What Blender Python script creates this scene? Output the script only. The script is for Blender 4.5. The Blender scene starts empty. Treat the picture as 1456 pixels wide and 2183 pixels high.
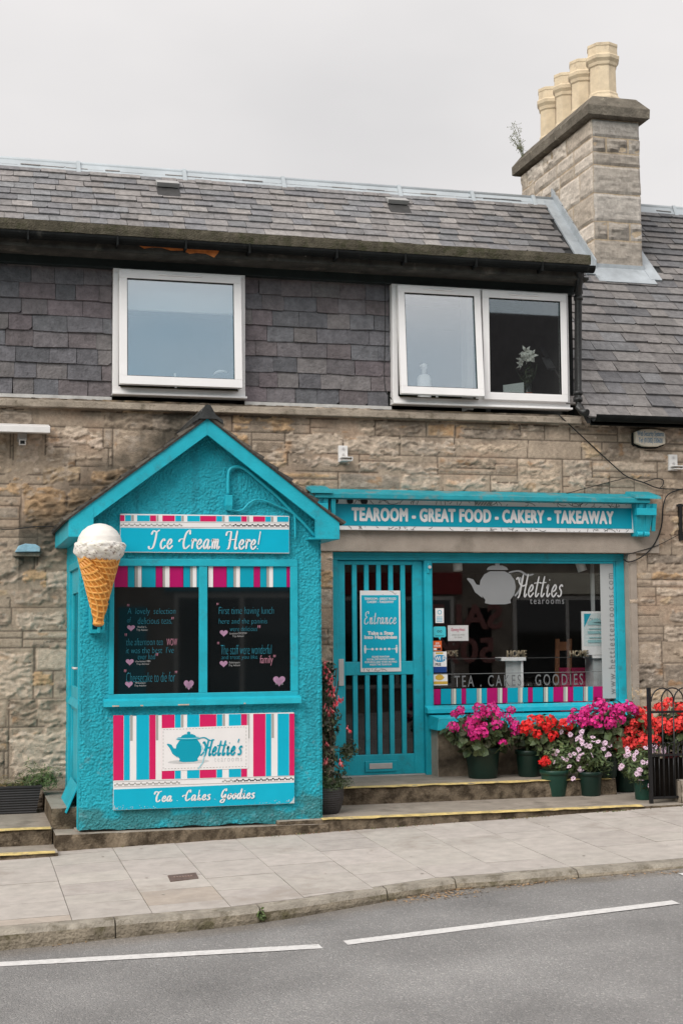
import bpy, math, random
import numpy as np
from mathutils import Vector, Matrix
random.seed(7); rng = np.random.default_rng(11)
scn = bpy.context.scene
COL = scn.collection
# ------------------------------------------------------------------ camera
W0, H0, F0 = 1456.0, 2183.0, 3060.0
YAW, PIT, ROL = 0.259400, 0.0805, -0.00735
CAM = np.array([0.0, -13.35, 1.92])
_f = np.array([math.sin(YAW)*math.cos(PIT), math.cos(YAW)*math.cos(PIT), math.sin(PIT)])
_r = np.cross(_f, [0, 0, 1.0]); _r /= np.linalg.norm(_r); _u = np.cross(_r, _f)
_R = _r*math.cos(ROL)+_u*math.sin(ROL); _U = _u*math.cos(ROL)-_r*math.sin(ROL)
cd = bpy.data.cameras.new('camera'); cam = bpy.data.objects.new('camera', cd); COL.objects.link(cam)
cd.sensor_fit = 'VERTICAL'; cd.sensor_height = 36.0; cd.lens = F0/H0*36.0
cd.clip_start = 0.1; cd.clip_end = 3000
cam.matrix_world = Matrix(((_R[0], _U[0], -_f[0], CAM[0]), (_R[1], _U[1], -_f[1], CAM[1]), (_R[2], _U[2], -_f[2], CAM[2]), (0, 0, 0, 1)))
scn.camera = cam
# ------------------------------------------------------------------ world, sun, exposure
SUN_EL, SUN_AZ = math.radians(40), math.radians(-50)     # azimuth: from straight ahead of the facade towards its left
sdir = Vector((math.sin(SUN_AZ)*math.cos(SUN_EL), -math.cos(SUN_AZ)*math.cos(SUN_EL), math.sin(SUN_EL)))  # towards the sun
world = bpy.data.worlds.new('World'); scn.world = world; world.use_nodes = True
nt = world.node_tree; nt.nodes.clear()
def WN(t, **k):
    n = nt.nodes.new(t)
    for a, b in k.items(): setattr(n, a, b)
    return n
wo = WN('ShaderNodeOutputWorld'); bg = WN('ShaderNodeBackground'); sky = WN('ShaderNodeTexSky')
sky.sky_type = 'NISHITA'; sky.sun_disc = False; sky.sun_elevation = SUN_EL
sky.sun_rotation = math.atan2(sdir.x, sdir.y); sky.air_density = 1.0; sky.dust_density = 2.0
hs = WN('ShaderNodeHueSaturation'); hs.inputs['Saturation'].default_value = 0.9; hs.inputs['Value'].default_value = 0.70
tc = WN('ShaderNodeTexCoord'); ns = WN('ShaderNodeTexNoise'); ns.inputs['Scale'].default_value = 1.7; ns.inputs['Detail'].default_value = 5; ns.inputs['Roughness'].default_value = .5
mp = WN('ShaderNodeMapping'); mp.inputs['Scale'].default_value = (1, 1, 2.2); mp.inputs['Location'].default_value = (3.1, 1.7, 0.4)
cr = WN('ShaderNodeValToRGB'); cr.color_ramp.elements[0].position = .3; cr.color_ramp.elements[1].position = .72
cr.color_ramp.elements[0].color = (4.35, 4.29, 4.32, 1); cr.color_ramp.elements[1].color = (5.75, 5.58, 5.54, 1)
# broken cloud (bluer gaps) over the far side of the street only, closed overcast behind the roof
sep = WN('ShaderNodeSeparateXYZ'); gap = WN('ShaderNodeMapRange'); gap.inputs[1].default_value = -0.25; gap.inputs[2].default_value = -0.75; gap.inputs[3].default_value = 0.0; gap.inputs[4].default_value = 0.95
ns2 = WN('ShaderNodeTexNoise'); ns2.inputs['Scale'].default_value = 2.6; ns2.inputs['Detail'].default_value = 4
cr2 = WN('ShaderNodeMapRange'); cr2.inputs[1].default_value = .38; cr2.inputs[2].default_value = .6
mul = WN('ShaderNodeMath', operation='MULTIPLY')
mix = WN('ShaderNodeMix', data_type='RGBA')
L = nt.links.new
L(tc.outputs['Generated'], mp.inputs['Vector']); L(mp.outputs[0], ns.inputs['Vector']); L(ns.outputs['Fac'], cr.inputs[0])
L(tc.outputs['Generated'], sep.inputs[0]); L(sep.outputs['Y'], gap.inputs[0]); L(mp.outputs[0], ns2.inputs['Vector']); L(ns2.outputs['Fac'], cr2.inputs[0])
bz = WN('ShaderNodeMapRange'); bz.interpolation_type = 'SMOOTHSTEP'; bz.inputs[1].default_value = .39; bz.inputs[2].default_value = .315; bxr = WN('ShaderNodeMapRange'); bxr.interpolation_type = 'SMOOTHSTEP'; bxr.inputs[1].default_value = .50; bxr.inputs[2].default_value = .10; bxr.inputs[3].default_value = .3
nb = WN('ShaderNodeMapRange'); nb.inputs[1].default_value = .3; nb.inputs[2].default_value = .6; nb.inputs[3].default_value = .65; nb.inputs[4].default_value = 1; L(ns2.outputs['Fac'], nb.inputs[0])
L(sep.outputs['Z'], bz.inputs[0]); L(sep.outputs['X'], bxr.inputs[0]); m1 = WN('ShaderNodeMath', operation='MULTIPLY'); L(bz.outputs[0], m1.inputs[0]); L(bxr.outputs[0], m1.inputs[1]); m2 = WN('ShaderNodeMath', operation='MULTIPLY'); L(m1.outputs[0], m2.inputs[0]); L(nb.outputs[0], m2.inputs[1])
L(gap.outputs[0], mul.inputs[0]); L(m2.outputs[0], mul.inputs[1])
L(sky.outputs[0], hs.inputs['Color']); L(mul.outputs[0], mix.inputs['Factor']); L(cr.outputs[0], mix.inputs[6]); cy_m = WN('ShaderNodeMix', data_type='RGBA', blend_type='MULTIPLY'); cy_m.inputs['Factor'].default_value = 1; cy_m.inputs[7].default_value = (.72, 1.02, 1.0, 1); L(hs.outputs[0], cy_m.inputs[6]); L(cy_m.outputs[2], mix.inputs[7])
zen = WN('ShaderNodeMapRange'); zen.interpolation_type = 'SMOOTHSTEP'; zen.inputs[1].default_value = .42; zen.inputs[2].default_value = .95; zen.inputs[3].default_value = 1; zen.inputs[4].default_value = 1.4
sdg = WN('ShaderNodeMapRange'); sdg.interpolation_type = 'SMOOTHSTEP'; sdg.inputs[1].default_value = .1; sdg.inputs[2].default_value = -.6; sdg.inputs[3].default_value = 1; sdg.inputs[4].default_value = 1.55
L(sep.outputs['Z'], zen.inputs[0]); L(sep.outputs['Y'], sdg.inputs[0])
zs = WN('ShaderNodeMath', operation='MULTIPLY'); L(zen.outputs[0], zs.inputs[0]); L(sdg.outputs[0], zs.inputs[1])
vm = WN('ShaderNodeVectorMath', operation='SCALE'); L(mix.outputs[2], vm.inputs[0]); L(zs.outputs[0], vm.inputs['Scale'])
L(vm.outputs[0], bg.inputs['Color']); bg.inputs['Strength'].default_value = 0.1; L(bg.outputs[0], wo.inputs[0])
sl = bpy.data.lights.new('sun', 'SUN'); sl.energy = 1.5; sl.angle = math.radians(35); sl.color = (1, .955, .90)
sun = bpy.data.objects.new('sun', sl); COL.objects.link(sun); sun.rotation_euler = sdir.to_track_quat('Z', 'Y').to_euler()
scn.view_settings.view_transform = 'Standard'; scn.view_settings.look = 'None'; scn.view_settings.gamma = 1; scn.view_settings.use_curve_mapping = False
scn.view_settings.exposure = 0.70
scn.render.engine = 'CYCLES'; scn.cycles.max_bounces = 6; scn.cycles.transparent_max_bounces = 12
# ------------------------------------------------------------------ measuring helpers (photo pixel -> point on a plane of the place)
def ray(px, py):
    return _R*((px-W0/2)/F0) - _U*((py-H0/2)/F0) + _f
def AT(px, py, Y):
    d = ray(px, py); return Vector(CAM + d*((Y-CAM[1])/d[1]))
def ATZ(px, py, Z):
    d = ray(px, py); return Vector(CAM + d*((Z-CAM[2])/d[2]))
def ATP(px, py, a, b, c):            # plane z = a + b x + c (y + 1.6)
    d = ray(px, py); t = (a+b*CAM[0]+c*(CAM[1]+1.6)-CAM[2])/(d[2]-b*d[0]-c*d[1]); return Vector(CAM + d*t)
def RECT(px0, py0, px1, py1, Y):
    a = AT(px0, py0, Y); b = AT(px1, py1, Y); c = AT(px0, py1, Y); d = AT(px1, py0, Y)
    return (a.x+c.x)/2, (b.x+d.x)/2, (b.z+c.z)/2, (a.z+d.z)/2     # x0,x1,z0,z1
# ------------------------------------------------------------------ numpy noise
def vnoise(x, y, seed=0):
    xi = np.floor(x).astype(np.int64); yi = np.floor(y).astype(np.int64); fx = x-xi; fy = y-yi
    fx = fx*fx*(3-2*fx); fy = fy*fy*(3-2*fy)
    def h(a, b):
        n = (a*374761393 + b*668265263 + seed*1442695041) & 0x7fffffff
        n = ((n ^ (n >> 13))*1274126177) & 0x7fffffff
        return ((n ^ (n >> 16)) & 0xffff)/65535.0
    return (h(xi, yi)*(1-fx)+h(xi+1, yi)*fx)*(1-fy)+(h(xi, yi+1)*(1-fx)+h(xi+1, yi+1)*fx)*fy
def fbm(x, y, o=4, seed=0, g=.5):
    s = 0; a = 1; t = 0
    for k in range(o):
        s = s+a*vnoise(x*2**k, y*2**k, seed+k*17); t += a; a *= g
    return s/t
def sstep(a, b, x):
    t = np.clip((x-a)/(b-a), 0, 1); return t*t*(3-2*t)
# ------------------------------------------------------------------ materials
MATS = {}
def mat(name, col, rough=.6, var=.12, vs=6.0, bump=.0, bs=80.0, spec=.35, attr=False, dirt=None, dirt_s=3.0, dirt_lo=.55, metal=0.0, emit=None, coat=0.0, sep_s=None):
    if name in MATS: return MATS[name]
    m = bpy.data.materials.new(name); m.use_nodes = True; t = m.node_tree; n = t.nodes; l = t.links.new
    b = n['Principled BSDF']; b.inputs['Roughness'].default_value = rough; b.inputs['Specular IOR Level'].default_value = spec; b.inputs['Metallic'].default_value = metal
    if coat: b.inputs['Coat Weight'].default_value = coat; b.inputs['Coat Roughness'].default_value = .15
    c = n.new('ShaderNodeTexCoord'); nz = n.new('ShaderNodeTexNoise'); nz.inputs['Scale'].default_value = vs; nz.inputs['Detail'].default_value = 6; nz.inputs['Roughness'].default_value = .62
    l(c.outputs['Object'], nz.inputs['Vector'])
    mr = n.new('ShaderNodeMapRange'); mr.inputs[1].default_value = .3; mr.inputs[2].default_value = .7; mr.inputs[3].default_value = 1-var; mr.inputs[4].default_value = 1+var
    l(nz.outputs['Fac'], mr.inputs[0])
    mx = n.new('ShaderNodeMix'); mx.data_type = 'RGBA'; mx.blend_type = 'MULTIPLY'; mx.inputs['Factor'].default_value = 1
    if attr:
        a = n.new('ShaderNodeAttribute'); a.attribute_name = 'tint'; l(a.outputs['Color'], mx.inputs[6])
        if col is not None:
            m0 = n.new('ShaderNodeMix'); m0.data_type = 'RGBA'; m0.blend_type = 'MULTIPLY'; m0.inputs['Factor'].default_value = 1
            l(a.outputs['Color'], m0.inputs[6]); m0.inputs[7].default_value = (*col, 1); l(m0.outputs[2], mx.inputs[6])
    else: mx.inputs[6].default_value = (*col, 1)
    l(mr.outputs[0], mx.inputs[7]); out = mx.outputs[2]
    if dirt:
        dn = n.new('ShaderNodeTexNoise'); dn.inputs['Scale'].default_value = dirt_s; dn.inputs['Detail'].default_value = 8; dn.inputs['Roughness'].default_value = .68; l(c.outputs['Object'], dn.inputs['Vector'])
        dr = n.new('ShaderNodeMapRange'); dr.inputs[1].default_value = dirt_lo; dr.inputs[2].default_value = dirt_lo+.14; l(dn.outputs['Fac'], dr.inputs[0])
        dm = n.new('ShaderNodeMix'); dm.data_type = 'RGBA'; dm.inputs[7].default_value = (*dirt, 1); l(out, dm.inputs[6]); l(dr.outputs[0], dm.inputs['Factor']); out = dm.outputs[2]
    l(out, b.inputs['Base Color'])
    if bump:
        bn = n.new('ShaderNodeTexNoise'); bn.inputs['Scale'].default_value = bs; bn.inputs['Detail'].default_value = 5; l(c.outputs['Object'], bn.inputs['Vector'])
        bp = n.new('ShaderNodeBump'); bp.inputs['Strength'].default_value = bump; bp.inputs['Distance'].default_value = .02; l(bn.outputs['Fac'], bp.inputs['Height']); l(bp.outputs[0], b.inputs['Normal'])
    if emit:
        b.inputs['Emission Color'].default_value = (*emit[:3], 1); b.inputs['Emission Strength'].default_value = emit[3]
    MATS[name] = m; return m
def glass(name, refl, tint=(1, 1, 1)):
    if name in MATS: return MATS[name]
    m = bpy.data.materials.new(name); m.use_nodes = True; t = m.node_tree; n = t.nodes; l = t.links.new
    n.remove(n['Principled BSDF']); o = n['Material Output']
    tr = n.new('ShaderNodeBsdfTransparent'); tr.inputs[0].default_value = (*tint, 1); gl = n.new('ShaderNodeBsdfGlossy'); gl.inputs['Roughness'].default_value = .015
    fr = n.new('ShaderNodeFresnel'); ge = n.new('ShaderNodeNewGeometry'); ior = n.new('ShaderNodeMapRange'); ior.inputs[3].default_value = 1.5; ior.inputs[4].default_value = 1/1.5; l(ge.outputs['Backfacing'], ior.inputs[0]); l(ior.outputs[0], fr.inputs['IOR'])
    ad = n.new('ShaderNodeMath'); ad.operation = 'ADD'; ad.use_clamp = True; ad.inputs[1].default_value = refl; l(fr.outputs[0], ad.inputs[0])
    mx = n.new('ShaderNodeMixShader'); l(ad.outputs[0], mx.inputs[0]); l(tr.outputs[0], mx.inputs[1]); l(gl.outputs[0], mx.inputs[2]); l(mx.outputs[0], o.inputs['Surface'])
    MATS[name] = m; return m
TEAL_C = (.013, .395, .50)
TEAL = mat('teal_paint', TEAL_C, .42, .14, 5, .16, 60, .4, dirt=(.03, .26, .32), dirt_s=6, dirt_lo=.565)
TEALH = mat('teal_harling', TEAL_C, .55, .14, 9, .6, 190, .35, attr=True, dirt=(.02, .29, .36), dirt_s=2.2, dirt_lo=.60)
TEALP = mat('teal_print', (.0, .41, .58), .35, .05, 3, spec=.4)
TEALD = mat('teal_print_dark', (.0, .32, .44), .35, .05, 3, spec=.4)
PINK = mat('magenta_print', (.62, .012, .11), .35, .06, 3, spec=.4)
PINKD = mat('cerise_print', (.42, .004, .12), .35, .06, 3, spec=.4)
WHITE = mat('white_print', (.79, .77, .765), .4, .04, 3)
GREYP = mat('grey_print', (.36, .35, .33), .4, .04, 3)
INK = mat('dark_ink', (.02, .02, .025), .5, .05, 3)
CREAM = mat('cream_print', (.62, .60, .50), .4, .05, 3)
UPVC = mat('white_upvc', (.85, .83, .82), .3, .035, 4, spec=.5)
BLACKT = mat('black_timber', (.008, .009, .009), .7, .4, 7, .25, 60, .15, dirt=(.05, .05, .045), dirt_s=6, dirt_lo=.62)
GREENB = mat('dark_green_board', (.011, .018, .018), .5, .3, 5, .15, 60, dirt=(.05, .052, .05), dirt_s=4, dirt_lo=.66)
IRON = mat('black_iron', (.008, .008, .009), .38, .2, 10, .1, 90, .5)
LEAD = mat('lead_sheet', (.33, .355, .375), .5, .2, 5, .2, 20, .4, dirt=(.22, .24, .25), dirt_s=3.5, dirt_lo=.55)
ZINC = mat('ridge_zinc', (.40, .43, .45), .45, .12, 3, .05, 20, .4)
MOSS = mat('mossy_concrete', (.085, .075, .055), .95, .4, 14, .8, 70, .1, dirt=(.05, .05, .028), dirt_s=9, dirt_lo=.5)
CONC = mat('concrete_render', (.34, .29, .245), .9, .16, 4, .35, 90, .15, dirt=(.24, .205, .17), dirt_s=2.5, dirt_lo=.55)
LEDGE = mat('ledge_stone', (.30, .255, .205), .95, .3, 6, .6, 60, .1, dirt=(.12, .10, .07), dirt_s=7, dirt_lo=.52)
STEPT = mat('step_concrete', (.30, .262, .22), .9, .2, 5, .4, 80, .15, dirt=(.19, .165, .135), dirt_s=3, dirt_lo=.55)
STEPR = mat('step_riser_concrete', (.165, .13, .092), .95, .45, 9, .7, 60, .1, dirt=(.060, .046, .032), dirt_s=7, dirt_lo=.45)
YELLOW = mat('yellow_line_paint', (.62, .47, .19), .8, .3, 14, .2, 90, .2, dirt=(.30, .25, .17), dirt_s=11, dirt_lo=.53)
SLATE = mat('roof_slate', None, .66, .30, 16, .6, 38, .35, attr=True)
STONE = mat('rubble_stone', None, .92, .22, 28, .55, 110, .15, attr=True)
DARKR = mat('dark_room', (.012, .011, .011), .9, .1)
TINTM = mat('tinted_paint', None, .6, .12, 30, attr=True)
LEAF = mat('leaf', None, .5, .2, 40, attr=True, spec=.4)
PETAL = mat('petal', None, .55, .1, 40, attr=True, spec=.25)
SILVER = mat('brushed_metal', (.60, .58, .57), .4, .06, 12, metal=.3, spec=.5)
BLACKP = mat('black_panel', (.006, .008, .009), .03, .1, 3, spec=.8)
# ------------------------------------------------------------------ mesh builder
ORG = {}
class MB:
    def __init__(s): s.v = []; s.f = []; s.m = []; s.t = []; s.cur = 0; s.tint = (1, 1, 1); s.sm = []; s.smooth = False
    def face(s, idx): s.f.append(tuple(idx)); s.m.append(s.cur); s.t.append(s.tint); s.sm.append(s.smooth)
    def poly(s, pts):
        b = len(s.v); s.v += [tuple(p) for p in pts]; s.face(range(b, b+len(pts)))
    def box(s, x0, x1, y0, y1, z0, z1):
        if x0 > x1: x0, x1 = x1, x0
        if y0 > y1: y0, y1 = y1, y0
        if z0 > z1: z0, z1 = z1, z0
        s.hexa([(x0, y0, z0), (x1, y0, z0), (x1, y1, z0), (x0, y1, z0), (x0, y0, z1), (x1, y0, z1), (x1, y1, z1), (x0, y1, z1)]); return s
    def hexa(s, p):
        b = len(s.v); s.v += [tuple(q) for q in p]
        for q in ((0, 3, 2, 1), (4, 5, 6, 7), (0, 1, 5, 4), (1, 2, 6, 5), (2, 3, 7, 6), (3, 0, 4, 7)): s.face([b+i for i in q])
    def prism(s, pts, y0, y1):        # pts: (x,z) counter-clockwise seen from -Y ; extruded along Y
        n = len(pts); b = len(s.v); s.v += [(x, y0, z) for x, z in pts]+[(x, y1, z) for x, z in pts]
        s.face(range(b, b+n)); s.face([b+n+i for i in reversed(range(n))])
        for i in range(n): j = (i+1) % n; s.face((b+j, b+i, b+n+i, b+n+j))
        return s
    def tube(s, pts, r, n=8, cap=True):
        pts = [Vector(p) for p in pts]; rs = r if hasattr(r, '__len__') else [r]*len(pts); b = len(s.v)
        sm = s.smooth; s.smooth = True
        up = Vector((0.13, .2, 1)).normalized()
        for i, p in enumerate(pts):
            d = (pts[min(i+1, len(pts)-1)]-pts[max(i-1, 0)]).normalized()
            a = d.cross(up)
            if a.length < .1: a = d.cross(Vector((1, 0, 0)))
            a.normalize(); c = d.cross(a)
            for k in range(n):
                t = 2*math.pi*k/n; q = p+a*(rs[i]*math.cos(t))+c*(rs[i]*math.sin(t)); s.v.append(tuple(q))
        for i in range(len(pts)-1):
            for k in range(n):
                k2 = (k+1) % n; s.face((b+i*n+k, b+i*n+k2, b+(i+1)*n+k2, b+(i+1)*n+k))
        s.smooth = sm
        if cap: s.face([b+k for k in reversed(range(n))]); s.face([b+(len(pts)-1)*n+k for k in range(n)])
        return s
    def lathe(s, prof, c, n=24, fn=None, cap=True, smooth=True):   # prof: (r,z)
        b = len(s.v); sm = s.smooth; s.smooth = smooth
        for i, (r, z) in enumerate(prof):
            for k in range(n):
                a = 2*math.pi*k/n; rr, zz = (r, z) if fn is None else fn(r, z, a)
                s.v.append((c[0]+rr*math.cos(a), c[1]+rr*math.sin(a), c[2]+zz))
        for i in range(len(prof)-1):
            for k in range(n):
                k2 = (k+1) % n; s.face((b+i*n+k, b+i*n+k2, b+(i+1)*n+k2, b+(i+1)*n+k))
        s.smooth = False
        if cap:
            s.face([b+k for k in reversed(range(n))]); s.face([b+(len(prof)-1)*n+k for k in range(n)])
        s.smooth = sm; return s
    def build(s, name, mats, parent=None, bevel=0):
        o_ = ORG.get(parent.name, (0, 0, 0)) if parent else (0, 0, 0)
        me = bpy.data.meshes.new(name); me.from_pydata([(a-o_[0], b-o_[1], c-o_[2]) for a, b, c in s.v], [], s.f)
        if not isinstance(mats, (list, tuple)): mats = [mats]
        for m in mats: me.materials.append(m)
        me.polygons.foreach_set('material_index', s.m); me.polygons.foreach_set('use_smooth', s.sm)
        if any(m in (SLATE, STONE, TINTM, LEAF, PETAL) or m.name.endswith('_t') for m in mats):
            at = me.attributes.new('tint', 'FLOAT_COLOR', 'FACE')
            at.data.foreach_set('color', np.array([(*t, 1) for t in s.t], dtype=np.float32).ravel())
        o = bpy.data.objects.new(name, me); COL.objects.link(o)
        if parent: o.parent = parent; ORG[o.name] = o_
        if bevel:
            md = o.modifiers.new('bevel', 'BEVEL'); md.width = bevel; md.segments = 2; md.limit_method = 'ANGLE'
        return o
def np_mesh(name, V, Fq, mats, parent=None, tint=None, smooth=True):
    o_ = ORG.get(parent.name, (0, 0, 0)) if parent else (0, 0, 0)
    V = np.asarray(V, dtype=np.float32)-np.array(o_, dtype=np.float32); Fq = np.asarray(Fq, dtype=np.int32)
    me = bpy.data.meshes.new(name); me.vertices.add(len(V)); me.vertices.foreach_set('co', V.ravel())
    k = Fq.shape[1]; me.loops.add(Fq.size); me.loops.foreach_set('vertex_index', Fq.ravel())
    me.polygons.add(len(Fq)); me.polygons.foreach_set('loop_start', np.arange(0, Fq.size, k, dtype=np.int32))
    me.polygons.foreach_set('use_smooth', np.full(len(Fq), smooth))
    me.update(calc_edges=True); me.validate()
    if not isinstance(mats, (list, tuple)): mats = [mats]
    for m in mats: me.materials.append(m)
    if tint is not None:
        at = me.attributes.new('tint', 'FLOAT_COLOR', 'POINT'); c = np.ones((len(V), 4), dtype=np.float32); c[:, :3] = tint; at.data.foreach_set('color', c.ravel())
    o = bpy.data.objects.new(name, me); COL.objects.link(o)
    if parent: o.parent = parent; ORG[o.name] = o_
    return o
def grid_faces(nr, nc):
    i = np.arange(nr-1)[:, None]*nc+np.arange(nc-1)[None, :]; i = i.ravel()
    return np.stack([i, i+1, i+nc+1, i+nc], 1)
def tag(o, label=None, cat=None, group=None, kind=None):
    for k, v in (('label', label), ('category', cat), ('group', group), ('kind', kind)):
        if v: o[k] = v
    return o
def thing(name, label, cat, loc=(0, 0, 0), group=None):
    o = bpy.data.objects.new(name, None); COL.objects.link(o); o.location = loc; o.empty_display_size = .1
    ORG[o.name] = tuple(loc); return tag(o, label, cat, group)
# ------------------------------------------------------------------ lettering
def merge_xz(o, x0, x1, z0, z1, Y): pass
def flat_text(name, body, box, Y, m, parent, bold=0.0, shear=0.0, space=1.0, line=1.0, align='CENTER', rot=False, th=.0015, fat=0.0):
    cu = bpy.data.curves.new(name, 'FONT'); cu.body = body; cu.size = 1; cu.offset = bold; cu.shear = shear; cu.space_character = space; cu.space_line = line; cu.align_x = align; cu.extrude = 0; cu.resolution_u = 3
    ob = bpy.data.objects.new(name, cu); COL.objects.link(ob); dg = bpy.context.evaluated_depsgraph_get(); dg.update()
    me = bpy.data.meshes.new_from_object(ob.evaluated_get(dg)); bpy.data.objects.remove(ob); bpy.data.curves.remove(cu)
    n = len(me.vertices); c = np.empty(n*3, dtype=np.float32); me.vertices.foreach_get('co', c); c = c.reshape(-1, 3)
    if rot: c = np.stack([-c[:, 1], c[:, 0], c[:, 2]], 1)
    mn = c.min(0); mx = c.max(0); x0, x1, z0, z1 = box
    sx = (x1-x0)/(mx[0]-mn[0]); sz = (z1-z0)/(mx[1]-mn[1])
    o_ = ORG.get(parent.name, (0, 0, 0)) if parent else (0, 0, 0)
    out = np.stack([x0+(c[:, 0]-mn[0])*sx-o_[0], np.full(n, Y-o_[1]), z0+(c[:, 1]-mn[1])*sz-o_[2]], 1).astype(np.float32)
    if fat:
        Fs = [tuple(p.vertices) for p in me.polygons]; VV, FF = [], []
        for k, (ax, az) in enumerate(((0, 0), (1, 0), (-1, 0), (0, 1), (0, -1), (.7, .7), (-.7, -.7), (.7, -.7), (-.7, .7))):
            VV += [(a+ax*fat, b_-.00018*k, c_+az*fat) for a, b_, c_ in out.tolist()]; FF += [tuple(i+k*n for i in f) for f in Fs]
        me = bpy.data.meshes.new(name); me.from_pydata(VV, [], FF)
    else: me.vertices.foreach_set('co', out.ravel())
    me.update(); me.materials.clear(); me.materials.append(m); me.name = name
    o = bpy.data.objects.new(name, me); COL.objects.link(o)
    if parent: o.parent = parent; ORG[o.name] = o_
    return o
def T(body, px0, py0, px1, py1, Y, m, parent, name='lettering', **k):
    return flat_text(name, body, RECT(px0, py0, px1, py1, Y), Y, m, parent, **k)
GL = {
 'h': [[(.35, 1.9), (.3, 1.0), (.2, .15), (.02, -.12)], [(1.02, 1.95), (.92, 1.0), (.88, .15), (1.02, 0), (1.2, .25)], [(-.55, 1.45), (-.3, 1.62), (.0, 1.15), (.45, .92), (1.05, 1.05)]],
 'I': [[(-.15, 1.45), (.1, 1.85), (.5, 1.75), (.95, 1.95)], [(.55, 1.8), (.45, .9), (.2, .1), (-.25, -.02), (-.38, .25)]],
 'C': [[(1.05, 1.5), (.95, 1.95), (.5, 1.6), (.25, .6), (.5, 0), (1.15, .4)], [(-.45, .72), (-.2, 1.0), (.28, 1.02)]],
 'H': [[(-.3, 1.4), (-.15, 1.8), (.4, 1.85)], [(.40, 1.9), (.34, .9), (.2, .1), (-.05, 0)], [(1.25, 1.95), (1.1, .9), (1.08, .15), (1.25, 0), (1.4, .2)], [(.05, .92), (.6, 1.0), (1.3, 1.0)]],
 'T': [[(-.3, 1.35), (-.15, 1.85), (.4, 1.78), (1.05, 1.95)], [(.55, 1.8), (.2, 1.0), (.2, .25), (.5, 0), (.95, .35)]],
 'G': [[(1.05, 1.5), (.95, 1.95), (.45, 1.55), (.25, .75), (.5, .35), (.95, .9)], [(.98, 1.0), (.92, .2), (.65, -.55), (.15, -.45), (.3, -.1), (1.2, .35)]],
 'E': [[(.95, 1.55), (.85, 1.95), (.35, 1.75), (.35, 1.25), (.7, 1.08), (.2, .75), (.2, .15), (.6, 0), (1.1, .4)]],
 'i': [[(.0, .7), (.2, 1.0), (.17, .25), (.32, 0), (.6, .3)], [(.25, 1.38), (.28, 1.48)]],
 'c': [[(.62, .8), (.42, 1), (.1, .6), (.15, .15), (.42, 0), (.8, .35)]],
 'e': [[(.1, .42), (.45, .52), (.6, .82), (.38, 1), (.1, .6), (.14, .18), (.42, 0), (.8, .35)]],
 'a': [[(.65, .9), (.38, 1), (.05, .5), (.22, .02), (.55, .4), (.7, 1)], [(.7, 1), (.62, .3), (.75, 0), (1.0, .3)]],
 'm': [[(0, .75), (.16, 1), (.12, .0)], [(.14, .55), (.38, 1), (.5, .85), (.45, 0)], [(.47, .55), (.72, 1), (.85, .85), (.8, .2), (.93, 0), (1.15, .3)]],
 'n': [[(0, .75), (.16, 1), (.12, .0)], [(.14, .55), (.4, 1), (.53, .85), (.48, .2), (.6, 0), (.85, .3)]],
 'r': [[(0, .75), (.16, 1), (.12, .0)], [(.14, .55), (.36, 1), (.58, .92), (.55, .78)]],
 't': [[(.3, 1.75), (.15, .3), (.3, 0), (.6, .3)], [(-.25, 1.15), (.65, 1.22)]],
 'k': [[(.25, 1.9), (.1, 0)], [(.55, .95), (.3, .9), (.15, .5), (.38, .4), (.5, .02), (.8, .3)]],
 's': [[(.58, .85), (.38, 1), (.15, .76), (.45, .45), (.45, .12), (.2, 0), (0, .15)]],
 'o': [[(.4, 1), (.05, .5), (.32, 0), (.66, .5), (.42, 1), (.8, .85)]],
 'd': [[(.6, .9), (.36, 1), (.05, .5), (.22, .02), (.55, .4), (.8, 1.9)], [(.8, 1.9), (.62, .3), (.75, 0), (1.0, .3)]],
 '!': [[(.3, 1.9), (.15, .5)], [(.08, .0), (.1, .1)]], "'": [[(.15, 1.9), (.05, 1.45)]], '.': [[(.1, .05), (.14, .12)]], '-': [[(0, .5), (.5, .5)]],
}
def catmull(p, n=7):
    if len(p) < 3: return [Vector(q) for q in p]
    p = [Vector(q) for q in p]; p = [p[0]*2-p[1]]+p+[p[-1]*2-p[-2]]; out = []
    for i in range(1, len(p)-2):
        for k in range(n):
            t = k/n; a, b, c, d = p[i-1:i+3]
            out.append(.5*((2*b)+(c-a)*t+(2*a-5*b+4*c-d)*t*t+(3*b-a-3*c+d)*t**3))
    out.append(p[-2]); return out
def script_strokes(body, slant=.12):
    x = 0; S = []
    for ch in body:
        if ch == ' ': x += .75; continue
        g = GL[ch]; w = max(q[0] for st in g for q in st); lo = min(q[0] for st in g for q in st)
        if ch.isupper(): x += max(0, -lo-.1)
        for st in g: S.append([(x+q[0]+slant*q[1], q[1]) for q in st])
        x += w+(.14 if ch.islower() else .22)
    return S
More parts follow.
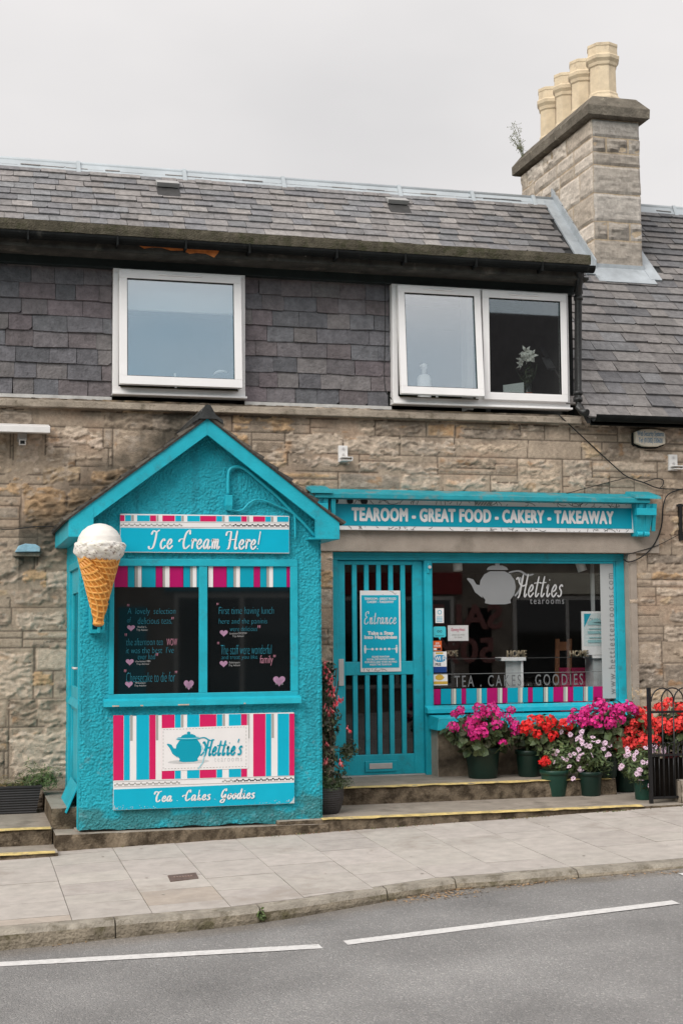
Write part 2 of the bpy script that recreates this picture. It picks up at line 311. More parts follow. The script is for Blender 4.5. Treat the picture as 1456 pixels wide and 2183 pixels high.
def ribbons(mb, strokes, box, Y, w, pen=.75, mn=.38):
    sm = [catmull(s) for s in strokes]; xs = [q.x for s in sm for q in s]; zs = [q.y for s in sm for q in s]
    x0, x1, z0, z1 = box; ax = (x1-x0)/(max(xs)-min(xs)); az = (z1-z0)/(max(zs)-min(zs)); lx, lz = min(xs), min(zs)
    for k, s in enumerate(sm):
        p = [Vector((x0+(q.x-lx)*ax, z0+(q.y-lz)*az)) for q in s]; l = []; r = []
        for i in range(len(p)):
            d = p[min(i+1, len(p)-1)]-p[max(i-1, 0)]
            if d.length < 1e-9: d = Vector((1, 0))
            d.normalize(); nrm = Vector((-d.y, d.x)); ww = w*(mn+(1-mn)*abs(math.sin(math.atan2(d.y, d.x)-pen+.6)))*.5
            e = min(i, len(p)-1-i); ww *= (.6 if e == 0 else 1)
            l.append(p[i]+nrm*ww); r.append(p[i]-nrm*ww)
        y = Y-.00025*k
        for i in range(len(p)-1):
            mb.poly([(r[i].x, y, r[i].y), (r[i+1].x, y, r[i+1].y), (l[i+1].x, y, l[i+1].y), (l[i].x, y, l[i].y)])
    return mb
def SCRIPT(body, px0, py0, px1, py1, Y, m, parent, w, name='lettering', slant=.12, mn=.38):
    return ribbons(MB(), script_strokes(body, slant), RECT(px0, py0, px1, py1, Y), Y, w, mn=mn).build(name, m, parent)
TEAPOT = {  # unit drawing, x right z up, body about 1 wide
 'body': [(-.5, .02), (-.47, .25), (-.36, .44), (-.2, .54), (.2, .54), (.36, .44), (.47, .25), (.5, .02), (.45, -.2), (.34, -.36), (.36, -.46), (.2, -.5), (-.2, -.5), (-.36, -.46), (-.34, -.36), (-.45, -.2)],
 'lid': [(-.3, .58), (-.26, .66), (-.14, .72), (.14, .72), (.26, .66), (.3, .58)],
 'spout': [(-.42, -.3), (-.62, -.12), (-.72, .12), (-.84, .30), (-.80, .33), (-.66, .28), (-.58, .12), (-.46, .1)],
}
def teapot(mb, cx, cz, s, Y, vs=1.0):
    for k, n in enumerate(('body', 'lid', 'spout')):
        pts = TEAPOT[n]
        mb.poly([(cx+x*s, Y-.0003*k, cz+z*s*vs) for x, z in (reversed(pts))])
    kn = [(cx+.07*s*math.cos(a), Y-.001, cz+(.77*vs+.06*math.sin(a))*s) for a in [i*.628 for i in range(10)]]; mb.poly(kn)
    ribbons(mb, [[(.3, .5), (.6, .55), (.82, .42), (1.0, .45)], [(.46, -.25), (.60, -.05), (.66, .18), (.62, .36)]], (cx+.3*s, cx+1.0*s, cz-.25*s*vs, cz+.55*s*vs), Y-.0012, .06*s, mn=.7)
# ================================================================== GROUND, ROAD, KERB, PAVEMENT
PA, PB, PC = .15, .027, .02           # pavement plane
RA, RB, RC = .026, .0434, .02         # road plane (rises faster: the kerb gets lower up the street)
def pz(x, y): return PA+PB*x+PC*(y+1.6)
def rz(x, y): return RA+RB*x+RC*(y+1.6)
def P_(px, py): return ATP(px, py, PA, PB, PC)
def R_(px, py): return ATP(px, py, RA, RB, RC)
def asphalt():
    m = bpy.data.materials.new('asphalt'); m.use_nodes = True; t = m.node_tree; n = t.nodes; l = t.links.new; b = n['Principled BSDF']
    b.inputs['Roughness'].default_value = .85; b.inputs['Specular IOR Level'].default_value = .25
    c = n.new('ShaderNodeTexCoord'); v = n.new('ShaderNodeTexVoronoi'); v.inputs['Scale'].default_value = 105; l(c.outputs['Object'], v.inputs['Vector'])
    r = n.new('ShaderNodeValToRGB'); e = r.color_ramp.elements; e[0].position = 0; e[0].color = (.235, .23, .225, 1); e[1].position = 1; e[1].color = (.40, .385, .37, 1)
    q = e.new(.6); q.color = (.27, .262, .256, 1); q = e.new(.88); q.color = (.30, .29, .28, 1)
    sp = n.new('ShaderNodeSeparateColor'); l(v.outputs['Color'], sp.inputs[0]); l(sp.outputs[0], r.inputs[0])
    ln = n.new('ShaderNodeTexNoise'); ln.inputs['Scale'].default_value = 1.1; ln.inputs['Detail'].default_value = 7; l(c.outputs['Object'], ln.inputs['Vector'])
    mr = n.new('ShaderNodeMapRange'); mr.inputs[1].default_value = .3; mr.inputs[2].default_value = .7; mr.inputs[3].default_value = .8; mr.inputs[4].default_value = 1.2; l(ln.outputs['Fac'], mr.inputs[0])
    mx = n.new('ShaderNodeMix'); mx.data_type = 'RGBA'; mx.blend_type = 'MULTIPLY'; mx.inputs['Factor'].default_value = 1; l(r.outputs[0], mx.inputs[6]); l(mr.outputs[0], mx.inputs[7])
    at_ = n.new('ShaderNodeAttribute'); at_.attribute_name = 'tint'; m2 = n.new('ShaderNodeMix'); m2.data_type = 'RGBA'; m2.blend_type = 'MULTIPLY'; m2.inputs['Factor'].default_value = 1; l(mx.outputs[2], m2.inputs[6]); l(at_.outputs['Color'], m2.inputs[7]); l(m2.outputs[2], b.inputs['Base Color'])
    bp = n.new('ShaderNodeBump'); bp.inputs['Strength'].default_value = .8; bp.inputs['Distance'].default_value = .012; l(v.outputs['Distance'], bp.inputs['Height']); bp.invert = True; l(bp.outputs[0], b.inputs['Normal'])
    return m
ASPH = asphalt()
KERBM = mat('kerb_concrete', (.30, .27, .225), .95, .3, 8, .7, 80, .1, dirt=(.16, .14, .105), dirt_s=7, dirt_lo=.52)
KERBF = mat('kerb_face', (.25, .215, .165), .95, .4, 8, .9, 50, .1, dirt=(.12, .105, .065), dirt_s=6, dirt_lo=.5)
PAVM = mat('pavement_slab_t', None, .92, .12, 9, .35, 120, .15, attr=True, dirt=(.34, .30, .265), dirt_s=1.6, dirt_lo=.55)
GRND = mat('soil', (.10, .085, .06), .95, .3, 2)
b = MB(); b.poly([(-900, -900, -1.9), (900, -900, -1.9), (900, 900, -1.9), (-900, 900, -1.9)]); tag(b.build('ground', GRND), kind='structure')
# kerb line through the photographed bends
KL = [(-30, -4.24), (.26, -4.24), (1.04, -4.235), (1.7, -4.25), (2.1, -4.19), (2.45, -4.09), (2.95, -3.95), (3.3, -3.86), (3.6, -3.90), (4.2, -3.90), (5.0, -3.92), (30, -4.0)]
def ky(x):
    for (a, b_), (c, d) in zip(KL, KL[1:]):
        if a <= x <= c: return b_+(d-b_)*(x-a)/(c-a)
xs = np.concatenate([np.linspace(-30, -.5, 20)[:-1], np.linspace(-.5, 7, 190), np.linspace(7.5, 30, 16)])
fs = np.concatenate([np.linspace(0, .06, 24)[:-1], np.linspace(.06, .30, 40)[:-1], np.linspace(.30, 1, 14)])
XX = np.repeat(xs[:, None], len(fs), 1); KY = np.array([ky(x)+.02 for x in xs])[:, None]; YY = KY+(-16-KY)*fs[None]; ZZ = rz(XX, YY)+.006*(fbm(XX*.9, YY*.9, 3, 500)-.5)
dk = KY-YY; gut_ = sstep(.30, .02, dk*1.0+.22*(fbm(XX*3, YY*6, 4, 510)-.5)); trk = np.exp(-((dk-1.75)/.28)**2)+np.exp(-((dk-3.2)/.3)**2)
oil = sstep(.64, .72, fbm(XX*1.6, YY*1.6, 4, 520)); tn = np.ones(XX.shape+(3,))*(.92+.25*(fbm(XX*.7, YY*1.3, 4, 530)-.5))[..., None]*(1+.10*trk[..., None]*(fbm(XX*2, YY*9, 3, 540))[..., None])
tn = tn*(1-.05*oil[..., None]); tn = tn*(1-.6*gut_[..., None])+np.array([.98, .86, .70])*.72*.6*gut_[..., None]
V = np.stack([XX, YY, ZZ], -1).reshape(-1, 3); tag(np_mesh('road', V, grid_faces(*XX.shape)[:, ::-1], ASPH, None, tn.reshape(-1, 3)), kind='structure')
# kerb stones: one strip with rounded nose, joints modelled as narrow gaps
b = MB(); xj = [-30, -9, -6, -3.5, -1.8, -.85, .05, .955, 1.87, 2.78, 3.31, 4.2, 5.1, 6.0, 7, 9, 14, 30]
KW = .13
for x0, x1 in zip(xj, xj[1:]):
    n = max(2, int((x1-x0)/.12)) if x1-x0 < 1.2 else 3
    X = np.linspace(x0+.004, x1-.004, n+1)
    for i in range(n):
        rows = []
        for x in (X[i], X[i+1]):
            y = ky(x); h = pz(x, y); g = rz(x, y)-.04; w1 = .006*(vnoise(np.array([x*9]), np.array([1.5]), 3)[0]-.5); w2 = .012*(vnoise(np.array([x*23]), np.array([4.5]), 5)[0]-.5)
            rows.append([(x, y+w1, g), (x, y-.004+w1+w2, (g+h)/2), (x, y+.006+w1, h-.03), (x, y+.028+w1, h-.003), (x, y+KW, h+.002)])
        for k in range(4):
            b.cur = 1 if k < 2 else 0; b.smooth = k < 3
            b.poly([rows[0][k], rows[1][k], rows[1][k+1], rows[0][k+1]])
    for x in (x0+.004, x1-.004):
        y = ky(x); h = pz(x, y); g = rz(x, y)-.04; b.cur = 1; b.poly([(x, y, g), (x, y+.01, h-.02), (x, y+.03, h-.006), (x, y+.14, h-.006), (x, y+.14, g)])
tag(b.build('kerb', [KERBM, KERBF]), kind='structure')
# pavement: individual slabs in staggered files running from the kerb to the building
b = MB(); b.tint = (.31, .28, .25); 
bxs = [-30, -4, 0, 1.04, 1.7, 2.1, 2.45, 2.95, 3.3, 3.6, 4.2, 5, 8, 30]
for xa, xb in zip(bxs, bxs[1:]): b.poly([(xa, ky(xa)+.08, pz(xa, ky(xa)+.08)-.011), (xb, ky(xb)+.08, pz(xb, ky(xb)+.08)-.011), (xb, 0, pz(xb, 0)-.011), (xa, 0, pz(xa, 0)-.011)])
fw = .50; x = -7.8; col = 0
while x < 13:
    y = -.9-(rng.random()*.6 if True else 0)
    while y > -4.4:
        d = rng.choice([.30, .38, .45, .45, .60, .75]); y0 = max(y-d, min(ky(x), ky(x+fw))+KW+.003); y1 = y
        if y1-y0 > .03:
            g = .0025; s = .93+.14*rng.random(); tt = (.435*s, .393*s*(1+.02*rng.random()), .362*s)
            if rng.random() < .05 and (y < -3.2 or y > -2.1): tt = (.40*s, .345*s, .295*s)
            b.tint = tt; p = []
            for xx, yy in ((x+g, y0+g), (x+fw-g, y0+g), (x+fw-g, y1-g), (x+g, y1-g)):
                yk = ky(xx)+KW+.004; yy2 = max(yy, yk) if yy == y0+g else yy; p.append((xx, yy2, pz(xx, yy2)+.0012*rng.standard_normal()))
            b.poly(p)
            q = [(a, c, e-.01) for a, c, e in p]
            for i in range(4): j = (i+1) % 4; b.poly([q[i], q[j], p[j], p[i]])
        y -= d
    x += fw; col += 1
for _ in range(40):
    x, y = rng.uniform(-.5, 7), rng.uniform(-3.7, -1.7); r = rng.uniform(.005, .012); v = rng.uniform(.6, .85); b.tint = (.40*v, .355*v, .315*v) if rng.random() < .7 else (.52, .48, .44)
    b.poly([(x+r*math.cos(k*.785)*(1+.25*rng.random()), y+r*math.sin(k*.785)*(1+.25*rng.random()), pz(x, y)+.0045) for k in range(8)])
tag(b.build('pavement', [PAVM]), kind='structure')
# road lines: two worn dashes
LINE = mat('road_paint', (.60, .585, .57), .8, .14, 24, .3, 120, .2, dirt=(.33, .32, .31), dirt_s=22, dirt_lo=.585)
def dash(x0, x1, ya, yb, w):
    b = MB(); n = int(abs(x1-x0)/.035); up = []; lo = []
    for i in range(n+1):
        x = x0+(x1-x0)*i/n; y = ya+(yb-ya)*i/n
        e1 = .007*(vnoise(np.array([x*22]), np.array([2.5]), 7)[0]-.5); e2 = .007*(vnoise(np.array([x*25]), np.array([9.5]), 9)[0]-.5)
        lo.append((x, y-w/2+e1, rz(x, y-w/2)+.004)); up.append((x, y+w/2+e2, rz(x, y+w/2)+.004))
    for i in range(n): b.poly([lo[i], lo[i+1], up[i+1], up[i]])
    tag(b.build('road_marking', LINE), kind='structure')
def rmid(px, py): return R_(px, py)
a0, a1 = rmid(0, 2057), rmid(684, 2018.5); a_ = a0-(a1-a0)*1.0
dash(a_.x, a1.x, a_.y, a1.y, .105)
a0, a1 = rmid(736, 2011), rmid(1440, 1924); dash(a0.x, a1.x, a0.y, a1.y, .105)
a2 = a1+(a1-a0).normalized()*.35; a2 = rmid(1452, 1866)
dash(a2.x, a2.x+2.2, a2.y, a2.y-.02, .1)
# drain cover
p = [P_(358, 1867), P_(418, 1861), P_(424, 1873), P_(364, 1880)]
t = thing('drain_cover', 'small rusty iron cover set in the pavement slabs', 'drain cover', tuple((p[0]+p[2])/2))
b = MB(); z = .004; b.hexa([(q.x, q.y, q.z+dz) for dz in (-.005, z) for q in (p[3], p[2], p[1], p[0])]); b.build('plate', mat('rusty_iron', (.13, .09, .075), .7, .3, 30, .4, 90), t)
b = MB(); cx = (p[0]+p[2])/2
for k in range(7):
    xx = cx.x-.06+.02*k; b.box(xx-.006, xx+.006, cx.y-.02, cx.y+.022, pz(xx, cx.y)+.004, pz(xx, cx.y)+.007)
b.build('raised_marks', mat('worn_iron', (.24, .17, .14), .6, .2, 30), t)
# ================================================================== STEPS
KF = -1.55
def noisy_block(b, x0, x1, y0, y1, z0, z1, amp=.012, seed=0, n=.06):
    """block with an uneven front face, top edge and top"""
    nx = max(2, int((x1-x0)/n)); X = np.linspace(x0, x1, nx+1); Z = np.linspace(z0, z1, 5)
    o = lambda x, k: amp*(vnoise(np.array([x*7.0+seed]), np.array([k*1.7]), seed+3)[0]-.5)
    for i in range(nx):
        for k in range(4):
            p = []
            for x, kk in ((X[i], k), (X[i+1], k), (X[i+1], k+1), (X[i], k+1)):
                e = .008 if kk == 4 else 0; p.append((x, y0+o(x, kk)+e, Z[kk]-(.003+.5*abs(o(x, 9)) if kk == 4 else 0)))
            b.cur = 1; b.poly(p)
        p = [(X[i], y0+o(X[i], 4)+.008, z1-.003-.5*abs(o(X[i], 9))), (X[i+1], y0+o(X[i+1], 4)+.008, z1-.003-.5*abs(o(X[i+1], 9))), (X[i+1], y0+.05, z1), (X[i], y0+.05, z1)]
        b.cur = 0; b.poly(p)
    b.cur = 0; b.poly([(x0, y0+.05, z1), (x1, y0+.05, z1), (x1, y1, z1), (x0, y1, z1)])
    b.cur = 1
    for x in (x0, x1): b.poly([(x, y0+.004, z0), (x, y1, z0), (x, y1, z1-.002), (x, y0+.01, z1-.006)])
ZL, ZU = .335, .488
st = thing('shop_steps', 'two worn concrete steps with yellow painted edges below the shop door', 'steps', (4.5, -1.2, .2))
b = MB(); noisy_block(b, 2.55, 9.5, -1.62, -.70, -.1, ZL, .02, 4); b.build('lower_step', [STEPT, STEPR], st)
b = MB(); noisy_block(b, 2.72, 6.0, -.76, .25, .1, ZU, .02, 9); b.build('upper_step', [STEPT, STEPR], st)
def yline(x0, x1, y, z, w, seed):
    b = MB(); n = int((x1-x0)/.05); X = np.linspace(x0, x1, n+1)
    nz = lambda x, k: vnoise(np.array([x*11.0]), np.array([k+.5]), seed)[0]-.5
    for i in range(n):
        b.poly([(X[i], y+.052, z+.003), (X[i+1], y+.052, z+.003), (X[i+1], y+w+.02*nz(X[i+1], 1), z+.003), (X[i], y+w+.02*nz(X[i], 1), z+.003)])
        b.poly([(X[i], y-.012, z-.004+.012*nz(X[i], 3)), (X[i+1], y-.012, z-.004+.012*nz(X[i+1], 3)), (X[i+1], y+.052, z+.003), (X[i], y+.052, z+.003)])
    return b.build('yellow_edge', YELLOW, st)
yline(2.93, 5.85, -1.62, ZL, .085, 5); yline(2.95, 5.95, -.76, ZU, .085, 8)
# ================================================================== TEAROOM BUILDING
bd = thing('terrace_building', 'stone terrace with slate roof, attic windows and turquoise tearoom shopfront', 'building', (4.0, .5, .2))
ox0, ox1, oz1 = AT(710, 1300, 0).x, AT(1341, 1300, 0).x, 2.655
LZ0, LZ1 = 3.955, 4.035
# ---- rubble wall: courses of blocks, pointing smeared over them, lines struck in the mortar
def build_wall():
    x0, x1, z0, z1, s = -1.6, 10.4, -.25, 4.06, .0125
    xs = np.arange(x0, x1, s); zs = np.arange(z0, z1, s); X, Z = np.meshgrid(xs, zs)
    g = np.random.default_rng(5)
    hb = [z0]
    while hb[-1] < z1: hb.append(hb[-1]+(g.uniform(.21, .31) if hb[-1] < 1.7 else g.uniform(.145, .21)))
    hb = np.array(hb)
    Zw = Z+.016*(fbm(X*1.3, Z*1.3, 3, 40)-.5); Xw = X+.03*(fbm(X*2.1+9, Z*2.1, 3, 41)-.5)
    row = np.clip(np.searchsorted(hb, Zw)-1, 0, len(hb)-2)
    H = np.zeros_like(X); col = np.zeros(X.shape+(3,))
    jd = np.full_like(X, 9.0); sx = np.zeros_like(X); sz = np.zeros_like(X)
    typ = np.zeros_like(X); ex = np.zeros_like(X); idn = np.zeros_like(X); sc = np.zeros(X.shape+(3,))
    pal = np.array([[.31, .26, .21], [.34, .29, .24], [.42, .335, .24], [.44, .315, .20], [.54, .46, .39], [.27, .235, .20], [.40, .335, .27], [.45, .39, .33], [.36, .30, .245], [.50, .43, .36]])
    for r in range(len(hb)-1):
        jx = [x0-g.uniform(0, .4)]
        while jx[-1] < x1: jx.append(jx[-1]+g.choice([g.uniform(.22, .36), g.uniform(.36, .62), g.uniform(.5, .8)]))
        jx = np.array(jx); m = row == r; xx = Xw[m]; c = np.clip(np.searchsorted(jx, xx)-1, 0, len(jx)-2)
        dx = np.minimum(xx-jx[c], jx[c+1]-xx); dz = np.minimum(Zw[m]-hb[r], hb[r+1]-Zw[m]); jd[m] = np.minimum(dx, dz)
        fr_ = np.where(g.random(len(jx)) < .34, g.uniform(.36, .64, len(jx)), 0); mid = hb[r]+(hb[r+1]-hb[r])*fr_[c]; up_ = (Zw[m] > mid) & (fr_[c] > 0)
        dz = np.where(fr_[c] > 0, np.where(up_, np.minimum(Zw[m]-mid, hb[r+1]-Zw[m]), np.minimum(Zw[m]-hb[r], mid-Zw[m])), dz); jd[m] = np.minimum(dx, dz); c0 = c; c = c*2+up_
        n = 2*len(jx); t_ = g.random(n); e_ = g.uniform(-.026, .05, n); k_ = g.integers(0, len(pal), n); b_ = g.uniform(.8, 1.2, n)
        typ[m] = t_[c]; ex[m] = e_[c]; idn[m] = r*57+c; sc[m] = pal[k_[c]]*b_[c][:, None]
    for k in range(46):
        r = g.integers(0, len(hb)-3); bx0 = g.uniform(x0, x1-.6); bx1 = bx0+g.uniform(.24, .62); bz0, bz1 = hb[r], hb[r+2]
        sd_ = np.minimum(np.minimum(Xw-bx0, bx1-Xw), np.minimum(Zw-bz0, bz1-Zw)); ins = sd_ > 0; near = (sd_ <= 0) & (sd_ > -.1)
        jd[ins] = sd_[ins]; jd[near] = np.minimum(jd[near], -sd_[near]); typ[ins] = g.uniform(.3, 1.0); ex[ins] = g.uniform(-.02, .02); idn[ins] = 9000+k*7; sc[ins] = pal[g.integers(0, len(pal))]*g.uniform(.85, 1.2)
    nA = fbm(X*9, Z*12, 4, 50); nB = fbm(X*26, Z*40, 4, 60)
    d = jd-ex-.010+.135*(nA-.5)+.04*(nB-.5)
    mask = sstep(0, .013, d)*(typ > .14)
    smooth = (typ > .82)
    mask = np.where(smooth, sstep(0, .01, jd-.014+.03*(nA-.5)), mask)
    strata = 1-np.abs(2*fbm(X*5+idn*3.1, Z*21+.5*fbm(X*7, Z*7, 3, 71)*5, 5, 70, .55)-1)        # ridged, lies along the beds
    rough = (strata-.74)*.046+(nB-.5)*.012
    col *= np.array([1.0, 1.0, 1.0]); H = (fbm(X*30, Z*30, 3, 80)-.5)*.0035+(nA-.5)*.006
    H = np.where(smooth, H+mask*(.003+(nB-.5)*.006), H+mask*(rough+.004))
    H -= sstep(.0, .012, mask)*(1-sstep(.2, .7, mask))*.004
    groove = (1-sstep(.0035, .0075, jd))*(1-sstep(.3, .6, mask))*(fbm(X*3, Z*3, 2, 90) > .30)
    H -= groove*.006
    mort = np.array([.40, .338, .276])*(1+.22*(fbm(X*2.2, Z*2.2, 4, 95)-.5)[..., None])*(1+.2*(nB-.5))[..., None]
    stn = sc*1.10*(1+.8*(strata-.75))[..., None]*(1+.7*(nB-.5))[..., None]
    pk = sstep(.5, .68, fbm(X*1.7+5, Z*2.3, 4, 131))[..., None]; mort = mort*(1-pk*np.array([-.05, .03, .07])); iron = sstep(.67, .80, fbm(X*6+31, Z*9, 4, 97))[..., None]; stn = stn*(1-.55*iron)+np.array([.42, .245, .12])*.55*iron
    lime = sstep(.62, .70, fbm(X*13, Z*17, 4, 99))[..., None]*mask[..., None]
    col = mort*(1-mask[..., None])+stn*mask[..., None]; col = col*(1-.5*lime)+np.array([.52, .47, .42])*.5*lime
    cr = sstep(.18, .34, strata)[..., None]; col = np.where((mask > .5)[..., None] & (~smooth)[..., None], col*(.40+.60*cr), col)
    col *= (1-.62*groove)[..., None]; col *= np.array([.98, .925, .865])*(1+.34*(fbm(X*1.1, Z*1.7, 4, 120)-.5))[..., None]
    # algae run-off stains: under the eaves course and beside the porch roof
    s1 = sstep(.5, .68, fbm(X*3.1, Z*.9+4, 4, 101)+.35*(Z-3.75))*(Z > 3.2)
    kx = 1.99; run = np.abs((Z-(3.62-.74*np.abs(X-kx)))-.10)
    s2 = (1-sstep(.05, .42, run+.35*(nA-.5)))*(X < 2.15)*(X > .5)
    st_ = np.clip(.34*s1+.85*s2, 0, .9)[..., None]; col = col*(1-st_)+np.array([.075, .066, .052])*st_
    Y = -H
    V = np.stack([X, Y, Z], -1).reshape(-1, 3); Fq = grid_faces(*X.shape); col = col*np.minimum(1, .56/np.maximum(col.max(-1), .01))[..., None]
    ctr = V[Fq].mean(1); keep = ~((ctr[:, 0] > ox0) & (ctr[:, 0] < ox1) & (ctr[:, 2] < oz1))
    return np_mesh('stone_wall', V, Fq[keep], STONE, bd, col.reshape(-1, 3))
build_wall()
# reveals of the shop opening, lintel band, jamb margin
b = MB(); b.box(ox0-.012, ox0, -.004, .30, 0, oz1); b.box(ox1, ox1+.012, -.004, .30, 0, oz1); b.box(ox0-.012, ox1+.012, .006, .30, oz1, oz1+.02)
b.box(ox1+.0125, AT(1357, 1300, 0).x, -.012, .05, .3, oz1-.002)
b.build('opening_reveal', CONC, bd)
b = MB(); xa, xb, za, zb = RECT(640, 1128, 1402, 1178, 0); b.box(xa, xb, -.022, .05, oz1, 2.90); b.build('lintel', CONC, bd, .004)
# eaves course (ledge) below the attic
b = MB(); x1 = AT(1240, 890, -.08).x
b.hexa([(-3, -.085, LZ0), (x1, -.085, LZ0), (x1, .1, LZ0), (-3, .1, LZ0), (-3, -.075, LZ1-.02), (x1, -.075, LZ1-.02), (x1, .1, LZ1+.035), (-3, .1, LZ1+.035)]); b.build('eaves_course', LEDGE, bd, .008)
# ---- attic front (flat-roofed dormer running the whole left part)
w1 = RECT(241, 570, 522, 846, -.02); w2 = RECT(835, 604, 1210, 872, -.02)
w1 = (w1[0], w1[1], 4.10, 5.315); w2 = (w2[0], w2[1], 4.10, 5.315)
DX = AT(1224, 700, .0).x; zb_ = 5.30
b = MB()
for xa, xb in ((-3, w1[0]), (w1[1], w2[0]), (w2[1], DX)): b.box(xa, xb, .052, .16, LZ1, 5.5)
b.box(-3, DX-.001, .053, .159, 5.315, 5.58)
b.build('attic_wall', BLACKT, bd)
b = MB(); b.hexa([(DX-.04, .05, 4.03), (DX, .05, 4.03), (DX, 1.4, 5.5), (DX-.04, 1.4, 5.5), (DX-.04, .05, 5.56), (DX, .05, 5.56), (DX, 1.41, 5.56), (DX-.04, 1.41, 5.56)]); b.build('attic_cheek', BLACKT, bd)
SP = np.array([[.132, .120, .126], [.120, .116, .126], [.142, .122, .126], [.108, .108, .118], [.150, .138, .138], [.130, .130, .140], [.136, .114, .122]])
SR = np.array([[.205, .190, .185], [.190, .180, .180], [.230, .213, .204], [.165, .160, .166], [.214, .195, .188], [.190, .187, .191], [.26, .238, .226]])
def slates(b, O, U, V, N, rows, u0, u1, wid, pal, ok=None, th=.009, jit=.006, seed=0, bright=1.0):
    g = np.random.default_rng(seed); O, U, V, N = map(Vector, (O, U, V, N))
    for i in range(len(rows)-1):
        va, vb = rows[i], rows[i+1]; a, c = (u0(va), u1(va)) if callable(u0) else (u0, u1)
        u = a-wid*(.5 if i % 2 else 0)-wid*.25*g.random()
        while u < c:
            w = wid*g.uniform(.68, 1.25); ua, ub = max(u, a), min(u+w, c); u += w
            if ub-ua < .03: continue
            if ok and not ok((ua+ub)/2, (va+vb)/2): continue
            e = .002; j1, j2 = g.normal(0, jit*.45, 2); t = th*g.uniform(.8, 1.7); sk = g.normal(0, .003)
            P = lambda uu, vv, h: O+U*uu+V*vv+N*h
            p = [P(ua+e+sk, va+j1, t), P(ub-e+sk, va+j2, t), P(ub-e, vb+.018, .0015), P(ua+e, vb+.018, .0015)]
            q = [P(ua+e+sk, va+j1, -.006), P(ub-e+sk, va+j2, -.006), P(ub-e, vb+.018, -.006), P(ua+e, vb+.018, -.006)]
            if g.random() < .25:     # chipped lower corner
                k = g.uniform(.01, .035); p[1:2] = [P(ub-e-k, va+j2, t), P(ub-e, va+j2+k*.8, t)]; q[1:2] = [P(ub-e-k, va+j2, -.006), P(ub-e, va+j2+k*.8, -.006)]
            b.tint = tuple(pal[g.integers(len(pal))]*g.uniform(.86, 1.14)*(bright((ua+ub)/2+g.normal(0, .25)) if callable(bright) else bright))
            b.poly(p); n = len(p)
            for x in range(n-2): b.poly([q[x], q[x+1], p[x+1], p[x]])
            b.poly([q[n-2], q[n-1], p[n-1], p[n-2]]); b.poly([q[n-1], q[0], p[0], p[n-1]])
rows = [4.085+.150*i for i in range(8)]+[5.285, 5.33]
for k, (xa, xb) in enumerate(((-3, w1[0]-.004), (w1[1]+.004, w2[0]-.004))):
    b = MB(); slates(b, (0, .04, 0), (1, 0, 0), (0, 0, 1), (0, -1, 0), rows, xa, xb, .265, SP, seed=20+k, jit=.008, th=.014); b.build('slate_cladding', SLATE, bd)
    b = MB(); b.box(xa, xb-.0, -.006, .03, LZ1+.012, 4.08); b.build('slate_flashing', mat('pale_flashing', (.50, .49, .47), .6, .2, 8, dirt=(.25, .23, .2), dirt_s=9, dirt_lo=.58), bd)
# eaves stack of the attic: board, fascia, soffit, half-round gutter, mossy kerb
GX1 = AT(1258, 545, -.45).x
b = MB(); b.box(-3, DX, -.05, .05, 5.292, 5.46); b.build('head_board', GREENB, bd, .003)
b = MB(); b.box(-3, DX+.02, -.32, -.0505, 5.372, 5.40); b.box(-3, GX1-.02, -.335, -.32, 5.375, 5.47); b.build('fascia', mat('weathered_fascia', (.05, .048, .042), .8, .5, 7, .3, 40, dirt=(.16, .145, .12), dirt_s=4, dirt_lo=.58), bd)
b = MB(); n = 9
for i in range(n):
    a0, a1 = math.pi+math.pi*i/n, math.pi+math.pi*(i+1)/n
    yy = lambda a: (-.40+.062*math.cos(a), 5.485+.062*math.sin(a))
    p0, p1 = yy(a0), yy(a1); xe = GX1+.05; b.smooth = True
    b.poly([(-3, p0[0], p0[1]), (xe, p0[0], p0[1]), (xe, p1[0], p1[1]), (-3, p1[0], p1[1])])
b.smooth = False; b.poly([(GX1+.05, -.40+.062*math.cos(math.pi+math.pi*i/n), 5.485+.062*math.sin(math.pi+math.pi*i/n)) for i in range(n+1)])
for px in (60, 250, 395, 530, 715, 860, 1010, 1150):
    x = AT(px, 520, -.4).x; b.box(x-.008, x+.008, -.47, -.33, 5.40, 5.49)
gut = b.build('gutter', BLACKT, bd)
b = MB(); s = 160; X = np.linspace(-3, GX1, s+1)
for i in range(s):
    h = lambda x, k: .010*(vnoise(np.array([x*9.]), np.array([k*3.3]), 33)[0]-.5)
    A, Bq = X[i], X[i+1]
    q = [[(x, -.455+h(x, 1), 5.492+h(x, 2)*.6), (x, -.46+h(x, 3), 5.545), (x, -.452+h(x, 4), 5.592+h(x, 5)), (x, -.38, 5.607), (x, -.35, 5.60), (x, -.35, 5.5)] for x in (A, Bq)]
    b.smooth = False
    for k in range(5): b.poly([q[0][k], q[1][k], q[1][k+1], q[0][k+1]])
b.poly([(GX1, y, z) for y, z in ((-.455, 5.495), (-.46, 5.545), (-.452, 5.592), (-.38, 5.605), (-.35, 5.6), (-.35, 5.5))])
b.build('eaves_kerb', MOSS, bd)
b = MB(); b.box(-3, DX-.01, -.349, 1.6, 5.56, 5.595); b.build('attic_flat_roof', mat('grey_felt', (.09, .09, .088), .9, .2), bd)
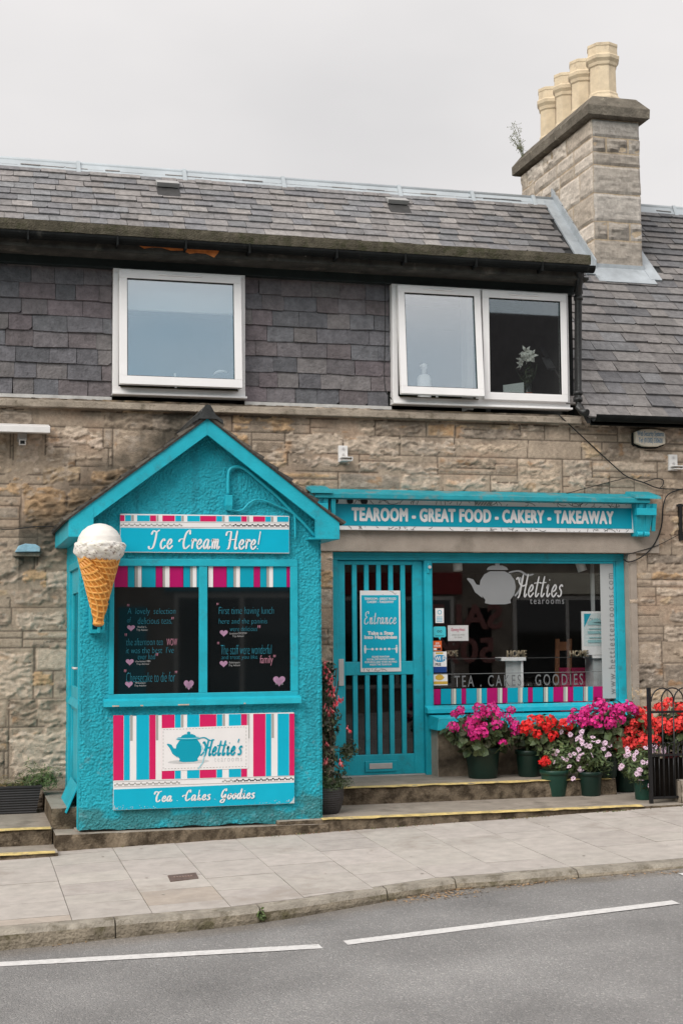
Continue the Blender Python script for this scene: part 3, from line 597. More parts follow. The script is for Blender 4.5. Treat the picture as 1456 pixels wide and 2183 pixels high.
# torn orange lining hanging behind the gutter, overflow pipe
b = MB(); pts = [(285, 517), (330, 516), (386, 519), (440, 521), (475, 521), (465, 540), (457, 549), (440, 541), (420, 539), (405, 541), (390, 534), (365, 534), (345, 528), (325, 527), (308, 530)]
pp = [AT(x, y, -.342) for x, y in pts]; b.prism([(q.x, q.z) for q in reversed(pp)], -.343, -.339)
b.build('torn_lining', mat('orange_lining', (.66, .21, .055), .7, .25, 18, .6, 40), bd)
c = AT(653, 542, -.36); b = MB(); b.tube([(c.x, -.38, c.z), (c.x, -.2, c.z+.01)], .017, 12); b.cur = 1; b.tube([(c.x, -.3815, c.z), (c.x, -.379, c.z)], .010, 12); b.build('overflow_pipe', [SILVER, DARKR], bd)
# ---- main slate roof, one 45 degree plane from eaves to ridge
RYE, RZE, RY = -.20, 4.0, 3.05; RZ = RZE+(RY-RYE); S2 = math.sqrt(.5)
rows = [0.0]; e = .215
while rows[-1] < (RY-RYE)/S2-.04: rows.append(rows[-1]+e); e = max(.135, e*.979)
rows[-1] = (RY-RYE)/S2-.01
CX0, CX1, CY0, CY1 = AT(1264, 400, 1.91).x, AT(1366.5, 400, 1.91).x, 1.91, 4.15
def okr(u, v):
    Y = RYE+v*S2; Z = RZE+v*S2
    if u < 6.0 and Z < 5.5: return False
    if CX0-.17 < u < CX1+.02 and Y > CY0+.0: return u > CX1-.0
    if CX0-.2 < u < CX1+.12 and Y > CY0-.10: return False
    return True
def uu1(v): return 12
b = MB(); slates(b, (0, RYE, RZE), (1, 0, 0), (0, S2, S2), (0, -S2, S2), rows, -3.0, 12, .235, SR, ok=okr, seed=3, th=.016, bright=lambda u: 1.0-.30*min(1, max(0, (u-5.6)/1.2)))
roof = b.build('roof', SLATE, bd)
b = MB(); d = .016
for xa, xb, y0 in ((DX+.03, 12, RYE+.01), (-3, DX+.03, 1.25)):
    z0 = RZE+(y0-RYE)-d
    b.hexa([(xa, y0, z0-.05), (xb, y0, z0-.05), (xb, RY, RZ-.07), (xa, RY, RZ-.07), (xa, y0, z0), (xb, y0, z0), (xb, RY, RZ-d), (xa, RY, RZ-d)])
b.hexa([(-3, RY, RZ-.09), (12, RY, RZ-.09), (12, 6.3, 3.9), (-3, 6.3, 3.9), (-3, RY, RZ-d), (12, RY, RZ-d), (12, 6.3, 4.0), (-3, 6.3, 4.0)])
b.build('roof_deck', mat('dark_felt', (.03, .03, .03), .9, .2), roof)
b = MB()
for xa, xb in ((-3, CX0+.001), (CX1-.001, 12)):
    b.hexa([(xa, RY-.12, RZ-.115), (xb, RY-.12, RZ-.115), (xb, RY+.12, RZ-.115), (xa, RY+.12, RZ-.115), (xa, RY-.03, RZ+.012), (xb, RY-.03, RZ+.012), (xb, RY+.03, RZ+.012), (xa, RY+.03, RZ+.012)])
    b.tube([(xa, RY, RZ+.012), (xb, RY, RZ+.012)], .036, 12)
for px, py in ((167, 357), (392, 375), (602, 392), (848, 408), (1003, 420), (1133, 427), (1432, 445)):
    x = AT(px, py, RY).x; b.hexa([(x-.025, RY-.132, RZ-.122), (x+.025, RY-.132, RZ-.122), (x+.025, RY+.13, RZ-.122), (x-.025, RY+.13, RZ-.122), (x-.02, RY-.045, RZ+.045), (x+.02, RY-.045, RZ+.045), (x+.02, RY+.045, RZ+.045), (x-.02, RY+.045, RZ+.045)])
b.build('ridge_flashing', ZINC, roof)
def roofpt(px, py, h=0):
    d_ = ray(px, py); t_ = (RZE-RYE+CAM[1]-CAM[2]+h*1.414)/(d_[2]-d_[1]); return Vector(CAM+d_*t_)
for px, py in ((358, 402), (847, 438)):
    c = roofpt(px, py); v = rows
    U, V, N = Vector((1, 0, 0)), Vector((0, S2, S2)), Vector((0, -S2, S2)); b = MB()
    bx = lambda u0, u1, v0, v1, h0, h1, h2: b.hexa([c+U*u0+V*v0+N*h0, c+U*u1+V*v0+N*h0, c+U*u1+V*v1+N*h0, c+U*u0+V*v1+N*h0, c+U*u0+V*v0+N*h1, c+U*u1+V*v0+N*h1, c+U*u1+V*v1+N*h2, c+U*u0+V*v1+N*h2])
    bx(-.13, .13, -.02, .14, .03, .085, .03); b.cur = 1; bx(-.115, .115, -.015, .12, .005, .029, .02); b.cur = 2; bx(-.13, .13, -.21, -.0205, .0, .019, .019)
    b.build('roof_vent', [mat('grey_vent', (.34, .33, .32), .6, .1), DARKR, mat('black_vent_flashing', (.045, .043, .042), .7, .3, 12)], roof)
# ---- chimney stack: coursed blocks modelled one by one
ch = None
b = MB(); g = np.random.default_rng(9); CZ1 = 7.922; ct = .06
zc = [5.7, 6.10, 6.46, 6.68, 7.02, 7.36, 7.52, 7.70, CZ1]
pal = np.array([[.50, .43, .36], [.54, .47, .40], [.46, .39, .32], [.57, .50, .43], [.43, .365, .30]])
b.tint = (.46, .36, .255); b.box(CX0+.012, CX1-.012, CY0+.012, CY1-.012, 5.7, CZ1)
def blk(face, a0, a1, z0, z1, tint, rough):
    n1, n2 = max(3, int((a1-a0)/.028)), max(3, int((z1-z0)/.028)); o = g.random()*99
    for i in range(n1):
        for k in range(n2):
            p = []
            for ii, kk in ((i, k), (i+1, k), (i+1, k+1), (i, k+1)):
                s_, t_ = ii/n1, kk/n2; ed = min(s_, 1-s_)*(a1-a0), min(t_, 1-t_)*(z1-z0); rim = min(1, min(ed)/.03)
                a, z = a0+(a1-a0)*s_, z0+(z1-z0)*t_
                w_ = .012*(vnoise(np.array([a*9+o]), np.array([z*9]), 4)[0]-.5)*(1 if rim == 0 else 0); a += w_; z += w_
                h = (fbm(np.array([a*7+o]), np.array([z*17+o]), 4, 12)[0]-.5)*rough*rim
                hh = .012*rim**.5+h-.004*(rim == 0)
                p.append((a, CY0+.006-hh, z) if face == 'f' else ((CX0+.006-hh, a, z) if face == 'l' else (CX1-.006+hh, a, z)))
            v = .62+.42*fbm(np.array([p[0][0]*20+p[0][1]*13]), np.array([p[0][2]*20]), 3, 31)[0]+.34*fbm(np.array([p[0][0]*5+p[0][1]*5+o]), np.array([p[0][2]*6]), 3, 37)[0]
            b.tint = tuple(tint*v); b.smooth = True; b.poly(p if face != 'l' else p[::-1])
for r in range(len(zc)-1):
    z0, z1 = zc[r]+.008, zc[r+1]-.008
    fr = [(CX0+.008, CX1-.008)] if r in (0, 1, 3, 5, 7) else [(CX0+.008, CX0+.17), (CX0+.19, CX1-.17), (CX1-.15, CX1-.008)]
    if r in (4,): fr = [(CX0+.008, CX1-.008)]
    for a0, a1 in fr: blk('f', a0, a1, z0, z1, pal[g.integers(len(pal))]*np.array([.97, 1, 1.04])*g.uniform(.60, .84), .03 if len(fr) == 1 else .10)  # front toned darker than the left face: weathered grey plus painted-in shade
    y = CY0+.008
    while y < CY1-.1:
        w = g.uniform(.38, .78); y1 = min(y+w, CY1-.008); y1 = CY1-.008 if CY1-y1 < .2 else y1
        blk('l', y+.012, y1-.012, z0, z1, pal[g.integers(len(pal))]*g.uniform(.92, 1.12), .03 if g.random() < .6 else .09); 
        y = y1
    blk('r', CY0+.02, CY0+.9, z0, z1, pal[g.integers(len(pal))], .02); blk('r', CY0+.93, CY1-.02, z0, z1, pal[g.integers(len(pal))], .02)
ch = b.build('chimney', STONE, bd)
COPM = mat('lichen_coping', (.15, .13, .105), .95, .4, 7, .7, 45, .1, dirt=(.40, .36, .27), dirt_s=8, dirt_lo=.60)
b = MB(); o1, o2 = .085, .0
zz = [CZ1, CZ1+.02, CZ1+.13, AT(1290, 208, CY0+.05).z]; oo = [.05, .085, .09, -.03]
NY = 24; Ysx = np.linspace(0, 1, NY+1)
def ring(o, z): return [(CX0-o, CY0-o, z), (CX1+o, CY0-o, z), (CX1+o, CY1+o, z), (CX0-o, CY1+o, z)]
for k in range(3):
    A, Bq = ring(oo[k], zz[k]), ring(oo[k+1], zz[k+1])
    for i in range(4):
        j = (i+1) % 4; n = 30 if i % 2 else 9
        for q in range(n):
            def pt(R0, f, s): 
                a = Vector(R0[i]).lerp(Vector(R0[j]), f); d_ = .02*(fbm(np.array([a.x*8+a.y*8]), np.array([a.z*9+s]), 3, 5)[0]-.5); return a+Vector((d_*(1 if i % 2 else .3), d_*(.3 if i % 2 else 1), d_*.6))
            b.poly([pt(A, q/n, 0), pt(A, (q+1)/n, 0), pt(Bq, (q+1)/n, 0), pt(Bq, q/n, 0)])
b.poly([(x, y, z-.006) for x, y, z in ring(-.035, zz[3])]); b.poly(ring(.055, CZ1+.001)); b.build('coping', COPM, ch)
POT = mat('buff_fireclay', (.62, .50, .35), .75, .14, 9, .2, 60, .25, dirt=(.40, .31, .22), dirt_s=4, dirt_lo=.58)
prof = [(.14, .0), (.165, .03), (.165, .07), (.145, .11), (.145, .135), (.132, .15), (.128, .46), (.14, .475), (.145, .51), (.165, .545), (.168, .585), (.15, .60), (.146, .69), (.152, .70), (.152, .735), (.11, .735), (.10, .55)]
pcx = (CX0+CX1)/2+.0; ptop = [(1281, 1245), (1233, 1215), (1197, 1190), (1178, 1160)]
ptz = [AT(1281, 93, CY0+.33).z-.05, AT(1236, 126, CY0+.90).z-.05, AT(1208, 155, CY0+1.42).z-.05, AT(1178, 187, CY0+1.93).z-.04]; print('pots', [z-zz[3] for z in ptz], zz)
ys_ = [CY0+.33, CY0+.90, CY0+1.42, CY0+1.93]
for i, y in enumerate(ys_):
    sc_ = (1.07, .98, .90, .93)[i]; b = MB(); b.lathe([(r*sc_*1.19, z*(ptz[i]-zz[3]+.012)/.735) for r, z in prof], (pcx, y, zz[3]-.012), 8, smooth=False, fn=lambda r, z, a: (r, z))
    b.lathe([(.16, -.02), (.19, -.01), (.13, .03)], (pcx, y, zz[3]-.01), 14, cap=False); b.build('chimney_pot', POT, ch, .004)
b = MB()                                  # flashings
def rp(x, Y, h): return Vector((x, Y-h*S2, RZE+(Y-RYE)+h*S2))
b.hexa([rp(CX0-.17, CY0-.12, .0), rp(CX0+.0, CY0-.12, .0), rp(CX0+.0, RY, .0), rp(CX0-.17, RY, .0), rp(CX0-.17, CY0-.12, .024), rp(CX0, CY0-.12, .018), rp(CX0, RY, .018), rp(CX0-.17, RY, .024)])
for a_ in range(4):
    y0 = CY0-.05+.30*a_; y1 = y0+.32; z0, z1 = RZE+(y0-RYE), RZE+(y1-RYE); q = .003*a_
    b.hexa([(CX0-.022-q, y0, z0-.03), (CX0-.003, y0, z0-.03), (CX0-.003, y1, z1-.03), (CX0-.022-q, y1, z1-.03), (CX0-.022-q, y0, z0+.14), (CX0-.003, y0, z0+.14), (CX0-.003, y1, z1+.14), (CX0-.022-q, y1, z1+.14)])
b.box(CX0-.025, CX1+.012, CY0-.022, CY0-.001, 5.95, 6.165)
b.hexa([rp(CX0-.06, CY0-.23, .0), rp(CX1+.05, CY0-.23, .0), rp(CX1+.05, CY0+.02, .0), rp(CX0-.06, CY0+.02, .0), rp(CX0-.06, CY0-.23, .026), rp(CX1+.05, CY0-.23, .026), rp(CX1+.05, CY0+.02, .02), rp(CX0-.06, CY0+.02, .02)])
b.hexa([rp(CX1, CY0-.16, .001), rp(CX1+.15, CY0-.16, .001), rp(CX1+.12, RY, .001), rp(CX1, RY, .001), rp(CX1, CY0-.16, .027), rp(CX1+.15, CY0-.16, .027), rp(CX1+.12, RY, .02), rp(CX1, RY, .02)])
b.build('chimney_flashing', LEAD, ch)
# ---- right-hand eaves gutter and the downpipe
b = MB()
for i in range(n):
    a0, a1 = math.pi+math.pi*i/n, math.pi+math.pi*(i+1)/n; yy = lambda a: (-.26+.065*math.cos(a), 4.02+.065*math.sin(a)); p0, p1 = yy(a0), yy(a1); b.smooth = True
    b.poly([(DX+.07, p0[0], p0[1]), (12, p0[0], p0[1]), (12, p1[0], p1[1]), (DX+.07, p1[0], p1[1])])
b.smooth = False; b.box(DX+.07, 12, -.19, -.17, 3.93, 4.01); b.build('eaves_gutter', BLACKT, bd)
pipe = [(1234, 572, -.40), (1235, 590, -.32), (1233, 612, -.16), (1232, 640, -.13), (1231, 850, -.13), (1233, 868, -.15), (1240, 878, -.2), (1251, 880, -.26)]
b = MB(); b.tube([AT(*p) for p in pipe], .037, 12)
for px, py in ((1232, 622), (1232, 636), (1231, 838), (1231, 852)): q = AT(px, py, -.13); b.tube([q+Vector((0, 0, -.02)), q+Vector((0, 0, .02))], .047, 12)
b.build('downpipe', mat('black_cast_iron', (.011, .011, .011), .4, .3, 9, .2, 60, .5, dirt=(.12, .085, .05), dirt_s=5, dirt_lo=.64), bd)
# ---- attic windows
GLU = glass('attic_glass', .30, (.96, .98, .98)); GLC = glass('attic_glass_clear', .10, (.9, .92, .92)); GLS = glass('shop_glass', .04, (.99, 1, 1)); GLD = glass('door_glass', .03, (.6, .6, .6))
def sash(parent, x0, x1, z0, z1, Y, tilt, fw, vent, gm=None):
    """sash with pane, top-hung, tilted out at the foot by tilt radians"""
    def rot(p):
        y, z = p[1]-Y, p[2]-z1; c, s = math.cos(tilt), math.sin(tilt); return (p[0], Y+y*c+z*s, z1-y*s+z*c)
    b = MB(); y0, y1 = Y-.055, Y
    for a in ((x0, x1, z1-fw*1.15, z1), (x0, x1, z0, z0+fw*1.1), (x0, x0+fw, z0+fw*1.1, z1-fw*1.15), (x1-fw, x1, z0+fw*1.1, z1-fw*1.15)): b.box(a[0], a[1], y0, y1, a[2], a[3])
    b.cur = 1; e = .006
    for a in ((x0+fw-e, x1-fw+e, z1-fw*1.15-e, z1-fw*1.15), (x0+fw-e, x1-fw+e, z0+fw*1.1, z0+fw*1.1+e), (x0+fw, x0+fw+e, z0+fw*1.1+e, z1-fw*1.15-e), (x1-fw-e, x1-fw, z0+fw*1.1+e, z1-fw*1.15-e)): b.box(a[0], a[1], y0+.004, y1-.02, a[2], a[3])
    b.v = [rot(v) for v in b.v]; b.build('sash', [UPVC, BLACKP], parent, .004)
    b = MB(); b.box(x0+fw-.004, x1-fw+.004, Y-.032, Y-.027, z0+fw, z1-fw); b.v = [rot(v) for v in b.v]; b.build('pane', gm or GLU, parent)
    if vent:
        b = MB(); xm = (x0+x1)/2; w = (x1-x0)*.36; b.box(xm-w/2-.01, xm+w/2-.01, y0-.012, y0-.0005, z1-fw*.62, z1-fw*.42); b.v = [rot(v) for v in b.v]; b.build('trickle_vent', UPVC, parent, .003)
    if tilt > .02:
        b = MB(); zc_ = z0-.012
        p = rot((x0+.03, Y-.02, z0)); b.box(x0+.02, x1-.02, Y-.022, Y-.004, z0-.010, z0-.003); b.box(x1-.3, x1-.05, Y-.05, Y-.023, z0-.012, z0-.006); b.box(x0+.05, x0+.2, Y-.05, Y-.023, z0-.012, z0-.006); b.build('stay', mat('dull_brass', (.10, .085, .05), .4, .4, 40, metal=.6), parent)
def win(w, div):
    x0, x1, z0, z1 = w; b = MB(); f = .055; sl_ = .062
    b.box(x0, x1, -.045, .05, z1-f, z1); b.box(x0, x0+f, -.045, .05, z0+.0745, z1-f); b.box(x1-f, x1, -.045, .05, z0+.0745, z1-f)
    b.box(x0-.004, x1+.012, -.085, .06, z0-.004, z0+.016); b.box(x0, x1, -.05, .06, z0+.0165, z0+.074)
    if div: b.box(div-.02, div+.02, -.045, .05, z0+.0745, z1-f)
    fr = b.build('window', UPVC, bd, .004)
    b = MB()                                  # bits of torn timber and foam round the frame
    n_ = 40; zz_ = [z1+.002+.012*max(0, rng.normal(.2, .5)) for _ in range(n_+1)]
    b.prism([(x0, z1+.0006), (x1, z1+.0006)]+[(x1-(x1-x0)*k/n_, zz_[k]) for k in range(n_+1)], -.047, -.03)
    b.build('frayed_edge', mat('raw_timber', (.42, .27, .17), .9, .3, 20), fr)
    return fr
f1 = win(w1, None); sash(f1, w1[0]+.05, w1[1]-.05, w1[2]+.075, w1[3]-.045, -.048, .062, .072, True)
dv = AT(1023, 740, -.045).x; f2 = win(w2, dv)
sash(f2, w2[0]+.042, dv-.012, w2[2]+.075, w2[3]-.045, -.048, .075, .066, True); sash(f2, dv+.014, w2[1]-.045, w2[2]+.068, w2[3]-.045, -.0475, 0, .066, True, GLC)
def room(name, x0, x1, y0, y1, z0, z1, m):
    b = MB(); b.poly([(x0, y1, z0), (x1, y1, z0), (x1, y1, z1), (x0, y1, z1)]); b.poly([(x0, y0, z0), (x0, y1, z0), (x0, y1, z1), (x0, y0, z1)]); b.poly([(x1, y0, z0), (x1, y1, z0), (x1, y1, z1), (x1, y0, z1)])
    b.poly([(x0, y0, z0), (x1, y0, z0), (x1, y1, z0), (x0, y1, z0)]); b.poly([(x0, y0, z1), (x1, y0, z1), (x1, y1, z1), (x0, y1, z1)]); return b.build(name, m, bd)
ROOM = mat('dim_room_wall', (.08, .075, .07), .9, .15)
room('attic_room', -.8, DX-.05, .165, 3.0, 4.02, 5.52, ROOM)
b = MB(); xa, xb, za, zb = RECT(262, 590, 500, 664, .036); b.box(w1[0]+.03, w1[1]-.03, .035, .038, za, 5.3); b.tube([(w1[0]+.03, .0365, za), (w1[1]-.03, .0365, za)], .011, 8); b.build('roller_blind', mat('blind_fabric', (.86, .85, .83), .8, .04), f1)
b = MB(); b.box(dv-.06, dv+.0, .17, .35, 4.1, 5.4); b.tube([(dv+.32, .6, 4.15), (dv+.30, .62, 4.7), (dv+.31, .6, 5.4)], .03, 8); b.build('curtain', mat('grey_curtain', (.30, .29, .28), .9, .1), f2)
# ---- shopfront: frame, door, shop window
def pbox(b, px0, py0, px1, py1, yf, yb):
    x0, x1, z0, z1 = RECT(px0, py0, px1, py1, yf); b.box(x0, x1, yf, yb, z0, z1)
FY = .10
xj0, xj1 = ox0+.001, ox1-.001
xL = AT(721, 1400, FY).x; xP0, xP1 = AT(905.5, 1400, FY).x, AT(921, 1400, FY).x; xR = AT(1317, 1400, FY).x
zH = AT(800, 1194, FY).z; zS = AT(1100, 1502, FY).z
b = MB()
b.box(xj0, xj1, FY, FY+.09, zH, oz1-.001); b.box(xj0, xL, FY, FY+.09, ZU, zH); b.box(xP0, xP1, FY-.012, FY+.09, ZU, zH-.001); b.box(xR, xj1, FY, FY+.09, 1.05, zH)
b.box(xj0+.02, xj1-.02, FY-.012, FY-.001, oz1-.05, oz1-.004)
b.box(xR-.022, xR-.001, FY+.012, FY+.07, zS, zH-.001); b.box(xP1+.001, xP1+.016, FY+.012, FY+.07, zS, zH-.001); b.box(xP1+.0165, xR-.0225, FY+.012, FY+.07, zH-.024, zH-.001)
b.box(xP0+.025, xP1-.03, FY-.03, FY-.0125, AT(912, 1222, FY).z, AT(912, 1200, FY).z)
frm = b.build('shop_frame', TEAL, bd, .003)
b = MB(); q = AT(915, 1209, FY-.03); b.tube([(q.x, FY-.031, q.z), (q.x, FY-.05, q.z)], .016, 10); b.build('door_lock', SILVER, frm)
# door leaf
DY = .135; dx0, dx1 = xL+.004, xP0-.004; dz0 = ZU+.012; dz1 = zH-.004
top = [(185, 250), (290, 355), (393, 460), (498, 565), (603, 668), (707, 770)]
cx = lambda c: 690+c/4.044
cz = lambda c: 1160+c/4.044
tz1, tz0 = AT(800, cz(178), DY).z, AT(800, cz(1012), DY).z; bz1, bz0 = AT(800, cz(1128), DY).z, AT(800, cz(1815), DY).z
tx = [(AT(cx(a), 1330, DY).x, AT(cx(c), 1330, DY).x) for a, c in top]
b = MB()
b.box(dx0, tx[0][0], DY, DY+.045, dz0, dz1); b.box(tx[-1][1], dx1, DY, DY+.045, dz0, dz1)
X0, X1 = tx[0][0], tx[-1][1]
b.box(X0, X1, DY, DY+.045, tz1, dz1); b.box(X0, X1, DY, DY+.045, bz1, tz0); b.box(X0, X1, DY, DY+.045, dz0, bz0)
for i in range(5):
    b.box(tx[i][1], tx[i+1][0], DY+.004, DY+.044, bz0, bz1); b.box(tx[i][1], tx[i+1][0], DY+.004, DY+.044, tz0, tz1)
door = b.build('door', TEAL, bd, .005)
b = MB(); b.box(X0-.004, X1+.004, DY+.026, DY+.031, bz0-.004, bz1+.004); b.box(X0-.004, X1+.004, DY+.026, DY+.031, tz0-.004, tz1+.004); b.build('door_glass', GLD, door)
b = MB(); pbox(b, cx(358), cz(1868), cx(628), cz(1962), DY-.014, DY-.0005); b.build('letterbox_surround', TEAL, door, .004)
b = MB(); pbox(b, cx(395), cz(1889), cx(592), cz(1937), DY-.02, DY-.0145); b.build('letterbox', SILVER, door, .003)
b = MB(); pbox(b, cx(130), cz(990), cx(175), cz(1222), DY-.012, DY-.0005); b.build('push_plate', SILVER, door, .003)
b = MB(); b.box(dx0, dx1, DY-.01, DY+.05, ZU, ZU+.0115); b.build('threshold', mat('pale_threshold', (.5, .48, .46), .6, .2), bd)
# sill, boxed-in ledge under the window and stone riser
b = MB(); sx0 = AT(911, 1510, -.0).x; b.hexa([(sx0, -.01, zS-.062), (xj1+.01, -.01, zS-.062), (xj1+.01, FY, zS-.062), (sx0, FY, zS-.062), (sx0, -.01, zS-.018), (xj1+.01, -.01, zS-.018), (xj1+.01, FY, zS+.01), (sx0, FY, zS+.01)])
b.box(xP1, xj1, FY, FY+.09, zS-.06, zS); b.build('shop_sill', TEAL, bd, .004)
LB = -.22; lz0 = AT(1000, 1556, LB).z; lz1 = AT(1000, 1529, LB).z; lx0 = AT(936, 1540, LB).x
b = MB(); b.hexa([(lx0-.02, LB, lz0), (xj1+.02, LB, lz0), (xj1+.02, .06, lz0), (lx0-.02, .06, lz0), (lx0, LB+.01, lz1), (xj1, LB+.01, lz1), (xj1, .06, zS-.075), (lx0-.02, .06, zS-.075)]); b.build('window_ledge_box', TEAL, bd, .006)
b = MB(); b.cur = 0
rx0, rx1 = lx0+.02, xj1
nz, nx = 20, 90; Zs = np.linspace(ZU-.02, lz0, nz); Xs = np.linspace(rx0, rx1, nx); XX, ZZ = np.meshgrid(Xs, Zs)
hh = fbm(XX*6, ZZ*11, 4, 200); hh2 = fbm(XX*22, ZZ*22, 3, 210); V = np.stack([XX, -.12-.03*(hh-.5)-.015*(hh2-.5), ZZ], -1).reshape(-1, 3)
tn = (np.array([.24, .195, .145])*(.15+1.5*hh[..., None]**1.6))*(.7+.6*hh2[..., None]); np_mesh('stall_riser', V, grid_faces(nz, nx), STONE, bd, tn.reshape(-1, 3))  # hollows of the riser darkened in the tint, shade put into the colour
b = MB(); b.box(xP1+.001, rx0, -.10, .2, ZU-.02, lz0-.001); b.build('stall_riser_jamb', CONC, bd, .006)
# glass and shop interior
GY = FY+.03
sw = MB(); sw.box(xP1+.017, xR-.023, GY, GY+.006, zS+.001, zH-.025); pane = sw.build('shop_window', GLS, bd)
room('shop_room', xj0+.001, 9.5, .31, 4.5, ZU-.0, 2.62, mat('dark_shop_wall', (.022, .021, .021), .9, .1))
FROST = mat('frosted_film', (.42, .43, .43), .6, .03, 3)
b = MB(); pbox(b, 1281, 1196, 1313, 1489, GY-.003, GY-.001); b.build('frosted_strip', FROST, pane)
DEC = mat('grey_vinyl', (.235, .24, .245), .5, .03); DECL = mat('pale_vinyl', (.50, .50, .50), .5, .03); DECD = mat('dim_vinyl', (.16, .16, .16), .5, .03)
GV = GY-.004
T('www.hettiestearooms.com', 1295, 1222, 1309, 1480, GV-.002, mat('strip_lettering', (.20, .205, .21), .5, .03), pane, rot=True, space=1.35, name='web_address')
b = MB(); u9 = lambda c: 900+c/2.6187
v9 = lambda c: 1160+c/2.6187
q = AT(u9(420), v9(247), GV); q2 = AT(u9(525), v9(247), GV); teapot(b, q.x, q.z, (q2.x-q.x)*1.93, GV, .82); b.build('teapot_emblem', DEC, pane)
SCRIPT("hetties", u9(524), v9(166), u9(782), v9(301), GV-.004, DECL, pane, .016, slant=.26, mn=.9, name='script_lettering')
T('tearooms', u9(600), v9(305), u9(790), v9(334), GV-.004, DEC, pane, space=1.3)
T('TEA . CAKES . GOODIES', u9(178), v9(728), u9(896), v9(792), GV, DECD, pane, space=1.35, bold=.006)
def stripes(b, xs, px, pt, pb, Y, t=.003, cols='MTWTMW', slope=None):
    for k, (a, c, m) in enumerate(xs):
        x0, x1 = px(a), px(c); b.cur = m
        p0, p1, p2, p3 = AT(x0, pb(x0), Y), AT(x1, pb(x1), Y), AT(x1, pt(x1), Y), AT(x0, pt(x0), Y)
        b.hexa([p0, p1, p1+Vector((0, t, 0)), p0+Vector((0, t, 0)), p3, p2, p2+Vector((0, t, 0)), p3+Vector((0, t, 0))])
SM = [PINK, TEALP, WHITE, GREYP]
lst = [(62, 101, 0), (104, 160, 1), (162, 176, 3), (176, 188, 2), (190, 218, 1), (219, 243, 0), (245, 302, 1), (304, 318, 3), (318, 330, 2), (332, 360, 1), (361, 418, 0), (420, 433, 3), (433, 445, 2), (447, 474, 0), (475, 533, 1), (535, 547, 3), (547, 558, 2), (560, 588, 1), (590, 615, 0), (616, 673, 1), (677, 688, 3), (688, 700, 2), (702, 730, 1), (731, 785, 0), (787, 799, 3), (799, 810, 2), (812, 840, 0), (842, 896, 1), (900, 911, 3), (911, 922, 2), (924, 951, 1), (953, 1005, 0)]
b = MB(); ln_ = lambda y0, y1: (lambda x: y0+(y1-y0)*(x-921)/(1284-921)); stripes(b, lst, u9, ln_(1469, 1463), ln_(1502, 1493.5), GV); b.build('striped_border', [PINKD, TEALD, CREAM, GREYP], pane)
b = MB(); xa, xb, za, zb = RECT(921, 1434, 1282, 1435.3, GV); b.box(xa, xb, GV, GV+.002, za, zb)
b.build('thin_line', DECD, pane)
# window stickers and notices
def card(name, label, px0, py0, px1, py1, Y, m, cat, t=.002):
    x0, x1, z0, z1 = RECT(px0, py0, px1, py1, Y); th = thing(name, label, cat, ((x0+x1)/2, Y, z0)); b = MB(); b.box(x0, x1, Y, Y+t, z0, z1); b.build('sheet', m, th); return th
SY = GY-.0035
s_ = card('window_sticker', 'small white certificate sticker, uppermost on left edge of shop glass', u9(73), v9(358), u9(120), v9(440), SY, WHITE, 'sticker')
b = MB(); q = AT(u9(96), v9(380), SY-.001)
for k in range(12): a = k*.5236; b.poly([(q.x+.022*math.cos(a), q.y-.0002*k, q.z+.022*math.sin(a)), (q.x+.022*math.cos(a+.5), q.y-.0002*k, q.z+.022*math.sin(a+.5)), (q.x+.016*math.cos(a+.5), q.y-.0002*k, q.z+.016*math.sin(a+.5)), (q.x+.016*math.cos(a), q.y-.0002*k, q.z+.016*math.sin(a))])
for k in range(4): x0, x1, z0, z1 = RECT(u9(80), v9(405+8*k), u9(112), v9(408+8*k), SY-.001); b.box(x0, x1, SY-.001, SY, z0, z1)
b.build('print', TEALP, s_)
x0, x1, z0, z1 = RECT(u9(61), v9(460), u9(131), v9(520), SY); s_ = thing('window_sticker', 'turquoise speech-bubble sticker on the left edge of shop glass', 'sticker', ((x0+x1)/2, SY, z0))
b = MB(); r = .015; pts = []
for (qx, qz, a0) in ((x1-r, z0+r, -90), (x1-r, z1-r, 0), (x0+r, z1-r, 90), (x0+r, z0+r, 180)):
    for k in range(5): a = math.radians(a0+k*22.5); pts.append((qx+r*math.cos(a), qz+r*math.sin(a)))
pts += [((x0+x1)/2-.012, z0), ((x0+x1)/2+.004, z0-.03), ((x0+x1)/2+.014, z0)]; b.prism(pts, SY, SY+.002); b.build('sheet', mat('bright_teal_print', (.06, .52, .60), .4, .03), s_)
b = MB(); qx, qz = (x0+x1)/2, (z0+z1)/2+.005
for d_ in (-.014, .014):
    for k in range(10): a = k*.628; b.poly([(qx+d_+.012*math.cos(a), SY-.0005, qz+.012*math.sin(a)), (qx+d_+.012*math.cos(a+.628), SY-.0005, qz+.012*math.sin(a+.628)), (qx+d_+.007*math.cos(a+.628), SY-.0005, qz+.007*math.sin(a+.628)), (qx+d_+.007*math.cos(a), SY-.0005, qz+.007*math.sin(a))])
b.box(x0+.02, x1-.02, SY-.001, SY, z0+.012, z0+.016); b.build('print', INK, s_)
s_ = card('window_sticker', 'orange-red sticker with white lettering at lower left of shop glass', u9(58), v9(540), u9(108), v9(596), SY, mat('orange_print', (.72, .13, .03), .4, .05), 'sticker')
T('2018\nWINNER', u9(63), v9(548), u9(103), v9(574), SY-.001, WHITE, s_, bold=.02); b = MB(); pbox(b, u9(63), v9(580), u9(80), v9(592), SY-.001, SY); b.cur = 1; pbox(b, u9(83), v9(580), u9(104), v9(592), SY-.001, SY); b.build('print', [WHITE, INK], s_)
s_ = card('window_sticker', 'blue and white WiFi sticker on the left edge of shop glass', u9(61), v9(600), u9(136), v9(716), SY, WHITE, 'sticker')
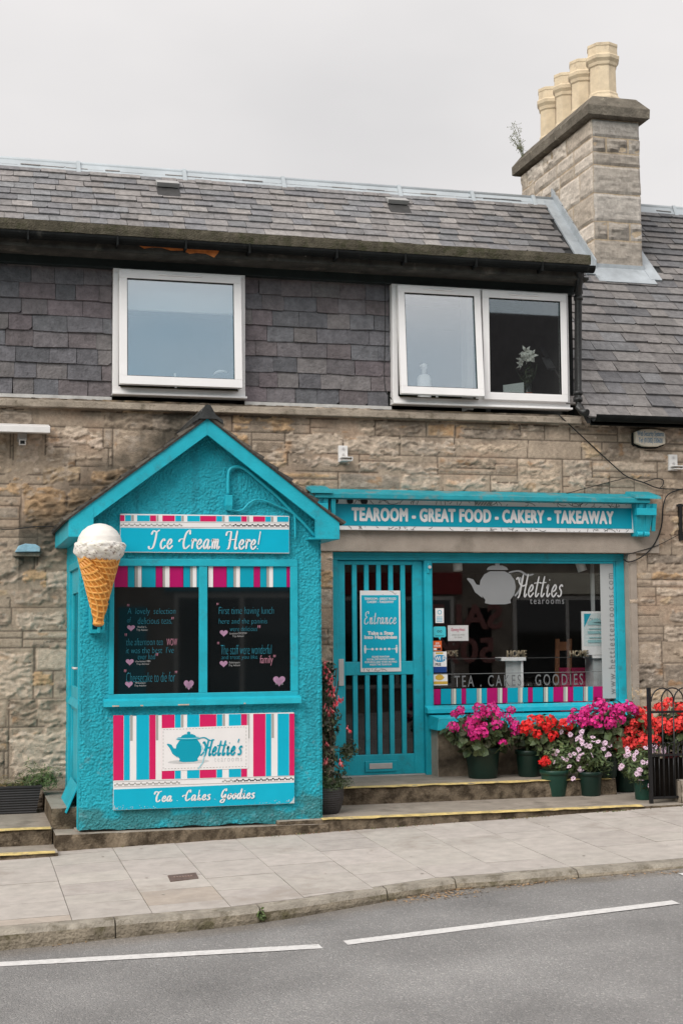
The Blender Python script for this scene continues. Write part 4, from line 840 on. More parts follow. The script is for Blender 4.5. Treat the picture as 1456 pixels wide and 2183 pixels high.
b = MB(); BLUE = mat('mid_blue_print', (.02, .30, .55), .4, .05); NAVY = mat('navy_print', (.01, .05, .22), .4, .05); GOLD = mat('mustard_print', (.62, .38, .06), .4, .05)
q = AT(u9(99), v9(638), SY-.001); q2 = AT(u9(134), v9(658), SY-.001); rx_, rz_ = q2.x-q.x, abs(q2.z-q.z)
b.poly([(q.x+rx_*math.cos(k*.314), SY-.0008, q.z+rz_*math.sin(k*.314)) for k in range(20)]); b.cur = 1; pbox(b, u9(61), v9(684), u9(136), v9(716), SY-.001, SY); b.cur = 2; pbox(b, u9(75), v9(604), u9(116), v9(613), SY-.001, SY); b.build('print', [BLUE, NAVY, GOLD], s_)
T('Wi Fi', u9(68), v9(626), u9(129), v9(650), SY-.0025, WHITE, s_, bold=.03); T('FREE', u9(72), v9(664), u9(104), v9(679), SY-.001, INK, s_, bold=.02)
s_ = card('window_sticker', 'white sticker with mustard band and leaf, lowest on shop glass', u9(61), v9(724), u9(141), v9(788), SY, WHITE, 'sticker')
b = MB(); pbox(b, u9(61), v9(766), u9(141), v9(782), SY-.001, SY); q = AT(u9(96), v9(744), SY-.001); b.poly([(q.x+.045*math.cos(k*.4488)*(1+.12*math.cos(3*k)), SY-.001, q.z+.028*math.sin(k*.4488)) for k in range(14)]); b.build('print', GOLD, s_)
s_ = card('opening_notice', 'white paper opening notice taped inside the shop window', u9(142), v9(453), u9(257), v9(540), GY+.012, WHITE, 'notice')
SCRIPT('Ice', u9(160), v9(470), u9(188), v9(486), GY+.010, PINK, s_, .004) if False else T('Opening Hours', u9(160), v9(468), u9(238), v9(490), GY+.0105, PINK, s_, shear=.3)
T('please see inside\nfor details', u9(165), v9(500), u9(235), v9(524), GY+.0105, GREYP, s_)
# things standing in the shop window
PD = .20
x0, x1, z0, z1 = RECT(u9(890), v9(375), u9(1006), v9(618), PD)
t = thing('gift_poster', 'white framed gift voucher poster standing inside the shop window', 'poster', ((x0+x1)/2, PD, z0))
b = MB(); b.box(x0, x1, PD, PD+.015, z0, z1); b.build('board', WHITE, t); b = MB(); e = .02; b.box(x0+e, x1-e, PD-.003, PD-.0001, z0+.09, z1-e); b.build('picture', mat('pale_print', (.60, .66, .66), .4, .06), t)
b = MB(); b.prism([(x0+e+.005, z1-e-.005), (x0+e+.005, z1-.16), (x0+.10, z1-e-.005)], PD-.006, PD-.0035); b.build('corner_band', TEALD, t)
T('Gift Voucher', u9(930), v9(412), u9(1004), v9(440), PD-.008, mat('slate_print', (.1, .25, .28), .5), t, shear=.35)
b = MB(); q = AT(u9(968), v9(500), PD-.01)
for k in range(5): b.box(q.x-.09, q.x+.09, PD-.009, PD-.0065, q.z-.09+.045*k, q.z-.063+.045*k) if k % 2 == 0 else b.box(q.x-.075, q.x+.085, PD-.009, PD-.0065, q.z-.09+.045*k, q.z-.08+.045*k)
b.prism([(q.x-.09, q.z+.12), (q.x+.09, q.z+.10), (q.x+.02, q.z+.16)], PD-.009, PD-.007); b.build('cake_drawing', mat('pale_teal_print', (.30, .52, .54), .5), t)
x0, x1, z0, z1 = RECT(u9(443), v9(632), u9(580), v9(802), .19)
t = thing('display_stand', 'white T-shaped display stand behind the shop window lettering', 'stand', ((x0+x1)/2, .5, z0))
b = MB(); b.box(x0, x1, .19, .37, z1-.035, z1); b.build('shelf', WHITE, t, .003); b = MB(); xa, xb = AT(u9(548), 1420, .22).x, AT(u9(562), 1420, .22).x; b.box(xb-.02, xb, .22, .37, ZU, z1-.0355); b.build('end_panel', WHITE, t)
b = MB(); b.box(AT(u9(466), 1420, .25).x, xb-.021, .25, .265, ZU, z1-.0355); b.build('back_panel', mat('grey_panel', (.45, .46, .46), .6), t)
x0, x1, z0, z1 = RECT(u9(952), v9(626), u9(1010), v9(800), .23); t = thing('display_plinth', 'pale grey plinth carrying the poster inside the shop window', 'plinth', ((x0+x1)/2, .5, ZU))
b = MB(); b.box(x0, x1+.06, .22, .42, ZU, z1-.02); b.build('column', mat('grey_panel', (.45, .46, .46), .6), t); b = MB(); b.box(x0-.02, x1+.08, .185, .43, z1-.0195, z1+.01); b.build('top', WHITE, t, .003)
HOMEM = mat('mercury_letters', (.30, .24, .16), .35, .3, 30, metal=.4)
for (c0, c1, body, lab) in ((138, 204, 'HOME', 'gold letters spelling HOME, nearest the notice, on the inner shelf'), (478, 588, 'HOME', 'gold letters spelling HOME on the white display stand'), (820, 924, 'HOME', 'gold letters spelling HOME in front of the gift poster')):
    x0, x1, z0, z1 = RECT(u9(c0), v9(592), u9(c1), v9(628), .18); zb2 = RECT(u9(443), v9(632), u9(580), v9(802), .19)[3] if c0 == 478 else z0
    t = thing('letter_ornament', lab, 'ornament', ((x0+x1)/2, .45, zb2), 'gold word ornaments in the shop window'); o = flat_text('letters', body, (x0, x1, zb2, z1), .168 if c0 == 820 else .20, HOMEM, t, bold=.02)
    sd = o.modifiers.new('thick', 'SOLIDIFY'); sd.thickness = .03; sd.offset = -1
x0, x1, z0, z1 = RECT(921, 1399, 1290, 1402, .20); b = MB(); t = thing('window_shelf', 'thin glass shelf across the inside of the shop window', 'shelf', (x0, .5, z0)); b.box(xP1+.1, x1, .20, .36, z0-.008, z0-.001); b.build('shelf_plate', mat('dark_shelf', (.05, .05, .05), .2), t)
for px, py, lab in ((u9(194), v9(108), 'white ceiling spotlight inside the shop, above the teapot emblem'), (u9(878), v9(110), 'white tilted ceiling spotlight inside the shop, above the gift poster')):
    q = AT(px, py, .30); t = thing('spotlight', lab, 'spotlight', (q.x, q.y, q.z), 'spotlights on the shop ceiling'); b = MB(); a = .0 if px < 1000 else .25
    b.tube([(q.x-.02*a*4, q.y, q.z+.07), (q.x+.02*a*4, q.y-.02, q.z-.075)], .048, 14); b.build('lamp_body', mat('lamp_white', (.75, .74, .72), .4), t); b = MB(); b.tube([(q.x, q.y+.01, q.z+.05), (q.x, q.y+.01, 2.615)], .012, 8); b.build('stem', SILVER, t)
b = MB(); x0, x1, z0, z1 = RECT(u9(835), v9(690), u9(950), v9(795), .45); t = thing('counter_panel', 'deep pink panel standing low inside the shop', 'panel', ((x0+x1)/2, .9, ZU)); b.box(x0, x1, .45, .48, ZU, z1); b.build('panel_board', mat('deep_pink', (.50, .015, .10), .6), t)
x0, x1, z0, z1 = RECT(u9(770), v9(690), u9(822), v9(795), .45); t = thing('counter_panel', 'narrow deep pink panel beside the wider one inside the shop', 'panel', ((x0+x1)/2, .9, ZU)); b = MB(); b.box(x0, x1, .45, .48, ZU, z1); b.build('panel_board', mat('deep_pink', (.50, .015, .10), .6), t)
t = thing('cafe_chair', 'brown wooden chair standing inside the shop left of the gift poster', 'chair', (AT(1196, 1440, .75).x, .8, ZU)); WD = mat('brown_wood', (.20, .085, .04), .5, .2, 12)
xa, xb = AT(1182, 1400, .75).x, AT(1208, 1400, .75).x; zt_c = AT(1196, 1362, .75).z
for x in (xa, xb): b = MB(); b.hexa([(x-.02, .74, ZU), (x+.02, .74, ZU), (x+.02, .78, ZU), (x-.02, .78, ZU), (x-.02, .66, zt_c), (x+.02, .66, zt_c), (x+.02, .69, zt_c), (x-.02, .69, zt_c)]); b.build('back_post', WD, t)
b = MB(); b.box(xa-.03, xb+.03, .70, 1.12, ZU+.43, ZU+.46); b.build('seat', WD, t); b = MB(); b.box(xa+.021, xb-.021, .68, .70, zt_c-.12, zt_c-.03); b.build('back_slat', WD, t)
for x in (xa, xb): b = MB(); b.box(x-.02, x+.02, 1.06, 1.1, ZU, ZU+.429); b.build('leg', WD, t)
x0, x1, z0, z1 = RECT(u9(944), v9(92), u9(960), v9(375), .32); b = MB(); b.box(x0, x1, .32, .35, 1.6, 2.61); t = thing('interior_post', 'slim pale post behind the gift voucher poster', 'post', (x0, .6, 1.6)); b.build('shaft', mat('grey_panel', (.45, .46, .46), .6), t)
# ---- cornice over the sign with end brackets
b = MB(); xa, xb = AT(672, 1050, -.24).x, AT(1385, 1060, -.24).x; cz0, cz1 = AT(1000, 1067, -.24).z, AT(1000, 1055, -.24).z
cz0 += .004; b.hexa([(xa, -.24, cz0), (xb, -.24, cz0), (xb, 0, cz0), (xa, 0, cz0), (xa, -.24, cz1-.008), (xb, -.24, cz1-.008), (xb, 0, cz1+.06), (xa, 0, cz1+.06)])
cor = b.build('cornice', mat('weathered_teal', (.012, .27, .33), .6, .2, 5, .2, 50, dirt=(.20, .22, .20), dirt_s=4, dirt_lo=.53), bd, .004)
for pa, pb in ((668, 701), (1357, 1399)):
    x0, x1 = AT(pa, 1080, -.21).x, AT(pb, 1080, -.21).x; xm = (x0+x1)/2
    b = MB(); b.hexa([(x0-.03, -.262, cz1-.009), (x1+.03, -.262, cz1-.009), (x1+.03, 0, cz1+.058), (x0-.03, 0, cz1+.058), (x0-.02, -.25, cz1+.022), (x1+.02, -.25, cz1+.022), (x1+.02, 0, cz1+.088), (x0-.02, 0, cz1+.088)]); b.build('bracket_cap', cor.data.materials[0], cor, .003)
    b = MB(); zt, zb3 = cz0-.001, AT(1380, 1143, -.12).z
    b.hexa([(x0+.02, -.12, zb3), (x1-.05, -.12, zb3), (x1-.05, 0, zb3), (x0+.02, 0, zb3), (x0, -.20, zt), (x1-.01, -.20, zt), (x1-.01, 0, zt), (x0, 0, zt)])
    for dx in (.03, .105, .18):
        f = .5; b.hexa([(x0+dx+.02-.0, -.135, zb3+.05), (x0+dx+.055, -.135, zb3+.05), (x0+dx+.055, -.11, zb3+.05), (x0+dx+.02, -.11, zb3+.05), (x0+dx-.005, -.215, zt-.002), (x0+dx+.04, -.215, zt-.002), (x0+dx+.04, -.15, zt-.002), (x0+dx-.005, -.15, zt-.002)])
    b.box(x0-.002, x1-.008, -.222, -.15, zt-.12, zt-.05); b.tube([(x0+.03, -.13, zb3+.02), (x0+.09, -.13, zb3+.02)], .028, 10); b.tube([(x1-.11, -.13, zb3+.02), (x1-.055, -.13, zb3+.02)], .028, 10)
    b.build('bracket', TEAL, cor, .003)
# ---- fascia sign
FS = -.085
x0, x1, z0, z1 = RECT(703, 1068, 1357, 1134, FS)
t = thing('fascia_sign', 'long turquoise fascia sign with white capitals and line-drawn white border', 'sign', ((x0+x1)/2, FS, z0))
z0 = AT(1040, 1132.5, FS).z; z1 = AT(1040, 1068.5, FS).z; b = MB(); b.box(x0, x1, FS, 0, z0, z1); b.build('backing_panel', WHITE, t, .002)
x0b, x1b, _, _ = RECT(706, 1080, 1346, 1124, FS-.003); za = AT(1040, 1124, FS).z; zb = AT(1040, 1079, FS).z
b = MB(); b.box(x0b, x1b, FS-.003, FS-.0002, za, zb); b.build('blue_field', TEALD, t)
T('TEAROOM - GREAT FOOD - CAKERY - TAKEAWAY', 751, 1087, 1306, 1113, FS-.005, WHITE, t, space=1.10, fat=.0075)
def doodles(b, xa, xb, za, zb, Y, seed, n, w=.004):
    g = np.random.default_rng(seed); H = zb-za
    for k in range(n):
        cx_ = g.uniform(xa, xb); r = g.uniform(.4, 2.2)*H; a0 = g.uniform(0, 6.28); da = g.uniform(.6, 2.6)
        cz_ = za+g.uniform(-.9, 1.9)*H; run = []
        for i in range(26):
            a = a0+da*i/25; x, z = cx_+r*math.cos(a), cz_+r*math.sin(a)*.8
            if xa+.004 < x < xb-.004 and za+.003 < z < zb-.003: run.append((x, z))
            else:
                if len(run) > 2: rib(b, run, Y-.00006*k, w)
                run = []
        if len(run) > 2: rib(b, run, Y-.00006*k, w)
def rib(b, p, Y, w):
    p = [Vector(q) for q in p]
    for i in range(len(p)-1):
        d = p[i+1]-p[i]
        if d.length < 1e-6: continue
        nn = Vector((-d.y, d.x)).normalized()*w/2; b.poly([(p[i].x-nn.x, Y, p[i].y-nn.y), (p[i+1].x-nn.x, Y, p[i+1].y-nn.y), (p[i+1].x+nn.x, Y, p[i+1].y+nn.y), (p[i].x+nn.x, Y, p[i].y+nn.y)])
b = MB(); doodles(b, x0, x1, z0, za, FS-.001, 3, 110); doodles(b, x0, x1, zb, z1, FS-.001, 4, 110); doodles(b, x1b, x1, z0, z1, FS-.001, 5, 8)
g = np.random.default_rng(2)
for xq, r in ((x0+.05, .035), (x0+.20, .032), (x0+.34, .036)): b.poly([(min(x0+5, xq+r*math.cos(a)), FS-.009, max(zb+.002, min(z1-.002, zb+.03+r*math.sin(a)))) for a in [i*.3 for i in range(21)]])
b.build('line_drawing', INK, t)
b = MB(); xq = AT(1010, 1100, FS).x; 
for k in range(9): b.poly([(xq+.03*k, FS-.0095, zb+.004), (xq+.03*k+.018, FS-.0095, zb+.004), (xq+.03*k+.05, FS-.0095, z1-.004), (xq+.03*k+.032, FS-.0095, z1-.004)]) if k < 6 else None
b.build('hatching', GREYP, t)
# ---- entrance poster on the door
EY = DY-.008
x0, x1, z0, z1 = RECT(768, 1259, 854, 1432, EY); t = thing('entrance_poster', 'turquoise and white Entrance poster fixed to the door bars', 'poster', ((x0+x1)/2, EY, z0))
b = MB(); b.box(x0, x1, EY, EY+.006, z0, z1); b.build('board', WHITE, t); x2, x3, z2, z3 = RECT(cx(328), cz(440), cx(648), cz(1066), EY-.001); b = MB(); b.box(x2, x3, EY-.0015, EY-.0002, z2, z3); b.build('blue_field', TEALP, t)
EP = EY-.003
T('TEAROOM - GREAT FOOD\nCAKERY - TAKEAWAY', cx(350), cz(460), cx(624), cz(508), EP, WHITE, t, bold=.03)
SCRIPT('Entrance', cx(352), cz(580), cx(625), cz(690), EP, WHITE, t, .0085, name='script_lettering')
T('Take a Step\nInto Happiness', cx(352), cz(752), cx(630), cz(824), EP, WHITE, t, line=.85, fat=.003)
T('PLEASE MAINTAIN\nSOCIAL DISTANCING WHEN\nQUEUEING AND WHEN MOVING\nINSIDE THE TEAROOM', cx(352), cz(962), cx(630), cz(1046), EP, WHITE, t, bold=.03)
b = MB(); zq = AT(800, cz(905), EP).z
def disc(b, x, z, r, Y, n=12, sz=1): b.poly([(x+r*math.cos(6.2832*k/n), Y, z+sz*r*math.sin(6.2832*k/n)) for k in range(n)])
for c in (420, 456, 492, 528, 564): disc(b, AT(cx(c), 1384, EP).x, zq, .015, EP, sz=.8)
for c in (357, 628):
    x = AT(cx(c), 1384, EP).x; disc(b, x, zq+.03, .009, EP); b.poly([(x-.011, EP, zq+.018), (x-.011, EP, zq-.008), (x-.006, EP, zq-.04), (x+.006, EP, zq-.04), (x+.011, EP, zq-.008), (x+.011, EP, zq+.018)])
for c, s in ((385, -1), (600, 1)):
    x = AT(cx(c), 1384, EP).x; b.poly([(x-.02, EP, zq-.002), (x+.02, EP, zq-.002), (x+.02, EP, zq+.003), (x-.02, EP, zq+.003)]); b.poly([(x+s*.026, EP-.0003, zq), (x+s*.014, EP-.0003, zq+.009), (x+s*.014, EP-.0003, zq-.009)])
b.build('pictograms', WHITE, t)
b = MB(); doodles(b, x0, x1, z0, z2, EY-.0005, 8, 26, .003); doodles(b, x0, x2, z0, z1, EY-.0005, 9, 14, .003); doodles(b, x3, x1, z0, z1, EY-.0005, 10, 18, .003); doodles(b, x0, x1, z3, z1, EY-.0005, 12, 10, .003); b.build('line_drawing', INK, t)
# ================================================================== ICE CREAM KIOSK (turquoise harled porch)
kx0, kx1 = AT(171, 1500, KF).x, AT(687, 1500, KF).x; YB = KF-.14
A_ = AT(440, 889, YB); Lt = AT(147, 1108, YB); Rt = AT(724, 1108, YB); Lb = AT(147, 1145, YB); Rb = AT(724, 1149, YB)
sl = (A_.z-(Lt.z+Rt.z)/2)/((Rt.x-Lt.x)/2); xa_ = (Lt.x+Rt.x)/2; hw = (Rt.x-Lt.x)/2
ze = (Lt.z+Rt.z)/2; zbx = (Lb.z+Rb.z)/2; zap = A_.z
kd = thing('kiosk', 'turquoise roughcast ice cream kiosk with a gabled slate roof', 'kiosk', (xa_, KF/2, .2))
kz0 = AT(400, 1762, KF).z; zpl = AT(400, 1764, -1.62).z
wx0, wx1, wz0, wz1 = RECT(233, 1192, 635, 1494, KF)
def blobs(U, V, cell, seed):
    u, v = U/cell, V/cell; iu, iv = np.floor(u).astype(np.int64), np.floor(v).astype(np.int64); out = np.zeros_like(U)
    def h(a, b, k):
        n = (a*374761393+b*668265263+(seed+k)*1442695041) & 0x7fffffff; n = ((n ^ (n >> 13))*1274126177) & 0x7fffffff; return ((n ^ (n >> 16)) & 0xffff)/65535.0
    for di in (-1, 0, 1):
        for dj in (-1, 0, 1):
            a, b_ = iu+di, iv+dj; r = .35+.5*h(a, b_, 3); d2 = ((u-a-h(a, b_, 1))**2+(v-b_-h(a, b_, 2))**2)/(r*r)
            out = np.maximum(out, np.sqrt(np.maximum(0, 1-d2))*r*(.6+.6*h(a, b_, 4)))
    return out
def harl(U, V, seed):
    w = .006*(fbm(U*60, V*60, 2, seed+1)-.5); low = fbm(U*5, V*5, 2, seed+9)
    return .0095*blobs(U+w, V+w, .0155, seed)+.005*blobs(U, V-w, .0095, seed+4)+.012*low
def build_kiosk_wall():
    s = .0050; ztop = zap-.06; nz = int((ztop-kz0)/s); nx = int((kx1-kx0)/s)
    zs = np.linspace(kz0, ztop, nz); t_ = np.linspace(0, 1, nx)
    lim = lambda z: np.maximum(kx0, xa_-(zap-.045-z)/sl), lambda z: np.minimum(kx1, xa_+(zap-.045-z)/sl)
    X0, X1 = lim[0](zs), lim[1](zs); X1 = np.maximum(X1, X0+.01); X = X0[:, None]+(X1-X0)[:, None]*t_[None]; Z = np.repeat(zs[:, None], nx, 1)
    h = harl(X, Z, 300); rnd = .012*(1-sstep(0, .03, np.minimum(X-kx0, kx1-X)))*(Z < ze)
    Y = KF+.012-h+rnd
    low = Z < kz0+.02; Z = np.where(low, Z+.035*(fbm(X*6, X*0+3, 3, 77)-.5)*(kz0+.02-Z)/.02+.0, Z)
    V = np.stack([X, Y, Z], -1).reshape(-1, 3); Fq = grid_faces(nz, nx); c = V[Fq].mean(1)
    keep = ~((c[:, 0] > wx0+.02) & (c[:, 0] < wx1-.02) & (c[:, 2] > wz0+.02) & (c[:, 2] < wz1-.02))
    Vs, Fs = [V], [Fq[keep]]; n0 = len(V)
    for side in (0, 1):                 # side walls; the left one has a doorway
        ny = int((-KF)/.009); nz2 = int((ze+.03-kz0)/.009); ys = np.linspace(KF+.005, 0, ny); zz = np.linspace(kz0, ze+.03, nz2)
        YY, ZZ = np.meshgrid(ys, zz); hh = harl(YY+30*side, ZZ, 330+side); XX = (kx0-hh+.012) if side == 0 else (kx1+hh-.012)
        rr = .012*(1-sstep(0, .03, YY-KF)); XX = XX+(rr if side == 0 else -rr)
        V = np.stack([XX, YY, ZZ], -1).reshape(-1, 3); Fq = grid_faces(nz2, ny); c = V[Fq].mean(1)
        if side == 0: Fq = Fq[~((c[:, 1] > dy0) & (c[:, 1] < dy1) & (c[:, 2] < dzt))]
        Vs.append(V); Fs.append(Fq+n0); n0 += len(V)
    VA = np.concatenate(Vs); hx = VA[:, 0]+VA[:, 1]*1.7; zz_ = VA[:, 2]
    base = sstep(.42, .70, fbm(hx*7, zz_*9, 4, 350)+.55*(1-np.clip((zz_-kz0)/.32, 0, 1))-.25)*(zz_ < kz0+.5)
    rain = sstep(.60, .74, fbm(hx*16, zz_*.8, 3, 360))*.45; worn = sstep(.70, .76, fbm(hx*21, zz_*21, 3, 370))
    tn = np.ones((len(VA), 3)); k1 = base[:, None]; tn = tn*(1-.62*k1)+np.array([4.2, .40, .28])*.62*k1; tn = tn*(1-rain[:, None]*np.array([.1, .42, .40])); k2 = (worn*.35*(zz_ < kz0+.9))[:, None]; tn = tn*(1-k2)+np.array([14, 1.1, .95])*k2
    return np_mesh('harled_wall', VA, np.concatenate(Fs), TEALH, kd, tn)
def yat(px, py, X):                     # depth of a point on the kiosk's side plane
    d = ray(px, py); return (CAM+d*((X-CAM[0])/d[0]))[1]
dy0, dy1, dzt = KF+.10, -.32, AT(160, 1199, -.9).z
build_kiosk_wall()
b = MB(); b.box(kx0-.02, kx1+.02, KF+.05, 0, 0, kz0-.002)
b.build('floor_slab', CONC, kd)
# side door on the left, ajar weatherboard at its foot
b = MB(); X = kx0+.012
b.box(X-.02, X+.05, dy0+.001, dy0+.05, kz0, dzt); b.box(X-.02, X+.05, dy1-.05, dy1-.001, kz0, dzt); b.box(X-.02, X+.05, dy0+.05, dy1-.05, dzt-.06, dzt)
sdf = b.build('side_door_frame', TEAL, kd, .004)
b = MB(); ya, yb = dy0+.052, dy1-.052; zg1 = dzt-.26; zmid = kz0+1.02; Xd = X+.004
b.box(Xd, Xd+.04, ya, ya+.10, kz0+.04, dzt-.062); b.box(Xd, Xd+.04, yb-.10, yb, kz0+.04, dzt-.062); b.box(Xd, Xd+.04, ya+.1, yb-.1, zg1, dzt-.062); b.box(Xd, Xd+.04, ya+.1, yb-.1, zmid-.1, zmid+.1); b.box(Xd, Xd+.04, ya+.1, yb-.1, kz0+.04, kz0+.25)
for k in range(7):
    y0 = ya+.1+(yb-ya-.2)*k/7; b.box(Xd+.012, Xd+.035, y0+.003, y0+(yb-ya-.2)/7-.003, kz0+.25, zmid-.1)
b.hexa([(Xd-.03, ya+.0, zmid-.06), (Xd, ya+.0, zmid-.06), (Xd, yb, zmid-.06), (Xd-.03, yb, zmid-.06), (Xd-.005, ya, zmid+.0), (Xd, ya, zmid+.0), (Xd, yb, zmid+.0), (Xd-.005, yb, zmid+.0)])
sd = b.build('side_door', TEAL, kd, .004)
b = MB(); b.box(Xd+.018, Xd+.022, ya+.1, yb-.1, zmid+.1, zg1); b.build('side_door_glass', GLD, sd)
b = MB(); b.box(Xd-.008, Xd-.001, ya+.02, ya+.055, zmid+.13, zmid+.36); b.tube([(Xd-.008, ya+.04, zmid+.27), (Xd-.05, ya+.04, zmid+.27), (Xd-.05, ya+.17, zmid+.272)], .010, 8); b.build('door_handle', SILVER, sd)
b = MB(); b.hexa([(Xd-.11, ya+.1, kz0+.12), (Xd-.095, ya+.1, kz0+.11), (Xd-.095, yb-.2, kz0+.11), (Xd-.11, yb-.2, kz0+.12), (Xd-.012, ya+.1, kz0+.34), (Xd, ya+.1, kz0+.33), (Xd, yb-.2, kz0+.33), (Xd-.012, yb-.2, kz0+.34)]); b.build('weatherboard', TEAL, sd, .003)
# bargeboards with boxed ends, eaves boards, slates, ridge
b = MB(); jl, jr = AT(199, 1120, YB).x, AT(673, 1120, YB).x; zin = AT(441, 927, YB).z; dzv = zap-zin
zl_j = zin-(xa_-jl)*sl; zr_j = zin-(jr-xa_)*sl
b.prism([(xa_, zap), (Lt.x, ze), (Lt.x, zbx), (jl, zbx), (jl, zl_j), (xa_, zin)], YB, YB+.03); b.build('bargeboard', TEAL, kd, .003)
b = MB(); b.prism([(xa_+.0005, zap), (xa_+.0005, zin), (jr, zr_j), (jr, zbx), (Rt.x, zbx), (Rt.x, ze)], YB, YB+.03); b.build('bargeboard', TEAL, kd, .003)
for xo, xi in ((Lt.x, jl), (Rt.x, jr)):
    b = MB(); s = 1 if xo < xi else -1
    b.box(xo, xo+s*.02, YB+.0305, -.01, zbx, ze-.01); b.box(xo+s*.0205, xi+s*.05, YB+.0305, -.01, zbx+.0, zbx+.015)
    xj = xi; b.box(xj-.004, xj+.004, YB-.003, YB-.0005, zbx, (zl_j if xj == jl else zr_j)+dzv*.98); b.build('eaves_box', TEAL, kd, .002)
kroof = None
ang = math.atan(sl); cs, sn = math.cos(ang), math.sin(ang); sl_len = hw/cs+.05; MOSSY = np.array([[.075, .068, .058], [.10, .085, .07], [.06, .056, .052], [.12, .105, .085]])
for s in (-1, 1):
    b = MB(); Ox = xa_+s*(hw+.04); Oz = zap-(hw+.04)*sl+.012; rows_ = [k*.145 for k in range(int(sl_len/.145)+1)]+[sl_len]
    O, U, V = Vector((Ox, YB-.015 if s > 0 else 0, Oz)), Vector((0, 1 if s > 0 else -1, 0)), Vector((-s*cs, 0, sn)); N = Vector((s*sn, 0, cs))
    slates(b, O, U, V, N, rows_, 0, -YB+.015, .22, MOSSY, seed=60+s, th=.016, jit=.012)
    b.tint = (.035, .03, .026); P = lambda u, v, h: O+U*u+V*v+N*h; e = -YB+.012
    b.hexa([P(.004, .01, -.02), P(e, .01, -.02), P(e, sl_len, -.02), P(.004, sl_len, -.02), P(.004, .01, -.007), P(e, .01, -.007), P(e, sl_len, -.007), P(.004, sl_len, -.007)])
    b.build('roof_slope', SLATE, kd)
b = MB(); ap = AT(437, 864, YB); zt = ap.z
for s in (-1, 1): b.hexa([(xa_, YB-.03, zt-.075), (xa_+s*.13, YB-.03, zt-.075-.13*sl*.8), (xa_+s*.13, 0, zt-.075-.13*sl*.8), (xa_, 0, zt-.075), (xa_, YB-.03, zt-.03), (xa_+s*.125, YB-.03, zt-.045-.13*sl*.8), (xa_+s*.125, 0, zt-.045-.13*sl*.8), (xa_, 0, zt-.03)])
b.tube([(xa_, YB-.03, zt-.022), (xa_, 0, zt-.022)], .026, 8); b.prism([(xa_-.085, zt-.115), (xa_+.085, zt-.115), (xa_+.02, zt), (xa_-.02, zt)], YB-.033, YB-.012)
b.build('ridge_cap', mat('dark_lead_cap', (.035, .037, .037), .6, .4, 9, .3, 40, dirt=(.40, .40, .38), dirt_s=7, dirt_lo=.64), kd)
# serving window: frame, mullion, sill, two blackened panes, striped heads, chalk pen writing
wy = KF-.012; k6 = lambda c: 140+c/2.6
k6v = lambda c: 1080+c/2.6
pz1, pz0 = AT(430, 1207, wy).z, AT(430, 1477, wy).z
px = [AT(v, 1340, wy).x for v in (244, 425, 443, 620)]
b = MB(); b.box(wx0, wx1, wy, KF+.08, pz1, wz1); b.box(wx0, px[0], wy, KF+.08, pz0, pz1); b.box(px[3], wx1, wy, KF+.08, pz0, pz1); b.box(px[1], px[2], wy+.004, KF+.08, pz0, pz1); b.box(wx0, wx1, wy+.003, KF+.08, wz0, pz0)
kw = b.build('kiosk_window', TEAL, kd, .004)
sa, sb, s0, s1 = RECT(222, 1490, 643, 1503, KF-.06); b = MB(); b.hexa([(sa, KF-.065, s0), (sb, KF-.065, s0), (sb, KF+.02, s0), (sa, KF+.02, s0), (sa, KF-.06, s1-.005), (sb, KF-.06, s1-.005), (sb, KF+.02, s1+.02), (sa, KF+.02, s1+.02)])
b.cur = 1; g = np.random.default_rng(3)
for pa, pb in ((240, 255), (380, 404), (300, 306), (520, 524)): x0, x1 = AT(pa, 1500, KF-.065).x, AT(pb, 1500, KF-.065).x; b.box(x0, x1, KF-.0665, KF-.0655, s0+.002, s0+.012)
b.build('window_sill', [TEAL, mat('bare_wood', (.52, .42, .34), .8, .3, 30)], kw)
b = MB(); b.box(px[0], px[1], KF+.012, KF+.018, pz0, pz1); b.build('black_pane', BLACKP, kw)
b = MB(); b.box(px[2], px[3], KF+.012, KF+.018, pz0, pz1); b.build('black_pane', BLACKP, kw)
KY = KF+.009
l1 = [(270, 345, 0), (347, 383, 1), (385, 402, 3), (402, 422, 2), (424, 500, 1), (502, 538, 0), (540, 553, 3), (553, 577, 2), (578, 652, 0), (655, 690, 1), (692, 706, 3), (706, 727, 2), (729, 741, 1)]
l2 = [(792, 818, 2), (820, 892, 0), (895, 930, 1), (932, 946, 3), (946, 967, 2), (969, 1042, 1), (1044, 1078, 0), (1080, 1113, 1), (1115, 1129, 3), (1129, 1150, 2), (1152, 1224, 1), (1226, 1246, 0)]
for l_ in (l1, l2): b = MB(); stripes(b, l_, k6, lambda x: 1206.5, lambda x: 1251.5, KY); b.build('striped_head', [PINKD, TEALD, WHITE, GREYP], kw)
CH = mat('blue_chalk_pen', (.02, .22, .30), .6, .1); CHP = mat('pink_chalk_pen', (.46, .20, .27), .6, .1); CHW = mat('white_chalk_pen', (.40, .40, .40), .6, .1); CHL = mat('lilac_chalk_pen', (.36, .20, .31), .6, .15, 40)
HY = KF+.010
def hand(body, a, t_, c, d, m=CH, sp=1.0): return T(body, k6(a), k6v(t_), k6(c), k6v(d), HY, m, kw, name='chalk_writing', shear=.08, bold=-.022 if m is CH else -.008, space=sp)
